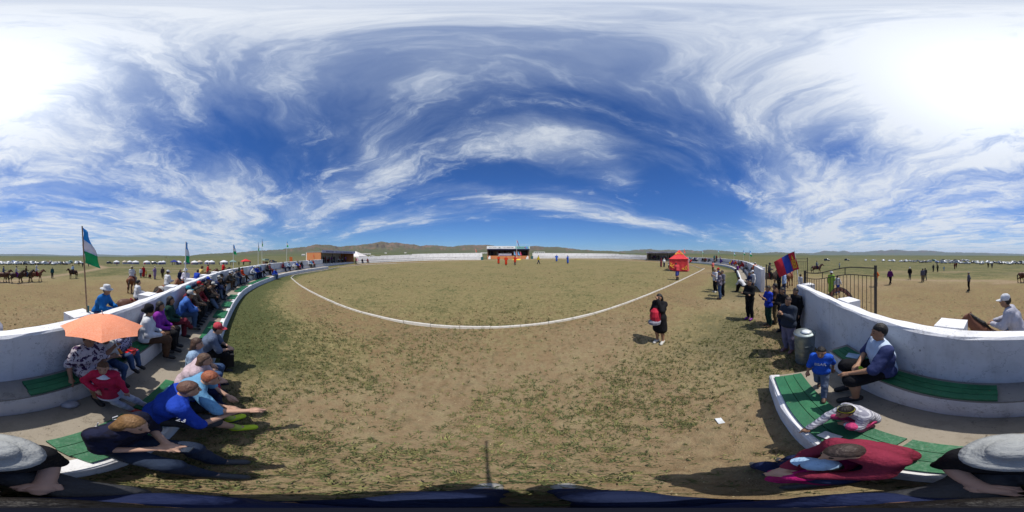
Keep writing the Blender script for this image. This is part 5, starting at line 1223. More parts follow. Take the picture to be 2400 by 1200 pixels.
# right: man in raglan tee, two children
POINT = over(pose(POSES['sit'], kn=(.16, .44, .10), an=(.14, .40, -.34)), ell=(-.27, .24, .33), wrl=(-.16, .46, .22), elr=(.27, .16, .27), wrr=(.0, .34, .24), hed=(-.01, .075, .735)); POSES['sit_point'] = POINT
t = sitter('man in white and navy raglan tee sitting sideways on the green bench', W_LEFT, 2072, 'bench', 28, 'sit_point', topm=RAG, bot='black', sleeve='short', legs='shorts', skin=SKIN, ht=1.78, fat=1.14)
held('toy', 'small lime green toy in the lap of the man in raglan tee', t, (-.07, .34, .20), MB().lathe([(.02, -.05), (.045, -.02), (.05, .02), (.02, .05)], 10), plain((.30, .50, .03)))
STEPUP = over(POSES['walk'], anl=(-.10, .30, .13), tol=(-.11, .44, .08), wrr=(.26, .15, .95), hed=(0, .06, 1.55)); POSES['stepup'] = STEPUP
pb = Vector((1.97, -.67, gz(2, -.6) + H_STEP + .01)); t = person('small boy in blue lettered tee stepping over the green boards', 'stepup', pb, -62, 1.02, (.02, .09, .48), 'gblue', sleeve='short', shoes='brown', hair='short')
fo = bpy.data.curves.new('lettering', 'FONT'); fo.body = 'BEAR'; fo.size = .105; fo.extrude = .002; fo.align_x = 'CENTER'; fo.materials.append(plain((.5, .52, .58)))
lt = font_mesh(fo); lt.parent = t; lt.location = (0, .162, 1.21); lt.rotation_euler = (R(86), 0, R(180))
SQ2 = over(POSES['squat'], elr=(.20, .38, .44), wrr=(.16, .66, .22), wrl=(-.08, .34, .38), hed=(0, .32, .72)); POSES['squat2'] = SQ2
pg = Vector((1.18, -.80, gz(1.2, -.8) + H_STEP)); t = person('girl in grey striped sleeves and pink trousers squatting over the green board', 'squat2', pg, -12, 1.22, 'white', (.50, .06, .17), topm=STR2, hair='tail', shoes='pink')
MB().lathe([(.098, .0), (.101, .012), (.098, .024)], 16, (0, .30, .80), False).build('yellow_headband', plain((.62, .60, .04)), t)
for i, (x, y, r_, l_, lab, sz) in enumerate(((1.06, -.42, .5, 'leaflet', 'pale leaflet on the board under the girl hand', .16), (.30, -.62, .9, 'leaflet', 'small white card on the green board beside the grey hat', .12))):
    o = MB().box(0, 0, 0, sz, sz * .66, .003).build(l_, M_PAPER); o.location = (x, y, gz(x, y) + H_STEP + .046); o.rotation_euler = (0, 0, r_); tag(o, lab, 'paper')
p, a = seat(W_LEFT, 1998, 'bench'); o = MB().box(0, 0, 0, .2, .15, .004).build('leaflet', plain((.30, .42, .55))); o.location = p + Vector((0, 0, .006)); o.rotation_euler = (0, 0, .7); tag(o, 'blue printed leaflet on the short board at the bench end', 'paper')
# ---------------------------------------------------------------- bench on the left, nearest first
WOM = over(pose(POSES['sit'], kn=(.15, .44, .10), an=(.10, .40, -.35)), elr=(.30, .02, .28), wrr=(.33, .16, .06), ell=(-.25, .16, .36), wrl=(-.30, .30, .58)); POSES['sit_umb'] = WOM
wo_ = sitter('woman in white and purple floral dress holding the orange umbrella', W_LEFT, 202, 'bench', 6, 'sit_umb', topm=FL1, dress='dress', legs=None, sleeve='short', hair='bun', skin=SKIN, ht=1.50, fat=1.22, female=True)
um = thing('umbrella', 'open orange patterned umbrella shading the woman and children', 'umbrella', (0, 0, 0), 0)
hx = Matrix.LocRotScale(wo_.location, wo_.rotation_euler, wo_.scale) @ Vector((-.30, .40, .60)); az_, d_ = px_az(238), 2.02
tip = Vector((math.sin(R(az_)) * d_, math.cos(R(az_)) * d_, 1.945)); um.location = tip
um.rotation_euler = Vector((math.sin(R(az_)) * .13, math.cos(R(az_)) * .13, 1)).to_track_quat('Z', 'Y').to_euler()
Mi = Matrix.LocRotScale(um.location, um.rotation_euler, None).inverted()
M_UMB = noisy('orange_umbrella_cloth', (.62, .19, .085), (.70, .30, .19), 90, .7, .2)
V, F = [(0, 0, 0)], []; ng, sub = 8, 6; RU = .52
for i in range(1, 7):
    rr_ = i / 6
    for k in range(ng * sub):
        g_, f_ = divmod(k, sub); a0, a1 = 2 * math.pi * g_ / ng, 2 * math.pi * (g_ + 1) / ng; w1 = f_ / sub
        x = (math.cos(a0) * (1 - w1) + math.cos(a1) * w1) * rr_ * RU; y = (math.sin(a0) * (1 - w1) + math.sin(a1) * w1) * rr_ * RU
        sag = math.sin(math.pi * w1); V.append((x * (1 - .05 * sag * rr_), y * (1 - .05 * sag * rr_), -.19 * rr_ ** 1.7 - .012 * sag * rr_ * -1 - .0))
nn = ng * sub
for k in range(nn): F.append((0, 1 + k, 1 + (k + 1) % nn))
for i in range(5):
    for k in range(nn): a = 1 + i * nn + k; b = 1 + i * nn + (k + 1) % nn; F.append((a, a + nn, b + nn, b))
mesh_obj('canopy', V, F, M_UMB, um)
MB().tube([(0, 0, .05), tuple(Mi @ hx)], .006, 8).build('shaft', M_POLE, um); hv = Mi @ hx; MB().tube([tuple(hv), tuple(hv + hv.normalized() * .10)], [.016, .02], 10).build('handle', plain((.62, .20, .02)), um)
for k in range(ng):
    a = 2 * math.pi * k / ng; MB().tube([(0, 0, -.012), (math.cos(a) * RU * .55, math.sin(a) * RU * .55, -.077), (math.cos(a) * RU * .99, math.sin(a) * RU * .99, -.196)], .0035, 5).build('rib', M_ZINC, um)
GIRL = over(STAND, pel=(0, 0, .80), che=(.05, .02, 1.10), nec=(.07, .03, 1.33), hed=(.08, .06, 1.475), shl=(-.11, .03, 1.27), shr=(.24, .02, 1.27), ell=(-.20, .05, 1.02), wrl=(-.28, .12, .82), elr=(.40, -.02, 1.02), wrr=(.20, .14, .90), hil=(-.08, 0, .77), hir=(.08, 0, .77), knl=(-.36, .02, .45), anl=(-.62, .02, .10), tol=(-.74, .12, .05), knr=(-.12, .12, .42), anr=(-.36, .10, .08), tor=(-.50, .19, .04)); POSES['lean_girl'] = GIRL
pgz = Vector((-1.06, -1.36, gz(-1, -1.3) + H_STEP)); t = person('little girl in crimson dress with white collar leaning on the woman', 'lean_girl', pgz, 38, 1.10, (.46, .02, .06), (.48, .50, .56), hair='tail', hairc=(.10, .045, .02), skin=(.36, .20, .13), shoes=(.36, .03, .03), J=GIRL)
cp, pp = np.array(GIRL['che']), np.array(GIRL['pel']); w_ = cp * .45 + pp * .55
MB().lathe([(.135, -.02), (.138, 0), (.135, .02)], 18, tuple(w_), False).build('black_belt', plain((.02, .01, .02)), t); nk_ = np.array(GIRL['nec'])
MB().lathe([(.065, .0), (.10, -.03), (.145, -.075)], 18, tuple(nk_ - np.array([0, -.01, .0])), False).build('white_collar', plain((.55, .55, .58)), t)
sk = MB().lathe([(.135, .06), (.165, -.05), (.20, -.17), (.19, -.18)], 20, tuple(pp), False).build('skirt', plain((.42, .02, .055)), t); sk.location = (0, .02, .02)
MB().lathe([(.17, -.16), (.205, -.23), (.195, -.235)], 20, tuple(pp), False).build('petticoat', plain((.55, .54, .58)), t).location = (-.02, .02, .02)
sitter('boy half hidden behind the umbrella shaft', W_LEFT, 243, 'bench', 10, 'sit_arms', top='offw', bot='jeans', sleeve='short', ht=1.30, skin=SKIN2)
t = sitter('boy in white and purple patterned shirt with red toy on the bench', W_LEFT, 284, 'bench', 4, 'sit_low', topm=FL2, bot='jeans', sleeve='short', ht=1.12, skin=SKIN2)
held('toy', 'shiny red toy car in the hands of the boy on the bench', t, (0, .36, .25), MB().box(0, 0, 0, .2, .11, .06).box(0, 0, .045, .11, .09, .05), plain((.55, .015, .015), .3, .5))
sitter('woman in white cardigan with black hair resting hands in lap', W_LEFT, 339, 'bench', -30, 'sit', top='white', bot='brown', hair='bun', ht=1.66, fat=1.15, female=True, hat='scarf', hatc='black')
sitter('woman in bright purple top with long black hair on the bench', W_LEFT, 368, 'bench', -12, 'sit', top=(.22, .03, .28), bot='black', hair='long', ht=1.62, female=True)
sitter('woman in dark green jacket and maroon skirt on the bench', W_LEFT, 392, 'bench', -18, 'sit_cross', top='dgreen', bot='maroon', hair='long', ht=1.64, female=True)
stander('toddler in striped vest and blue and yellow cap drinking from a bottle', 384, 802, -125, 'phone', H_STEP, topm=STR, bot='dgrey', legs='shorts', sleeve='short', ht=.98, hat='cap', hatc=(.02, .07, .45), skin=SKIN, shoes='dgrey')
sitter('man in white cap and grey and blue jacket bending to a toddler', W_LEFT, 421, 'bench', -20, 'sit_lean', top=(.05, .13, .40), bot='jeans', hat='cap', hatc='offw', ht=1.72)
stander('toddler in white tee and blue trousers standing before the man in cap', 450, 752, -150, 'hold', H_STEP, top='white', bot='blue', sleeve='short', ht=.92)
row = [(436, 'woman in teal cap and maroon jacket', 'maroon', 'black', 'sit', 'cap', (.03, .24, .30)), (443, 'man in brown jacket just past the teal cap', 'brown', 'black', 'sit_lean', None, 0), (449.5, 'man in navy cap and brown checked shirt', 'brown', 'black', 'sit', 'cap', 'navy'), (456, 'bareheaded man in dark red shirt', 'dred', 'dgrey', 'sit_lean', None, 0), (461.5, 'man in bright red cap and dark brown coat', 'brown', 'black', 'sit', 'cap', 'red'), (467, 'man in dark jacket with grey jeans stretched out', 'black', 'gblue', 'sit_clasp', None, 0),
       (472.5, 'man in navy cap and black jacket', 'black', 'dgrey', 'sit_arms', 'cap', 'navy'), (478, 'man in pale cap and dark brown shirt leaning on knees', 'brown', 'black', 'sit_knee', 'cap', 'offw'), (484, 'man in royal blue cap and maroon shirt', 'maroon', 'navy', 'sit', 'cap', 'blue'), (489, 'man in white brimmed hat and black shirt', 'black', 'black', 'sit', 'brim', 'offw'), (494.5, 'man in navy jacket with bowed head', 'navy', 'gblue', 'sit_knee', None, 0), (500.5, 'man in white cap and navy jacket', 'navy', 'navy', 'sit_lean', 'cap', 'offw'), (506.5, 'man in black cap at the end of the tight row', 'black', 'black', 'sit_lean', 'cap', 'black'),
       (529, 'man in white patterned cap and grey jacket after the gap', 'dgrey', 'brown', 'sit_lean', 'cap', 'white'), (535, 'man in brown camouflage jacket', None, 'brown', 'sit_lean', 'cap', 'offw'), (545.5, 'man in light grey jacket under the blue flag', 'grey', 'gblue', 'sit_lean', None, 0), (551.5, 'man in navy tracksuit with white stripes', 'navy', 'navy', 'sit_lean', 'cap', 'dgreen'), (558.5, 'man in grey shirt left of the orange jacket', 'grey', 'grey', 'sit', None, 0), (566, 'person in bright orange red jacket', (.52, .05, .015), 'brown', 'sit_cross', None, 0),
       (588, 'person in white shirt and white cap, first of the blue row', 'white', 'gblue', 'sit_lean', 'cap', 'white'), (593.5, 'person in blue shirt, first after the white shirt', 'blue', 'navy', 'sit_lean', 'brim', 'offw'), (598.5, 'person in blue shirt and white cap, second in the blue row', 'blue', 'navy', 'sit_lean', 'cap', 'white'), (603.5, 'person in slate blue shirt, third in the blue row', 'gblue', 'navy', 'sit_lean', 'cap', 'lblue'), (608.5, 'person in blue shirt at the far end of the blue row', 'blue', 'black', 'sit_cross', 'brim', 'offw'),
       (625.5, 'man in black with straw hat before the wall bend', 'dgrey', 'black', 'sit', 'brim', 'cream'), (631, 'person in maroon robe before the wall bend', 'maroon', 'maroon', 'sit', None, 0), (662.5, 'person in maroon top, first on the bent wall', 'maroon', 'navy', 'sit', None, 0), (673.5, 'person in pale blue shirt on the bent wall', (.32, .42, .55), 'navy', 'sit_lean', None, 0), (687, 'person in white trousers bending forward on the bent wall', 'white', 'offw', 'sit_knee', None, 0), (692, 'person in deep blue shirt on the bent wall', 'blue', 'brown', 'sit_knee', None, 0), (697.5, 'person in white top and red skirt on the bent wall', 'white', 'red', 'sit', None, 0), (704, 'person in black beside the orange board', 'black', 'navy', 'sit_lean', None, 0), (724, 'person in white shirt near the orange pavilion', 'white', 'dgrey', 'sit', None, 0), (728, 'person in pale grey top near the orange pavilion', 'lblue', 'offw', 'sit_lean', None, 0), (733, 'person in red top nearest the orange pavilion', 'red', 'brown', 'sit', None, 0)]
CRP = [pattern('check_shirt_%d' % k, 'plaid', c0, c1, 110) for k, (c0, c1) in enumerate((((.07, .04, .028), (.16, .12, .09)), ((.12, .016, .03), (.22, .08, .09)), ((.014, .02, .05), (.10, .12, .18))))]
for i, (px, lab, tp, bt_, pz, ht_, hc) in enumerate(row):
    pm = CAMO if tp is None else {'brown': CRP[0], 'maroon': CRP[1], 'navy': CRP[2]}.get(tp) if isinstance(tp, str) and i % 2 else None
    sitter(lab + ', on the white bench', W_LEFT, px, 'bench', random.uniform(-22, 6), pz, top=tp or 'brown', topm=pm, bot=bt_, hat=ht_, hatc=hc or 'white', ht=random.uniform(1.62, 1.78), skin=SKIN2 if i % 3 else SKIN, group='spectators on the left bench', shoes='dgrey' if i % 2 else 'black')
stander('man in white trousers standing on the step at the wall bend', 636, 640, 60, 'hold', H_STEP, top='grey', bot='offw', group='spectators on the left bench')
sitter('person in jeans sitting on the step edge at the wall bend', W_LEFT, 641, 'step', 10, 'sit_lean', top='blue', bot='jeans', group='spectators on the left bench')
# ---------------------------------------------------------------- stand beyond the gate
rrow = [(1612.5, 'bench', 'person in white cap beside the red tent edge', 'white', 'navy', 'sit', 'cap', 'white'), (1616.5, 'bench', 'person in teal and white top near the red tent', 'teal', 'white', 'sit', None, 0), (1620, 'step', 'person in bright red robe low on the step near the tent', 'red', 'red', 'sit', None, 0), (1624, 'bench', 'person in white shirt, fourth from the tent', 'white', 'navy', 'sit_lean', None, 0), (1628, 'bench', 'person in navy, fifth from the tent', 'navy', 'navy', 'sit', None, 0), (1631.5, 'bench', 'person in lilac and red, sixth from the tent', 'lil', 'navy', 'sit', None, 0), (1635, 'bench', 'person in white top and dark trousers, last of the tent group', 'white', 'dgrey', 'sit_lean', None, 0),
        (1648, 'bench', 'person in black, left of the brown trio', 'black', 'black', 'sit_lean', None, 0), (1652, 'bench', 'person in brown with bare knees, middle of the trio', 'brown', 'brown', 'sit_lean', None, 0), (1655.5, 'bench', 'person in dark red, right of the trio', 'dred', 'brown', 'sit_lean', None, 0), (1663, 'bench', 'person in grey with legs stretched, alone past the trio', 'dgrey', 'navy', 'sit_clasp', None, 0), (1678, 'bench', 'person in beige sitting below the standing pair', 'cream', 'brown', 'sit_lean', None, 0), (1692, 'bench', 'person in violet robe leaning aside', (.04, .02, .17), 'navy', 'sit_lean', None, 0),
        (1714, 'bench', 'woman in yellow and orange headscarf and purple robe', 'yellow', 'purple', 'sit', None, 0), (1719, 'bench', 'person in purple robe beside the yellow one', 'purple', 'purple', 'sit_lean', None, 0), (1726, 'bench', 'person in red and orange top right of the purple robe', (.45, .06, .03), 'red', 'sit_lean', None, 0), (1732.5, 'bench', 'person in brown robe with pale sleeve', 'brown', 'brown', 'sit', None, 0), (1738, 'bench', 'person in dark brown robe beside the red trousers', 'brown', 'dgrey', 'sit', None, 0), (1743, 'bench', 'person in dark blue hat and red trousers', 'dred', 'red', 'sit_clasp', None, 0), (1750.5, 'bench', 'man in grey green tee with blue cap leaning back', 'grey', 'dgrey', 'sit', 'cap', 'gblue')]
for i, (px, rw, lab, tp, bt_, pz, ht_, hc) in enumerate(rrow):
    sitter(lab, W_RIGHT, px, rw, random.uniform(-10, 15), pz, top=tp, bot=bt_, hat=ht_, hatc=hc or 'white', ht=random.uniform(1.6, 1.76), skin=SKIN2, group='spectators on the stand beyond the gate', dress='deel' if 'robe' in lab else None)
def on_bench(label, cur, px, pz, turn=0, row='bench', **k):
    p, a = seat(cur, px, row); p.z -= .04; return person(label, pz, p, a + turn, **k)
on_bench('person in teal top standing on the bench of the right stand', W_RIGHT, 1674, 'stand', top='teal', bot='navy', group='spectators on the stand beyond the gate'); on_bench('person in navy and maroon standing on the bench beside the teal one', W_RIGHT, 1679, 'behind', top='maroon', bot='navy', group='spectators on the stand beyond the gate'); on_bench('child in lilac standing against the white wall of the right stand', W_RIGHT, 1688, 'stand', top='lil', bot='gblue', ht=1.4, group='spectators on the stand beyond the gate')
sitter('woman in purple top and wide straw hat on the near step of the right stand', W_RIGHT, 1730, 'step', 20, 'sit_phone', top='purple', bot='dgrey', hat='sun', hatc='cream', hair='long', ht=1.66, group='spectators on the stand beyond the gate')
sitter('person in white jacket bowing forward at the stand end near the gate', W_RIGHT, 1745, 'step', 30, 'sit_knee', top='white', bot='black', ht=1.7, near=9, group='spectators on the stand beyond the gate')
stander('person in navy top leaning on the wall end by the gate', 1757, 695, -30, 'crossed', top='navy', bot='black', hat=None, ht=1.62, group='spectators on the stand beyond the gate')
stander('person in white shirt and white cap against the wall end', 1764, 690, -40, 'stand', top='white', bot='dgrey', hat='cap', hatc='white', ht=1.68, group='spectators on the stand beyond the gate')
# ---------------------------------------------------------------- standing on the sand
t = stander('woman in black dress standing alone with a hand at her sunglasses', 1546, 803, -98, 'shade', top='black', dress='dress', legs=None, hair='long', sleeve='long', shoes='offw', skin=SKIN, ht=1.58, female=True)
held('backpack', 'red backpack carried in front of the woman in black dress', t, (.0, .24, 1.08), MB().lathe([(.02, -.20), (.13, -.17), (.15, -.02), (.13, .12), (.06, .20), (.0, .21)], 12), plain((.42, .015, .04)), cat='bag')
held('folded_jacket', 'grey jacket hanging below the red backpack', t, (.02, .25, .86), MB().lathe([(.10, -.07), (.16, -.05), (.17, .02), (.12, .08), (.02, .09)], 10), plain((.22, .22, .27)), cat='jacket')
held('sunglasses', 'dark sunglasses on the woman in black dress', t, (0, .115, 1.59), MB().box(-.035, 0, 0, .055, .012, .036).box(.035, 0, 0, .055, .012, .036).box(0, 0, .008, .03, .008, .008), M_PHONE)
stander('man in red tee and dark green trousers far along the kerb', 1671, 640, 20, 'hold', top=(.50, .13, .12), bot='olive', sleeve='short')
stander('man in white tee looking at a phone, left of the group of four', 1676, 685, -60, 'phone', top='white', bot='black', sleeve='short', hairc=(.2, .18, .17), shoes='offw')
stander('man in red cap and blue tee behind the group of four', 1684, 681, -30, 'stand', top='blue', bot='black', sleeve='short', hat='cap', hatc='red')
stander('man in checked dark shirt and jeans in front of the group of four', 1687, 701, -20, 'crossed', topm=PLD, bot='jeans', sleeve='long', shoes='brown')
stander('man in grey shirt and black trousers at right of the group of four', 1693, 694, -50, 'hold', top=(.12, .12, .15), bot='black', fat=1.1, sleeve='short')
stander('man all in black with purple and green shoes standing on the sand', 1757, 748, -58, 'crossed', top='black', bot='black', shoes=(.16, .02, .22), ht=1.72)
stander('boy in royal blue tee seen from behind near the gate', 1801, 764, -25, 'phone', top=(.012, .035, .34), bot='dgreen', sleeve='short', shoes='brown', ht=1.62)
stander('person in dark brown jacket half hidden behind the blue tee', 1817, 757, 10, 'hold', top='brown', bot='khaki', ht=1.66)
stander('dark haired person in black behind the woman in hoodie', 1834, 778, -40, 'crossed', top='black', bot='navy', ht=1.66)
stander('woman in charcoal hoodie and pale trousers clapping by the dustbin', 1848, 822, -48, 'phone', top=(.028, .036, .055), bot=(.16, .15, .22), ht=1.66, fat=1.12, shoes=(.2, .1, .1), hairc=(.03, .015, .010), hat=None)
p, a = seat(W_LEFT, 1866, 'bench', .22); p.z = gz(p.x, p.y); person('man in black leaning against the white wall end', 'stand', p, a - 20, 1.70, 'black', 'black')
o = phone_mb(.07, .12).build('food_wrapper', M_PAPER); o.location = at_px(1687, 987) + Vector((0, 0, .012)); o.rotation_euler = (0.1, .05, -.9); tag(o, 'white scrap of paper lying alone on the sand', 'litter')
# ---------------------------------------------------------------- in the ring
RED = (.42, .035, .012)
for px, py, lab, f_, pz in ((1168.5, 618.5, 'official in red robe and pale hat, left of the three in red', 160, 'hold'), (1186, 621.5, 'official in red robe, middle of the three in red', 190, 'akimbo')):
    stander(lab, px, py, f_, pz, top=RED, bot='black', dress='deel', hat='brim' if px < 1170 else None, hatc='cream', ht=1.72, group='people in the ring')
stander('official in red top and grey trousers, right of the three in red', 1207, 621.5, 30, 'hold', top=RED, bot=(.12, .09, .08), dress='coat', hat='brim', hatc='dgrey', ht=1.78, group='people in the ring')
stander('person in yellow shirt and navy trousers walking across the ring', 1262, 619, 75, 'walk', top=(.55, .42, .02), bot='navy', hat='cap', hatc='olive', ht=1.78, group='people in the ring')
stander('wrestler in blue robe, left of the two in blue', 1304.5, 613, 200, 'akimbo', top=C['deelb'], bot='black', dress='deel', ht=1.75, group='people in the ring')
stander('wrestler in blue robe, right of the two in blue', 1330.5, 617.5, 250, 'hold', top=C['deelb'], bot='black', dress='deel', ht=1.8, group='people in the ring')
for px, py, lab, tp, bt_ in ((1274, 605, 'person in grey standing before the right white stand', 'grey', 'gblue'), (1286.5, 605, 'person in maroon standing before the right white stand', 'dred', 'gblue'), (1324.5, 601.5, 'person in white and olive on the steps of the right white stand', 'offw', 'olive'), (1381.5, 602, 'pale figure on the right white stand near its far end', 'offw', 'grey'), (1387.5, 605, 'person in red standing before the right white stand', 'red', 'dred'), (834.5, 619.5, 'person in maroon at the corner of the left white stand', 'maroon', 'black'), (838, 620, 'person in pale pink at the corner of the left white stand', (.48, .30, .36), 'offw'), (1146.5, 607.5, 'child in grey at the left foot of the stage', 'lil', 'gblue')):
    stander(lab, px, py, 180, 'stand', top=tp, bot=bt_, ht=1.15 if px == 1146.5 else 1.68, group='people along the far stands')
sitter('person in black sitting on the left white stand', W_FARL, 849, 'step', 0, 'sit', top='black', bot='navy', group='people along the far stands'); sitter('person in maroon sitting on the left white stand', W_FARL, 861.5, 'step', 0, 'sit', top='maroon', bot='brown', group='people along the far stands')
t = stander('wrestler in red sleeves, blue trunks and boots bowing beside the red tent', 1588, 656.5, 28, 'bend', top=(.40, .04, .05), bot=(.05, .07, .30), sleeve='long', legs='shorts', shoes='boots', skin=(.36, .2, .13), ht=1.86, fat=1.1)
stander('man in maroon robe standing left of the red tent', 1549.5, 626, 150, 'stand', top='maroon', dress='deel', bot='black', ht=1.78, hat='cap', hatc='maroon', group='people by the red tent'); stander('man in white and navy beside the maroon robe', 1556.5, 626, 200, 'hold', top='white', bot='navy', ht=1.72, hat='cap', hatc='offw', group='people by the red tent')
p = at_px(1569, 629); p.z += .42; person('seated official in pale vest in the shade of the red tent', 'sit', p, -120, 1.68, 'offw', 'black', hat='brim', hatc='offw', group='people by the red tent')
ch = thing('folding_chair', 'small dark chair under the seated official by the red tent', 'chair', (p.x, p.y, p.z - .42), R(120)); MB().box(0, 0, .40, .42, .42, .03).build('seat', M_STEEL, ch); MB().box(0, -.2, .62, .42, .03, .3).build('backrest', M_STEEL, ch)
for x in (-.18, .18):
    for y in (-.18, .18): MB().tube([(x, y, 0), (x, y, .4)], .013, 6).build('leg', M_STEEL, ch)
# people in the shade of the pavilions
def shade_crowd(t, L_, n, lab, grp, y0, y1, hb, seed, x0=.06, x1=.94):
    rr = random.Random(seed)
    for i in range(n):
        x = L_ * (x0 + (x1 - x0) * (i + rr.uniform(.2, .8)) / n); y = rr.uniform(y0, y1); st_ = rr.random() < .4
        tp = rr.choice(['navy', 'brown', 'dred', 'dgrey', 'maroon', 'grey', 'olive', 'offw', 'gblue', 'purple']); q = local(t, x, y, hb + (0 if st_ else .45))
        nm = {'dgrey': 'charcoal', 'gblue': 'slate blue', 'offw': 'pale', 'dred': 'dark red'}.get(tp, tp); od = 'first second third fourth fifth sixth seventh eighth ninth tenth eleventh twelfth thirteenth fourteenth fifteenth sixteenth'.split()[i]
        person('%s figure in %s top, %s from the left %s' % ('standing' if st_ else 'seated', nm, od, lab), 'stand' if st_ else rr.choice(['sit', 'sit_lean']), q, -math.degrees(t.rotation_euler.z) + 180 + rr.uniform(-20, 20), rr.uniform(1.6, 1.75), tp, rr.choice(['black', 'navy', 'dgrey', 'brown']), group=grp)
        if not st_:
            c_ = thing('stool', 'stool under the seated figure, %s from the left %s' % (od, lab), 'stool', q - Vector((0, 0, .45)), t.rotation_euler.z, grp + ' stools'); MB().box(0, 0, .42, .4, .36, .04).build('seat', M_WOOD, c_); MB().box(-.15, 0, .2, .05, .3, .4).build('leg', M_WOOD, c_); MB().box(.15, 0, .2, .05, .3, .4).build('leg', M_WOOD, c_)
bpy.context.view_layer.update()
shade_crowd(PL, LL, 15, 'inside the orange pavilion', 'crowd inside the orange pavilion', 1.0, 3.4, .62, 5, .06, .86); shade_crowd(PR, LR, 16, 'inside the grey pavilion', 'crowd inside the grey pavilion', 1.0, 3.2, .55, 6)
shade_crowd(PM, LM, 9, 'on the main stage', 'people on the main stage', 1.6, 3.6, 1.05, 8)
# ---------------------------------------------------------------- outside: riders and walkers
CHEST, BAY, DBAY, BLK = (.17, .060, .026), (.11, .042, .022), (.06, .028, .016), (.02, .014, .012)
for px, py, lab, hl, coat, tp, bt_, wk, hat_, hc, ck in ((8, 661, 'rider in dark vest over white shirt, first of the four riding together', 'bay horse at the rear of the four walking together', BAY, 'gblue', 'jeans', 1, 'cap', (.5, .45, .15), None), (38, 663, 'rider in white vest with dark hair, second of the four riding together', 'dark bay horse, second from the rear of the four', DBAY, 'offw', 'purple', 2, None, 0, None), (61, 661, 'rider in brown coat, third of the four riding together', 'dark bay horse, third of the four walking together', DBAY, 'brown', 'jeans', 1, None, 0, None), (85, 660, 'rider in white shirt and wide white hat leading the four', 'chestnut horse leading the four walking together', CHEST, 'white', (.25, .02, .03), 2, 'sun', 'white', None)):
    q = at_px(px, py); rider(lab, hl, q, px_az(px) + 88, coat, wk, near=None, ht=.98, top=tp, bot=bt_, hat=hat_, hatc=hc or 'white', rgroup='riders outside the arena')
rider('rider in pale blue shirt on the lone dark horse', 'lone dark horse facing the four riders', at_px(171, 652.5), px_az(168) - 128, DBAY, 0, top=(.32, .42, .55), bot='dgrey', ht=.95, rgroup='riders outside the arena')
rider('man in white shirt and hat mounted with his back to the wall', 'chestnut horse seen from behind with long tail', at_px(309, 684), px_az(312) + 14, CHEST, 0, mane=(.06, .03, .02), top='white', bot=(.30, .27, .24), hat='brim', hatc='cream', rgroup='riders outside the arena')
def behind(px, d): return at_d(px, d)
rider('man in blue robe and white fedora leaning over the wall behind the umbrella', 'bay horse hidden behind the wall under the man in blue', behind(232, 4.15), px_az(232) + 120, BAY, 0, 'low', .97, pz='ride_lean', top=(.012, .12, .36), bot='navy', hat='brim', hatc='white', rgroup='riders outside the arena', near=4.6)
rider('boy in white shirt mounted beyond the wall with a thin arm raised', 'brown horse with its rump beside the wall', behind(322, 6.1), px_az(325) + 74, (.09, .035, .02), 0, 'up', .92, pht=1.45, top='white', bot='jeans', rgroup='riders outside the arena')
rider('person in white tee and white cap on the pinto horse', 'white and black pinto horse close behind the wall', behind(392, 9.0), px_az(392) + 60, (.4, .4, .4), 0, 'low', .92, hmat=PINTO, top='white', bot='dgreen', hat='cap', hatc='white', rgroup='riders outside the arena')
rider('man in lilac white shirt and white hat on a chestnut horse by the pennant', 'chestnut horse beside the pennant pole', behind(436, 9.6), px_az(436) - 150, CHEST, 0, 'up', .95, top=(.46, .44, .52), bot=(.22, .04, .02), hat='brim', hatc='white', rgroup='riders outside the arena')
stander('woman in navy with long dark hair standing behind the pennant pole', 423, 676, 30, 'stand', top='navy', bot='jeans', hair='long', ht=1.70, group='people outside behind the left wall')
rider('person in yellow shirt on horseback behind the left wall', 'dark horse behind the left wall under the yellow shirt', behind(468, 12.5), px_az(468) + 60, DBAY, 0, 'up', .95, pz='ride_lean', top=(.50, .36, .12), bot='khaki', hat='brim', hatc='brown', rgroup='riders outside the arena')
rider('person in blue top on horseback left of the yellow shirt', 'dark horse behind the left wall under the blue top', behind(459, 10.8), px_az(459) + 40, BLK, 0, 'low', .85, pz='ride_lean', top='blue', bot='navy', rgroup='riders outside the arena')
rider('boy in red track jacket on horseback behind the left wall', 'bay horse behind the left wall under the red jacket', behind(487, 16.5), px_az(487) + 80, BAY, 0, 'up', .95, pht=1.5, top='red', bot='dgrey', rgroup='riders outside the arena')
rider('person in red shirt on horseback farther behind the left wall', 'dark horse farther behind the left wall', behind(523, 19), px_az(523) + 60, BLK, 0, 'up', .9, top='red', bot='black', rgroup='riders outside the arena')
rider('man in pale grey shirt and white cap mounted just behind the wall', 'bay horse whose ear shows over the wall', Vector((.12, -2.98, gz(.1, -3))), 92, (.14, .055, .03), 0, 'up', .96, pz='ride_lean', top=(.36, .36, .42), bot='jeans', hat='cap', hatc='white', fat=1.12, rgroup='riders outside the arena', near=3.4)
rider('rider in slate jacket trotting on a brown horse beyond the gate', 'brown horse trotting beyond the gate', at_px(1914, 641), px_az(1914) + 84, (.10, .045, .03), 1, top='gblue', bot='navy', rgroup='riders outside the arena')
horse('bay horse grazing outside, cut by the picture edge', at_px(2402, 662), px_az(2400) + 84, BAY, walk=1, head='low', saddle=False)
rider('rider in grey waiting in the gateway', 'grey brown horse standing across the gateway', at_px(1803, 672), px_az(1803) + 84, (.075, .052, .042), 0, 'up', .97, top='dgrey', bot='black', hat='cap', hatc='dgrey', rgroup='riders outside the arena')
horse('chestnut horse in the gateway seen from behind', at_px(1849, 672), px_az(1849) + 20, CHEST, head='up')
stander('man in blue and white jacket standing in the gateway under the flag', 1838, 693, 20, 'stand', top=(.20, .28, .46), bot='navy', ht=1.70); stander('dark figure holding the horse in the gateway', 1826, 690, -20, 'hold', top='black', bot='black', ht=1.66)
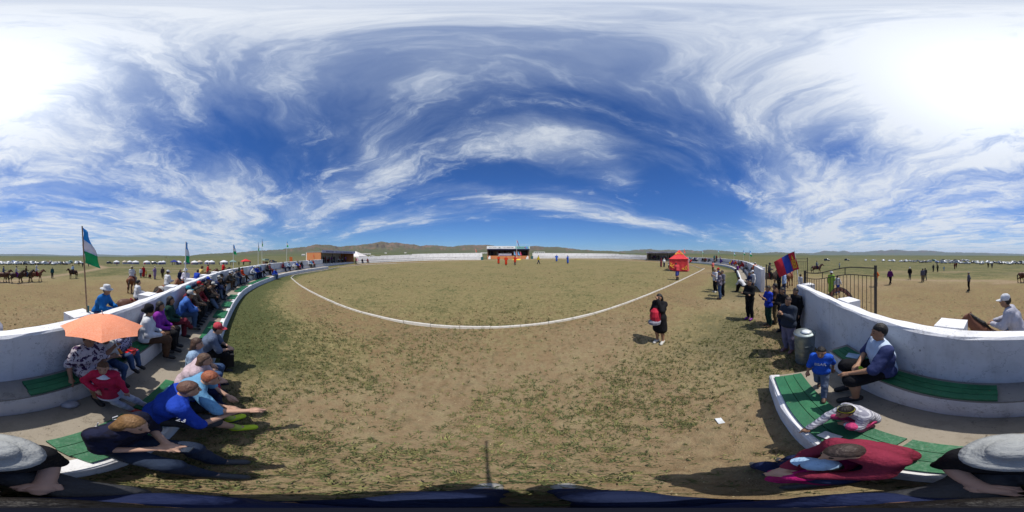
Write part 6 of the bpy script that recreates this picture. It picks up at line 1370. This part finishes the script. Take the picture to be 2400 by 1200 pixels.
rider('rider in orange and yellow vest behind the right stand wall', 'brown horse with raised head behind the right stand wall', at_d(1770, 16.5), 60, DBAY, 0, 'up', .88, top='orange', bot='black', hat='cap', hatc='offw', rgroup='riders outside the arena')
out = [(122.5, 652, 'boy in teal shirt and dark trousers walking toward the lone horse', (.015, .075, .09), 'dgrey', 190, 'stand', {}), (185, 623, 'tiny dark walker left of the tall flag pole', 'black', 'black', 20, 'walk', {}), (194, 627, 'tiny dark walker by the tall flag pole', 'dgrey', 'black', 40, 'walk', {}), (207.5, 625, 'tiny olive walker right of the tall flag pole', 'olive', 'black', 40, 'walk', {}), (274, 623, 'two tone red figure before the leftmost tent', (.35, .1, .1), 'gblue', 20, 'stand', {}),
       (330, 651, 'boy in white tee left of the red robe', 'white', 'jeans', 60, 'stand', dict(ht=1.45)), (336.5, 650, 'person in long red robe standing among children', 'red', 'red', 30, 'stand', dict(dress='deel')), (342.5, 650.5, 'small child in yellow top', 'yellow', 'brown', -30, 'stand', dict(ht=1.05)), (363, 654.5, 'woman in grey top and lilac skirt with hands on hips', 'lil', 'lil', 0, 'akimbo', dict(dress='dress', hat='cap', hatc='offw')), (381, 653, 'boy in dark tee striding to the tents', (.06, .04, .05), 'olive', -120, 'walk', dict(ht=1.6)),
       (2053, 671, 'man in orange shirt beside the gate post', 'orange', 'navy', 0, 'akimbo', dict(fat=1.1)), (2086.5, 667, 'man in purple shirt and dark trousers on the open ground', (.10, .015, .12), 'black', 160, 'walk', dict(fat=1.1)), (2132.5, 655, 'man in black jacket and white cap walking this way', 'black', 'dgrey', -40, 'walk', dict(hat='cap', hatc='white')), (2162.5, 661, 'man in grey shirt walking away, nearer of a pair', (.10, .10, .13), 'khaki', 130, 'stand', dict(fat=1.12)), (2168.5, 657, 'person in dark top, farther of a pair', 'dgrey', 'dgrey', 130, 'walk', {}), (2187.5, 636.5, 'distant figure in dark top before the cars, left of two', 'dgrey', 'black', 0, 'stand', {}), (2197.5, 637, 'distant figure in olive before the cars, right of two', 'olive', 'black', 0, 'stand', {}), (2212.5, 634.5, 'small child in pale blue far out on the grass', 'lblue', 'lblue', 0, 'stand', dict(ht=1.1)), (2196, 622, 'tiny figure in navy close to the blue car', 'navy', 'navy', 0, 'stand', {}), (2237.5, 630.5, 'distant figure in maroon, nearer of the red pair', 'maroon', 'maroon', 0, 'stand', {}), (2241.5, 627.5, 'distant figure in red, farther of the red pair', 'dred', 'brown', 0, 'stand', {}), (2270.5, 681, 'man in slate vest with hands on hips looking away', (.09, .09, .12), 'black', 60, 'akimbo', dict(hairc=(.25, .24, .22))), (2316, 627.5, 'tiny dark figure before the parked cars, left of two', 'black', 'black', 0, 'stand', {}), (2325, 628.5, 'tiny dark figure before the parked cars, right of two', 'navy', 'navy', 0, 'stand', {}),
       (1948.5, 689, 'woman in lime green robe and white cap behind the gate bars', 'lime', 'lime', 120, 'stand', dict(dress='deel', hat='brim', hatc='white')), (1963, 690, 'girl in white and blue school dress behind the gate bars', 'white', 'blue', 150, 'walk', dict(ht=1.45)), (1876, 690, 'boy in white tee behind the wall end and flag pole', 'white', 'navy', 150, 'stand', dict(ht=1.5)), (1967.5, 631, 'tiny pale figure far beyond the gate', 'offw', 'grey', 0, 'stand', {})]
for px, py, lab, tp, bt_, f_, pz, kw in out:
    stander(lab, px, py, f_, pz, top=tp, bot=bt_, skin=SKIN2, group='people on the open ground outside', **kw)
stander('child in dark clothes crouching beside the yellow child', 350.5, 652, 40, 'squat', top='dred', bot='black', ht=1.35, group='people on the open ground outside')
for i, (px, dd, tp) in enumerate(((404, 96, 'dgrey'), (410, 97, 'brown'), (417, 92, 'navy'), (450, 94, 'red'), (470, 95, 'navy'), (491, 92, 'maroon'), (514, 90, 'black'), (531, 88, 'lil'), (540, 80, 'black'), (544, 74, 'brown'), (560, 66, 'black'), (571, 66, 'dgrey'), (586, 66, 'navy'))):
    q = at_d(px, dd); person('tiny %s figure among the fair tents, %s from the left' % ({'dgrey': 'charcoal', 'lil': 'lilac'}.get(tp, tp), ['first', 'second', 'third', 'fourth', 'fifth', 'sixth', 'seventh', 'eighth', 'ninth', 'tenth', 'eleventh', 'twelfth', 'thirteenth'][i]), 'stand', q, i * 40, 1.68, tp, 'black', group='people among the tents')

# ---------------------------------------------------------------- small things left lying about
q = at_px(489, 722, H_STEP); q.z += H_STEP; bt9 = thing('bottle', 'small clear plastic bottle standing on the step by the crowd', 'bottle', q); MB().lathe([(.03, 0), (.033, .02), (.033, .14), (.014, .18), (.012, .2)], 10).build('bottle_body', plain((.45, .50, .55), .15, .6), bt9, True); MB().lathe([(.014, .2), (.014, .22)], 8).build('cap', plain((.1, .2, .5)), bt9)
q = at_px(163, 948, H_STEP); q.z += H_STEP; cr = MB().lathe([(.09, 0), (.12, .015), (.10, .05), (.05, .075), (.0, .07)], 9).build('plastic_bag', plain((.42, .43, .47), .3, .5), None, True); cr.location = q; cr.rotation_euler = (.15, -.1, .4); tag(cr, 'crumpled clear plastic bag at the foot of the bench', 'bag')
for i, (px, py, lab) in enumerate(((2330, 718, 'white scrap of litter outside behind the wall'),)):
    o = MB().box(0, 0, 0, .07, .045, .004).build('litter', M_PAPER); o.location = at_px(px, py) + Vector((0, 0, .015)); o.rotation_euler = (.2, .1, i * 1.3); tag(o, lab, 'litter')

# ================================================================== parked cars
M_CARP, ncp, bcp = material('car_paint', (.5, .5, .5), .28, .5); ncp.l.new(ncp.new('ShaderNodeObjectInfo').outputs['Color'], bcp.inputs['Base Color']); bcp.inputs['Coat Weight'].default_value = .6
M_GLASS, _, _g = material('car_glass', (.02, .025, .03), .08, .6); M_TYRE = plain((.015, .015, .015), .9); M_RIM = plain((.35, .35, .36), .35, .5); M_LAMP = plain((.6, .6, .55), .2, .6)
CARS = {'saloon': ([(-2.15, .35), (-2.18, .72), (-2.0, .92), (-1.35, .98), (-.75, 1.42), (.45, 1.45), (1.15, .98), (2.0, .86), (2.16, .62), (2.12, .32)], [(-1.22, .98), (-.72, 1.36), (.42, 1.39), (1.02, .99)]),
        'off_roader': ([(-2.2, .42), (-2.25, .95), (-2.15, 1.1), (-1.95, 1.78), (-.2, 1.85), (.5, 1.78), (1.05, 1.15), (2.05, 1.05), (2.2, .8), (2.2, .42)], [(-1.98, 1.15), (-1.82, 1.70), (.42, 1.72), (.92, 1.16)]),
        'van': ([(-2.3, .35), (-2.32, 1.0), (-2.2, 1.95), (.9, 2.0), (1.6, 1.25), (2.2, 1.05), (2.3, .7), (2.28, .35)], [(-2.05, 1.15), (-2.0, 1.8), (.85, 1.82), (1.4, 1.2)])}
def car_meshes(kind):
    prof, win = CARS[kind]; w_ = .86; n = len(prof); V, F = [], []
    inset = lambda z: w_ - max(0, z - .95) * .26
    for s in (-1, 1):
        for x, z in prof: V.append((s * inset(z), x, z))
    for i in range(n): j = (i + 1) % n; F.append((i, j, j + n, i + n))
    F.append(tuple(range(n))[::-1]); F.append(tuple(range(n, 2 * n)))
    b = MB().raw(V, F).mesh('body', M_CARP); bm = bmesh.new(); bm.from_mesh(b); bmesh.ops.recalc_face_normals(bm, faces=bm.faces); bmesh.ops.bevel(bm, geom=bm.edges[:], offset=.06, segments=2, affect='EDGES'); bm.to_mesh(b); bm.free(); b.shade_smooth()
    sides = [MB().raw([(s * (inset(z) + .012), x, z) for x, z in win], [(0, 1, 2, 3)]).mesh('side_window', M_GLASS) for s in (-1, 1)]
    fr = MB(); (xa, za), (xb, zb) = win[3], win[2]; e = .08
    fr.raw([(-inset(za) + .1, xa + e + .05, za + .02), (inset(za) - .1, xa + e + .05, za + .02), (inset(zb) - .1, xb + e + .02, zb), (-inset(zb) + .1, xb + e + .02, zb)], [(0, 1, 2, 3)])
    wd = fr.mesh('windscreen', M_GLASS); fr = MB(); (xa, za), (xb, zb) = win[0], win[1]; fr.raw([(-inset(za) + .1, xa - e - .06, za + .02), (inset(za) - .1, xa - e - .06, za + .02), (inset(zb) - .1, xb - e - .03, zb), (-inset(zb) + .1, xb - e - .03, zb)], [(0, 3, 2, 1)])
    rw = fr.mesh('rear_window', M_GLASS)
    wh = MB(); V = []; 
    for s in (-.11, .11): V += [(s, .34 * math.cos(a), .34 * math.sin(a)) for a in np.linspace(0, 2 * math.pi, 14, endpoint=False)]
    wh.raw(V, [(i, (i + 1) % 14, (i + 1) % 14 + 14, i + 14) for i in range(14)] + [tuple(range(14))[::-1], tuple(range(14, 28))])
    wheel = wh.mesh('wheel', M_TYRE); rm = MB(); V = []
    for s in (.118,): V += [(s, .2 * math.cos(a), .2 * math.sin(a)) for a in np.linspace(0, 2 * math.pi, 10, endpoint=False)]
    rm.raw(V, [tuple(range(10))]); rim = rm.mesh('rim', M_RIM)
    lm = MB().box(0, prof[-2][0] - .04, prof[-2][1] + .06, .26, .08, .13).mesh('headlight', M_LAMP)
    return b, sides, wd, rw, wheel, rim, lm
CM = {k: car_meshes(k) for k in CARS}
ORD = 'first second third fourth fifth sixth seventh eighth ninth tenth eleventh twelfth thirteenth fourteenth fifteenth sixteenth seventeenth eighteenth nineteenth twentieth'.split()
def ordn(i):
    if i < 20: return ORD[i]
    if i == 29: return 'thirtieth'
    if i == 39: return 'fortieth'
    return {2: 'twenty', 3: 'thirty', 4: 'forty'}[(i + 1) // 10] + ' ' + ORD[(i + 1) % 10 - 1]
CC = dict(white=(.62, .63, .64), silver=(.36, .38, .40), black=(.012, .013, .016), blue=(.02, .08, .30), grey=(.12, .13, .14), maroon=(.16, .02, .03), green=(.02, .16, .12), navy=(.012, .02, .06))
def car(label, kind, colr, px, py, yaw, grp, d=None):
    q = at_px(px, py) if d is None else at_d(px, d); t = thing('parked_car', label, 'car' if kind != 'van' else 'van', q, R(-yaw), grp); b, sd, wd, rw, wh, rim, lm = CM[kind]
    o = link(bpy.data.objects.new('body', b), t); o.color = (*CC[colr], 1)
    link(bpy.data.objects.new('windscreen', wd), t); link(bpy.data.objects.new('rear_window', rw), t)
    for k in (0, 1): link(bpy.data.objects.new('side_window', sd[k]), t); hl_ = link(bpy.data.objects.new('headlight', lm), t); hl_.location = (-.62 + 1.24 * k, 0, 0)
    for x in (-.78, .78):
        for y in (-1.35, 1.35):
            w_ = link(bpy.data.objects.new('wheel', wh), t); w_.location = (x, y, .34); rm_ = link(bpy.data.objects.new('rim', rim), w_); rm_.rotation_euler = (0, 0, math.pi if x < 0 else 0)
left = []; rr = random.Random(3)
lpx = [2, 9, 14.5, 20, 26, 32, 38, 44.5, 50, 56, 61, 66, 71.5, 77, 83, 89, 94.5, 100.5, 106, 113, 119, 125, 131.5, 139, 149.5, 158, 166, 178.5, 187.5]
lcl = 'white white grey white white blue white silver white black white navy silver white navy black navy silver white maroon black white white grey black white green white white'.split()
for i, (px, cl) in enumerate(zip(lpx, lcl)):
    kd = 'van' if cl in ('green', 'blue') else rr.choice(['saloon', 'off_roader', 'off_roader', 'saloon']); py = 620.8 - (i % 3) * .9 - (i > 25) * 1.2
    car('%s %s, %s from the left in the long parked row behind the riders' % (cl, kd.replace('_', ' '), ordn(i)), kd, cl, px, py, px_az(px) + rr.choice([150, 170, 20, 200]) + rr.uniform(-15, 15), 'cars parked behind the four riders')
rpx = [(2029, 611.6, 'white'), (2047.5, 612, 'white'), (2070.5, 613, 'white'), (2085, 613, 'white'), (2094, 613.8, 'white'), (2113.5, 614.2, 'white'), (2123.5, 614.4, 'white'), (2132, 613.4, 'silver'), (2139, 614.4, 'grey'), (2145, 615, 'black'), (2152, 613, 'black'), (2160, 616, 'navy'), (2167, 616, 'black'), (2177, 615.2, 'silver'), (2196.5, 616.2, 'blue'), (2212, 617.5, 'white'), (2230.5, 617.5, 'silver'), (2245.5, 617.8, 'white'), (2252.5, 618.6, 'silver'), (2266.5, 619.2, 'silver'), (2280, 617.4, 'black'), (2290.5, 618.8, 'white'), (2301.5, 620, 'silver'), (2314.5, 617.4, 'white'), (2323.5, 618.8, 'white'), (2330, 617.3, 'navy'), (2343.5, 619.5, 'navy'), (2352, 618.4, 'white'), (2358.5, 618.8, 'silver'), (2365, 620.2, 'white'), (2374, 619.3, 'white'), (2386, 619.5, 'grey'), (2396, 619, 'black')]
for i, (px, py, cl) in enumerate(rpx):
    kd = rr.choice(['saloon', 'off_roader', 'saloon']) if i not in (20, 26) else 'off_roader'
    car('%s %s, %s from the gate side in the scattered parked row' % (cl, kd.replace('_', ' '), ordn(i)), kd, cl, px, py, px_az(px) + 180 + rr.uniform(-60, 60), 'cars parked on the plain right of the gate')
for i, (px, cl) in enumerate(((2186, 'green'), (2192, 'white'), (2208, 'black'), (2218, 'white'), (2224, 'navy'), (2233, 'black'), (2241, 'black'), (2250, 'maroon'), (2257, 'white'), (2263, 'black'), (2268, 'white'))):
    car('%s car, %s from the left in the farther thin row' % (cl, ordn(i)), 'saloon' if i % 2 else 'off_roader', cl, px, 0, px_az(px) + rr.uniform(0, 360), 'cars in the farther row on the plain', d=150 + 6 * math.sin(i))
for px, d_, cl, lab in ((257, 112, 'black', 'dark car left of the first white tent'), (362, 108, 'navy', 'dark truck like car between the white tents'), (362.5, 118, 'white', 'white van behind the dark truck'), (1938, 120, 'navy', 'lone dark car far beyond the gate'), (1985, 135, 'black', 'lone black car far beyond the gate emblem'), (845, 75, 'navy', 'dark blue car roof behind the left white stand'), (876, 80, 'white', 'white car roof behind the left white stand'), (640, 90, 'black', 'dark car on the slope behind the bent wall')):
    car(lab, 'van' if 'van' in lab else 'off_roader', cl, px, 0, px_az(px) + 90, 'cars parked near the tents', d=d_)

# ================================================================== grass tufts, dry stalks (uncountable)
def blades(name, P, hts, spread, nbl, cols, mat, wid=.008):
    V, F, K = [], [], []; n0 = 0
    N = len(P); rg = np.random.default_rng(len(name) * 7 + N)
    ang = rg.uniform(0, 2 * np.pi, (N, nbl)); ln = hts[:, None] * rg.uniform(.55, 1.2, (N, nbl)); lean = rg.uniform(.25, 1.25, (N, nbl)); r0 = spread[:, None] * rg.random((N, nbl))
    an2 = rg.uniform(0, 2 * np.pi, (N, nbl))
    bx = P[:, 0:1] + r0 * np.cos(an2); by = P[:, 1:2] + r0 * np.sin(an2); bz = np.repeat(P[:, 2:3], nbl, 1) - .012
    dx_, dy_ = np.cos(ang), np.sin(ang); wx_, wy_ = -dy_ * wid, dx_ * wid
    A = np.stack([bx - wx_, by - wy_, bz], -1); B = np.stack([bx + wx_, by + wy_, bz], -1)
    m_ = .55; hx_ = ln * np.sin(lean) * m_ * .7; hz_ = ln * np.cos(lean * .6) * m_
    Cc = np.stack([bx + dx_ * hx_ + wx_ * .8, by + dy_ * hx_ + wy_ * .8, bz + hz_], -1); Dd = np.stack([bx + dx_ * hx_ - wx_ * .8, by + dy_ * hx_ - wy_ * .8, bz + hz_], -1)
    E = np.stack([bx + dx_ * ln * np.sin(lean), by + dy_ * ln * np.sin(lean), bz + ln * np.cos(lean)], -1)
    VV = np.stack([A, B, Cc, Dd, E], 2).reshape(-1, 3); nb_ = N * nbl; base = np.arange(nb_)[:, None] * 5
    me_ = bpy.data.meshes.new(name); quads = base + np.array([0, 1, 2, 3]); tris = base + np.array([3, 2, 4])
    me_.vertices.add(len(VV)); me_.vertices.foreach_set('co', VV.astype(np.float32).ravel())
    li = np.concatenate([quads.ravel(), tris.ravel()]); me_.loops.add(len(li)); me_.loops.foreach_set('vertex_index', li.astype(np.int32))
    me_.polygons.add(2 * nb_); me_.polygons.foreach_set('loop_start', np.concatenate([np.arange(nb_) * 4, nb_ * 4 + np.arange(nb_) * 3]).astype(np.int32)); me_.polygons.foreach_set('loop_total', np.concatenate([np.full(nb_, 4), np.full(nb_, 3)]).astype(np.int32))
    me_.update(calc_edges=True)
    cv = np.repeat(np.repeat(cols, nbl, 0) * rg.uniform(.75, 1.25, (nb_, 1)), 5, 0); cv = np.concatenate([cv, np.ones((len(cv), 1))], 1).astype(np.float32)
    at_ = me_.color_attributes.new('tint', 'FLOAT_COLOR', 'POINT'); at_.data.foreach_set('color', cv.ravel()); me_.materials.append(mat)
    return tag(link(bpy.data.objects.new(name, me_)), kind='stuff')
M_BLADE, ngb, bgb = material('grass_blades', (.1, .12, .05), .8, .15)
ngb.l.new(ngb.new('ShaderNodeVertexColor', layer_name='tint').outputs[0], bgb.inputs['Base Color'])
rg = np.random.default_rng(11)
def scatter(n, rmin, rmax, power=1.0):
    r = rmin * (rmax / rmin) ** (rg.random(n) ** power); m_ = rg.random(n) < .42; r = np.where(m_ | (r < 4.5), 4.6 * np.sqrt(-np.log(1 - rg.random(n) * .999)), r); a = rg.uniform(-np.pi, np.pi, n); return r * np.sin(a), r * np.cos(a)
FRL = [tuple(W_LEFT.pos(q, O_STEP + .04 if q < S_END + .05 else .05)[0][:2]) for q in np.linspace(0, W_LEFT.L, 160)]; FRR = [tuple(W_RIGHT.pos(q, O_STEP + .04 if q > 2.55 else .05)[0][:2]) for q in np.linspace(0, W_RIGHT.L, 100)]
AREN = FRL + [(6.6, -1.6), (11.2, -.4)] + FRR + front_poly(W_FARR, 1.5) + front_poly(W_FARL, 1.5); OUTW = front_poly(W_LEFT, -.28, 120)
def place(n, rmin, rmax, keep):
    x, y = scatter(n, rmin, rmax); ok = keep(x, y); x, y = x[ok], y[ok]
    z = ground(x, y) + (fbm(x * .35, y * .35, 4) - .5) * 0.07 * np.clip(np.hypot(x, y) / 6, .3, 1); return np.stack([x, y, z], 1)
def keep_in(x, y):
    k = inside(x, y, AREN); ins_ = inside(x, y, KERB); dk_ = seg_dist(x, y, KERB); cl_ = fbm(x * .9, y * .9, 3); cl2 = fbm(x * .22 + 4, y * .22, 3)
    dfl = seg_dist(x, y, FRL); p_ = np.clip((cl_ - .44) * 5, 0, 1) * np.clip((cl2 - .34) * 5, .22, 1) * .8 + .09 + np.where(dfl < 2.6, .75 * np.clip((np.abs(x) - 1.8) / 3, 0, 1), 0) + np.where(ins_, .18, 0)
    p_ = np.where((dk_ < .16), .55 * (dk_ > .07), p_); return k & (rg.random(len(x)) < p_)
def keep_out(x, y):
    k = ~inside(x, y, FRL + FRR + front_poly(W_FARR, -.3) + front_poly(W_FARL, -.3)) & (seg_dist(x, y, OUTW) > .3) & ~inside(x, y, FRL + OUTW[::-1]); cl_ = fbm(x * .7 + 9, y * .7, 3); return k & (rg.random(len(x)) < np.clip((cl_ - .45) * 4, 0, .8))
T = place(78000, .25, 30, keep_in); r_t = np.hypot(T[:, 0], T[:, 1]); gcol = np.array([[.058, .072, .029]]) * rg.uniform(.65, 1.5, (len(T), 1)) + rg.random((len(T), 1)) ** 1.4 * np.array([[.12, .092, .036]])
blades('grass', T, rg.random(len(T)) ** 1.6 * .075 + .015, rg.random(len(T)) ** 1.5 * .075 + .008, 8, gcol, M_BLADE, .0055)
T2 = place(16000, 2.3, 34, keep_out); gc2 = np.array([[.070, .070, .034]]) * rg.uniform(.7, 1.4, (len(T2), 1)) + rg.random((len(T2), 1)) ** 2 * np.array([[.07, .05, .02]])
blades('grass', T2, rg.uniform(.03, .09, len(T2)), rg.uniform(.02, .09, len(T2)), 8, gc2, M_BLADE, .009)
def keep_any(x, y): return inside(x, y, AREN) & (rg.random(len(x)) < .45)
T3 = place(26000, .25, 26, keep_any); sc_ = np.array([[.30, .25, .15]]) * rg.uniform(.6, 1.2, (len(T3), 1))
st_ = blades('dry_stalks', T3, rg.uniform(.02, .07, len(T3)), rg.uniform(.01, .08, len(T3)), 2, sc_, M_BLADE, .0028)
T4 = place(9000, 12, 40, lambda x, y: inside(x, y, KERB) & (rg.random(len(x)) < .8)); blades('ring_grass', T4, rg.uniform(.04, .10, len(T4)), rg.uniform(.05, .2, len(T4)), 9, np.array([[.105, .098, .045]]) * rg.uniform(.6, 1.4, (len(T4), 1)), M_BLADE, .012)
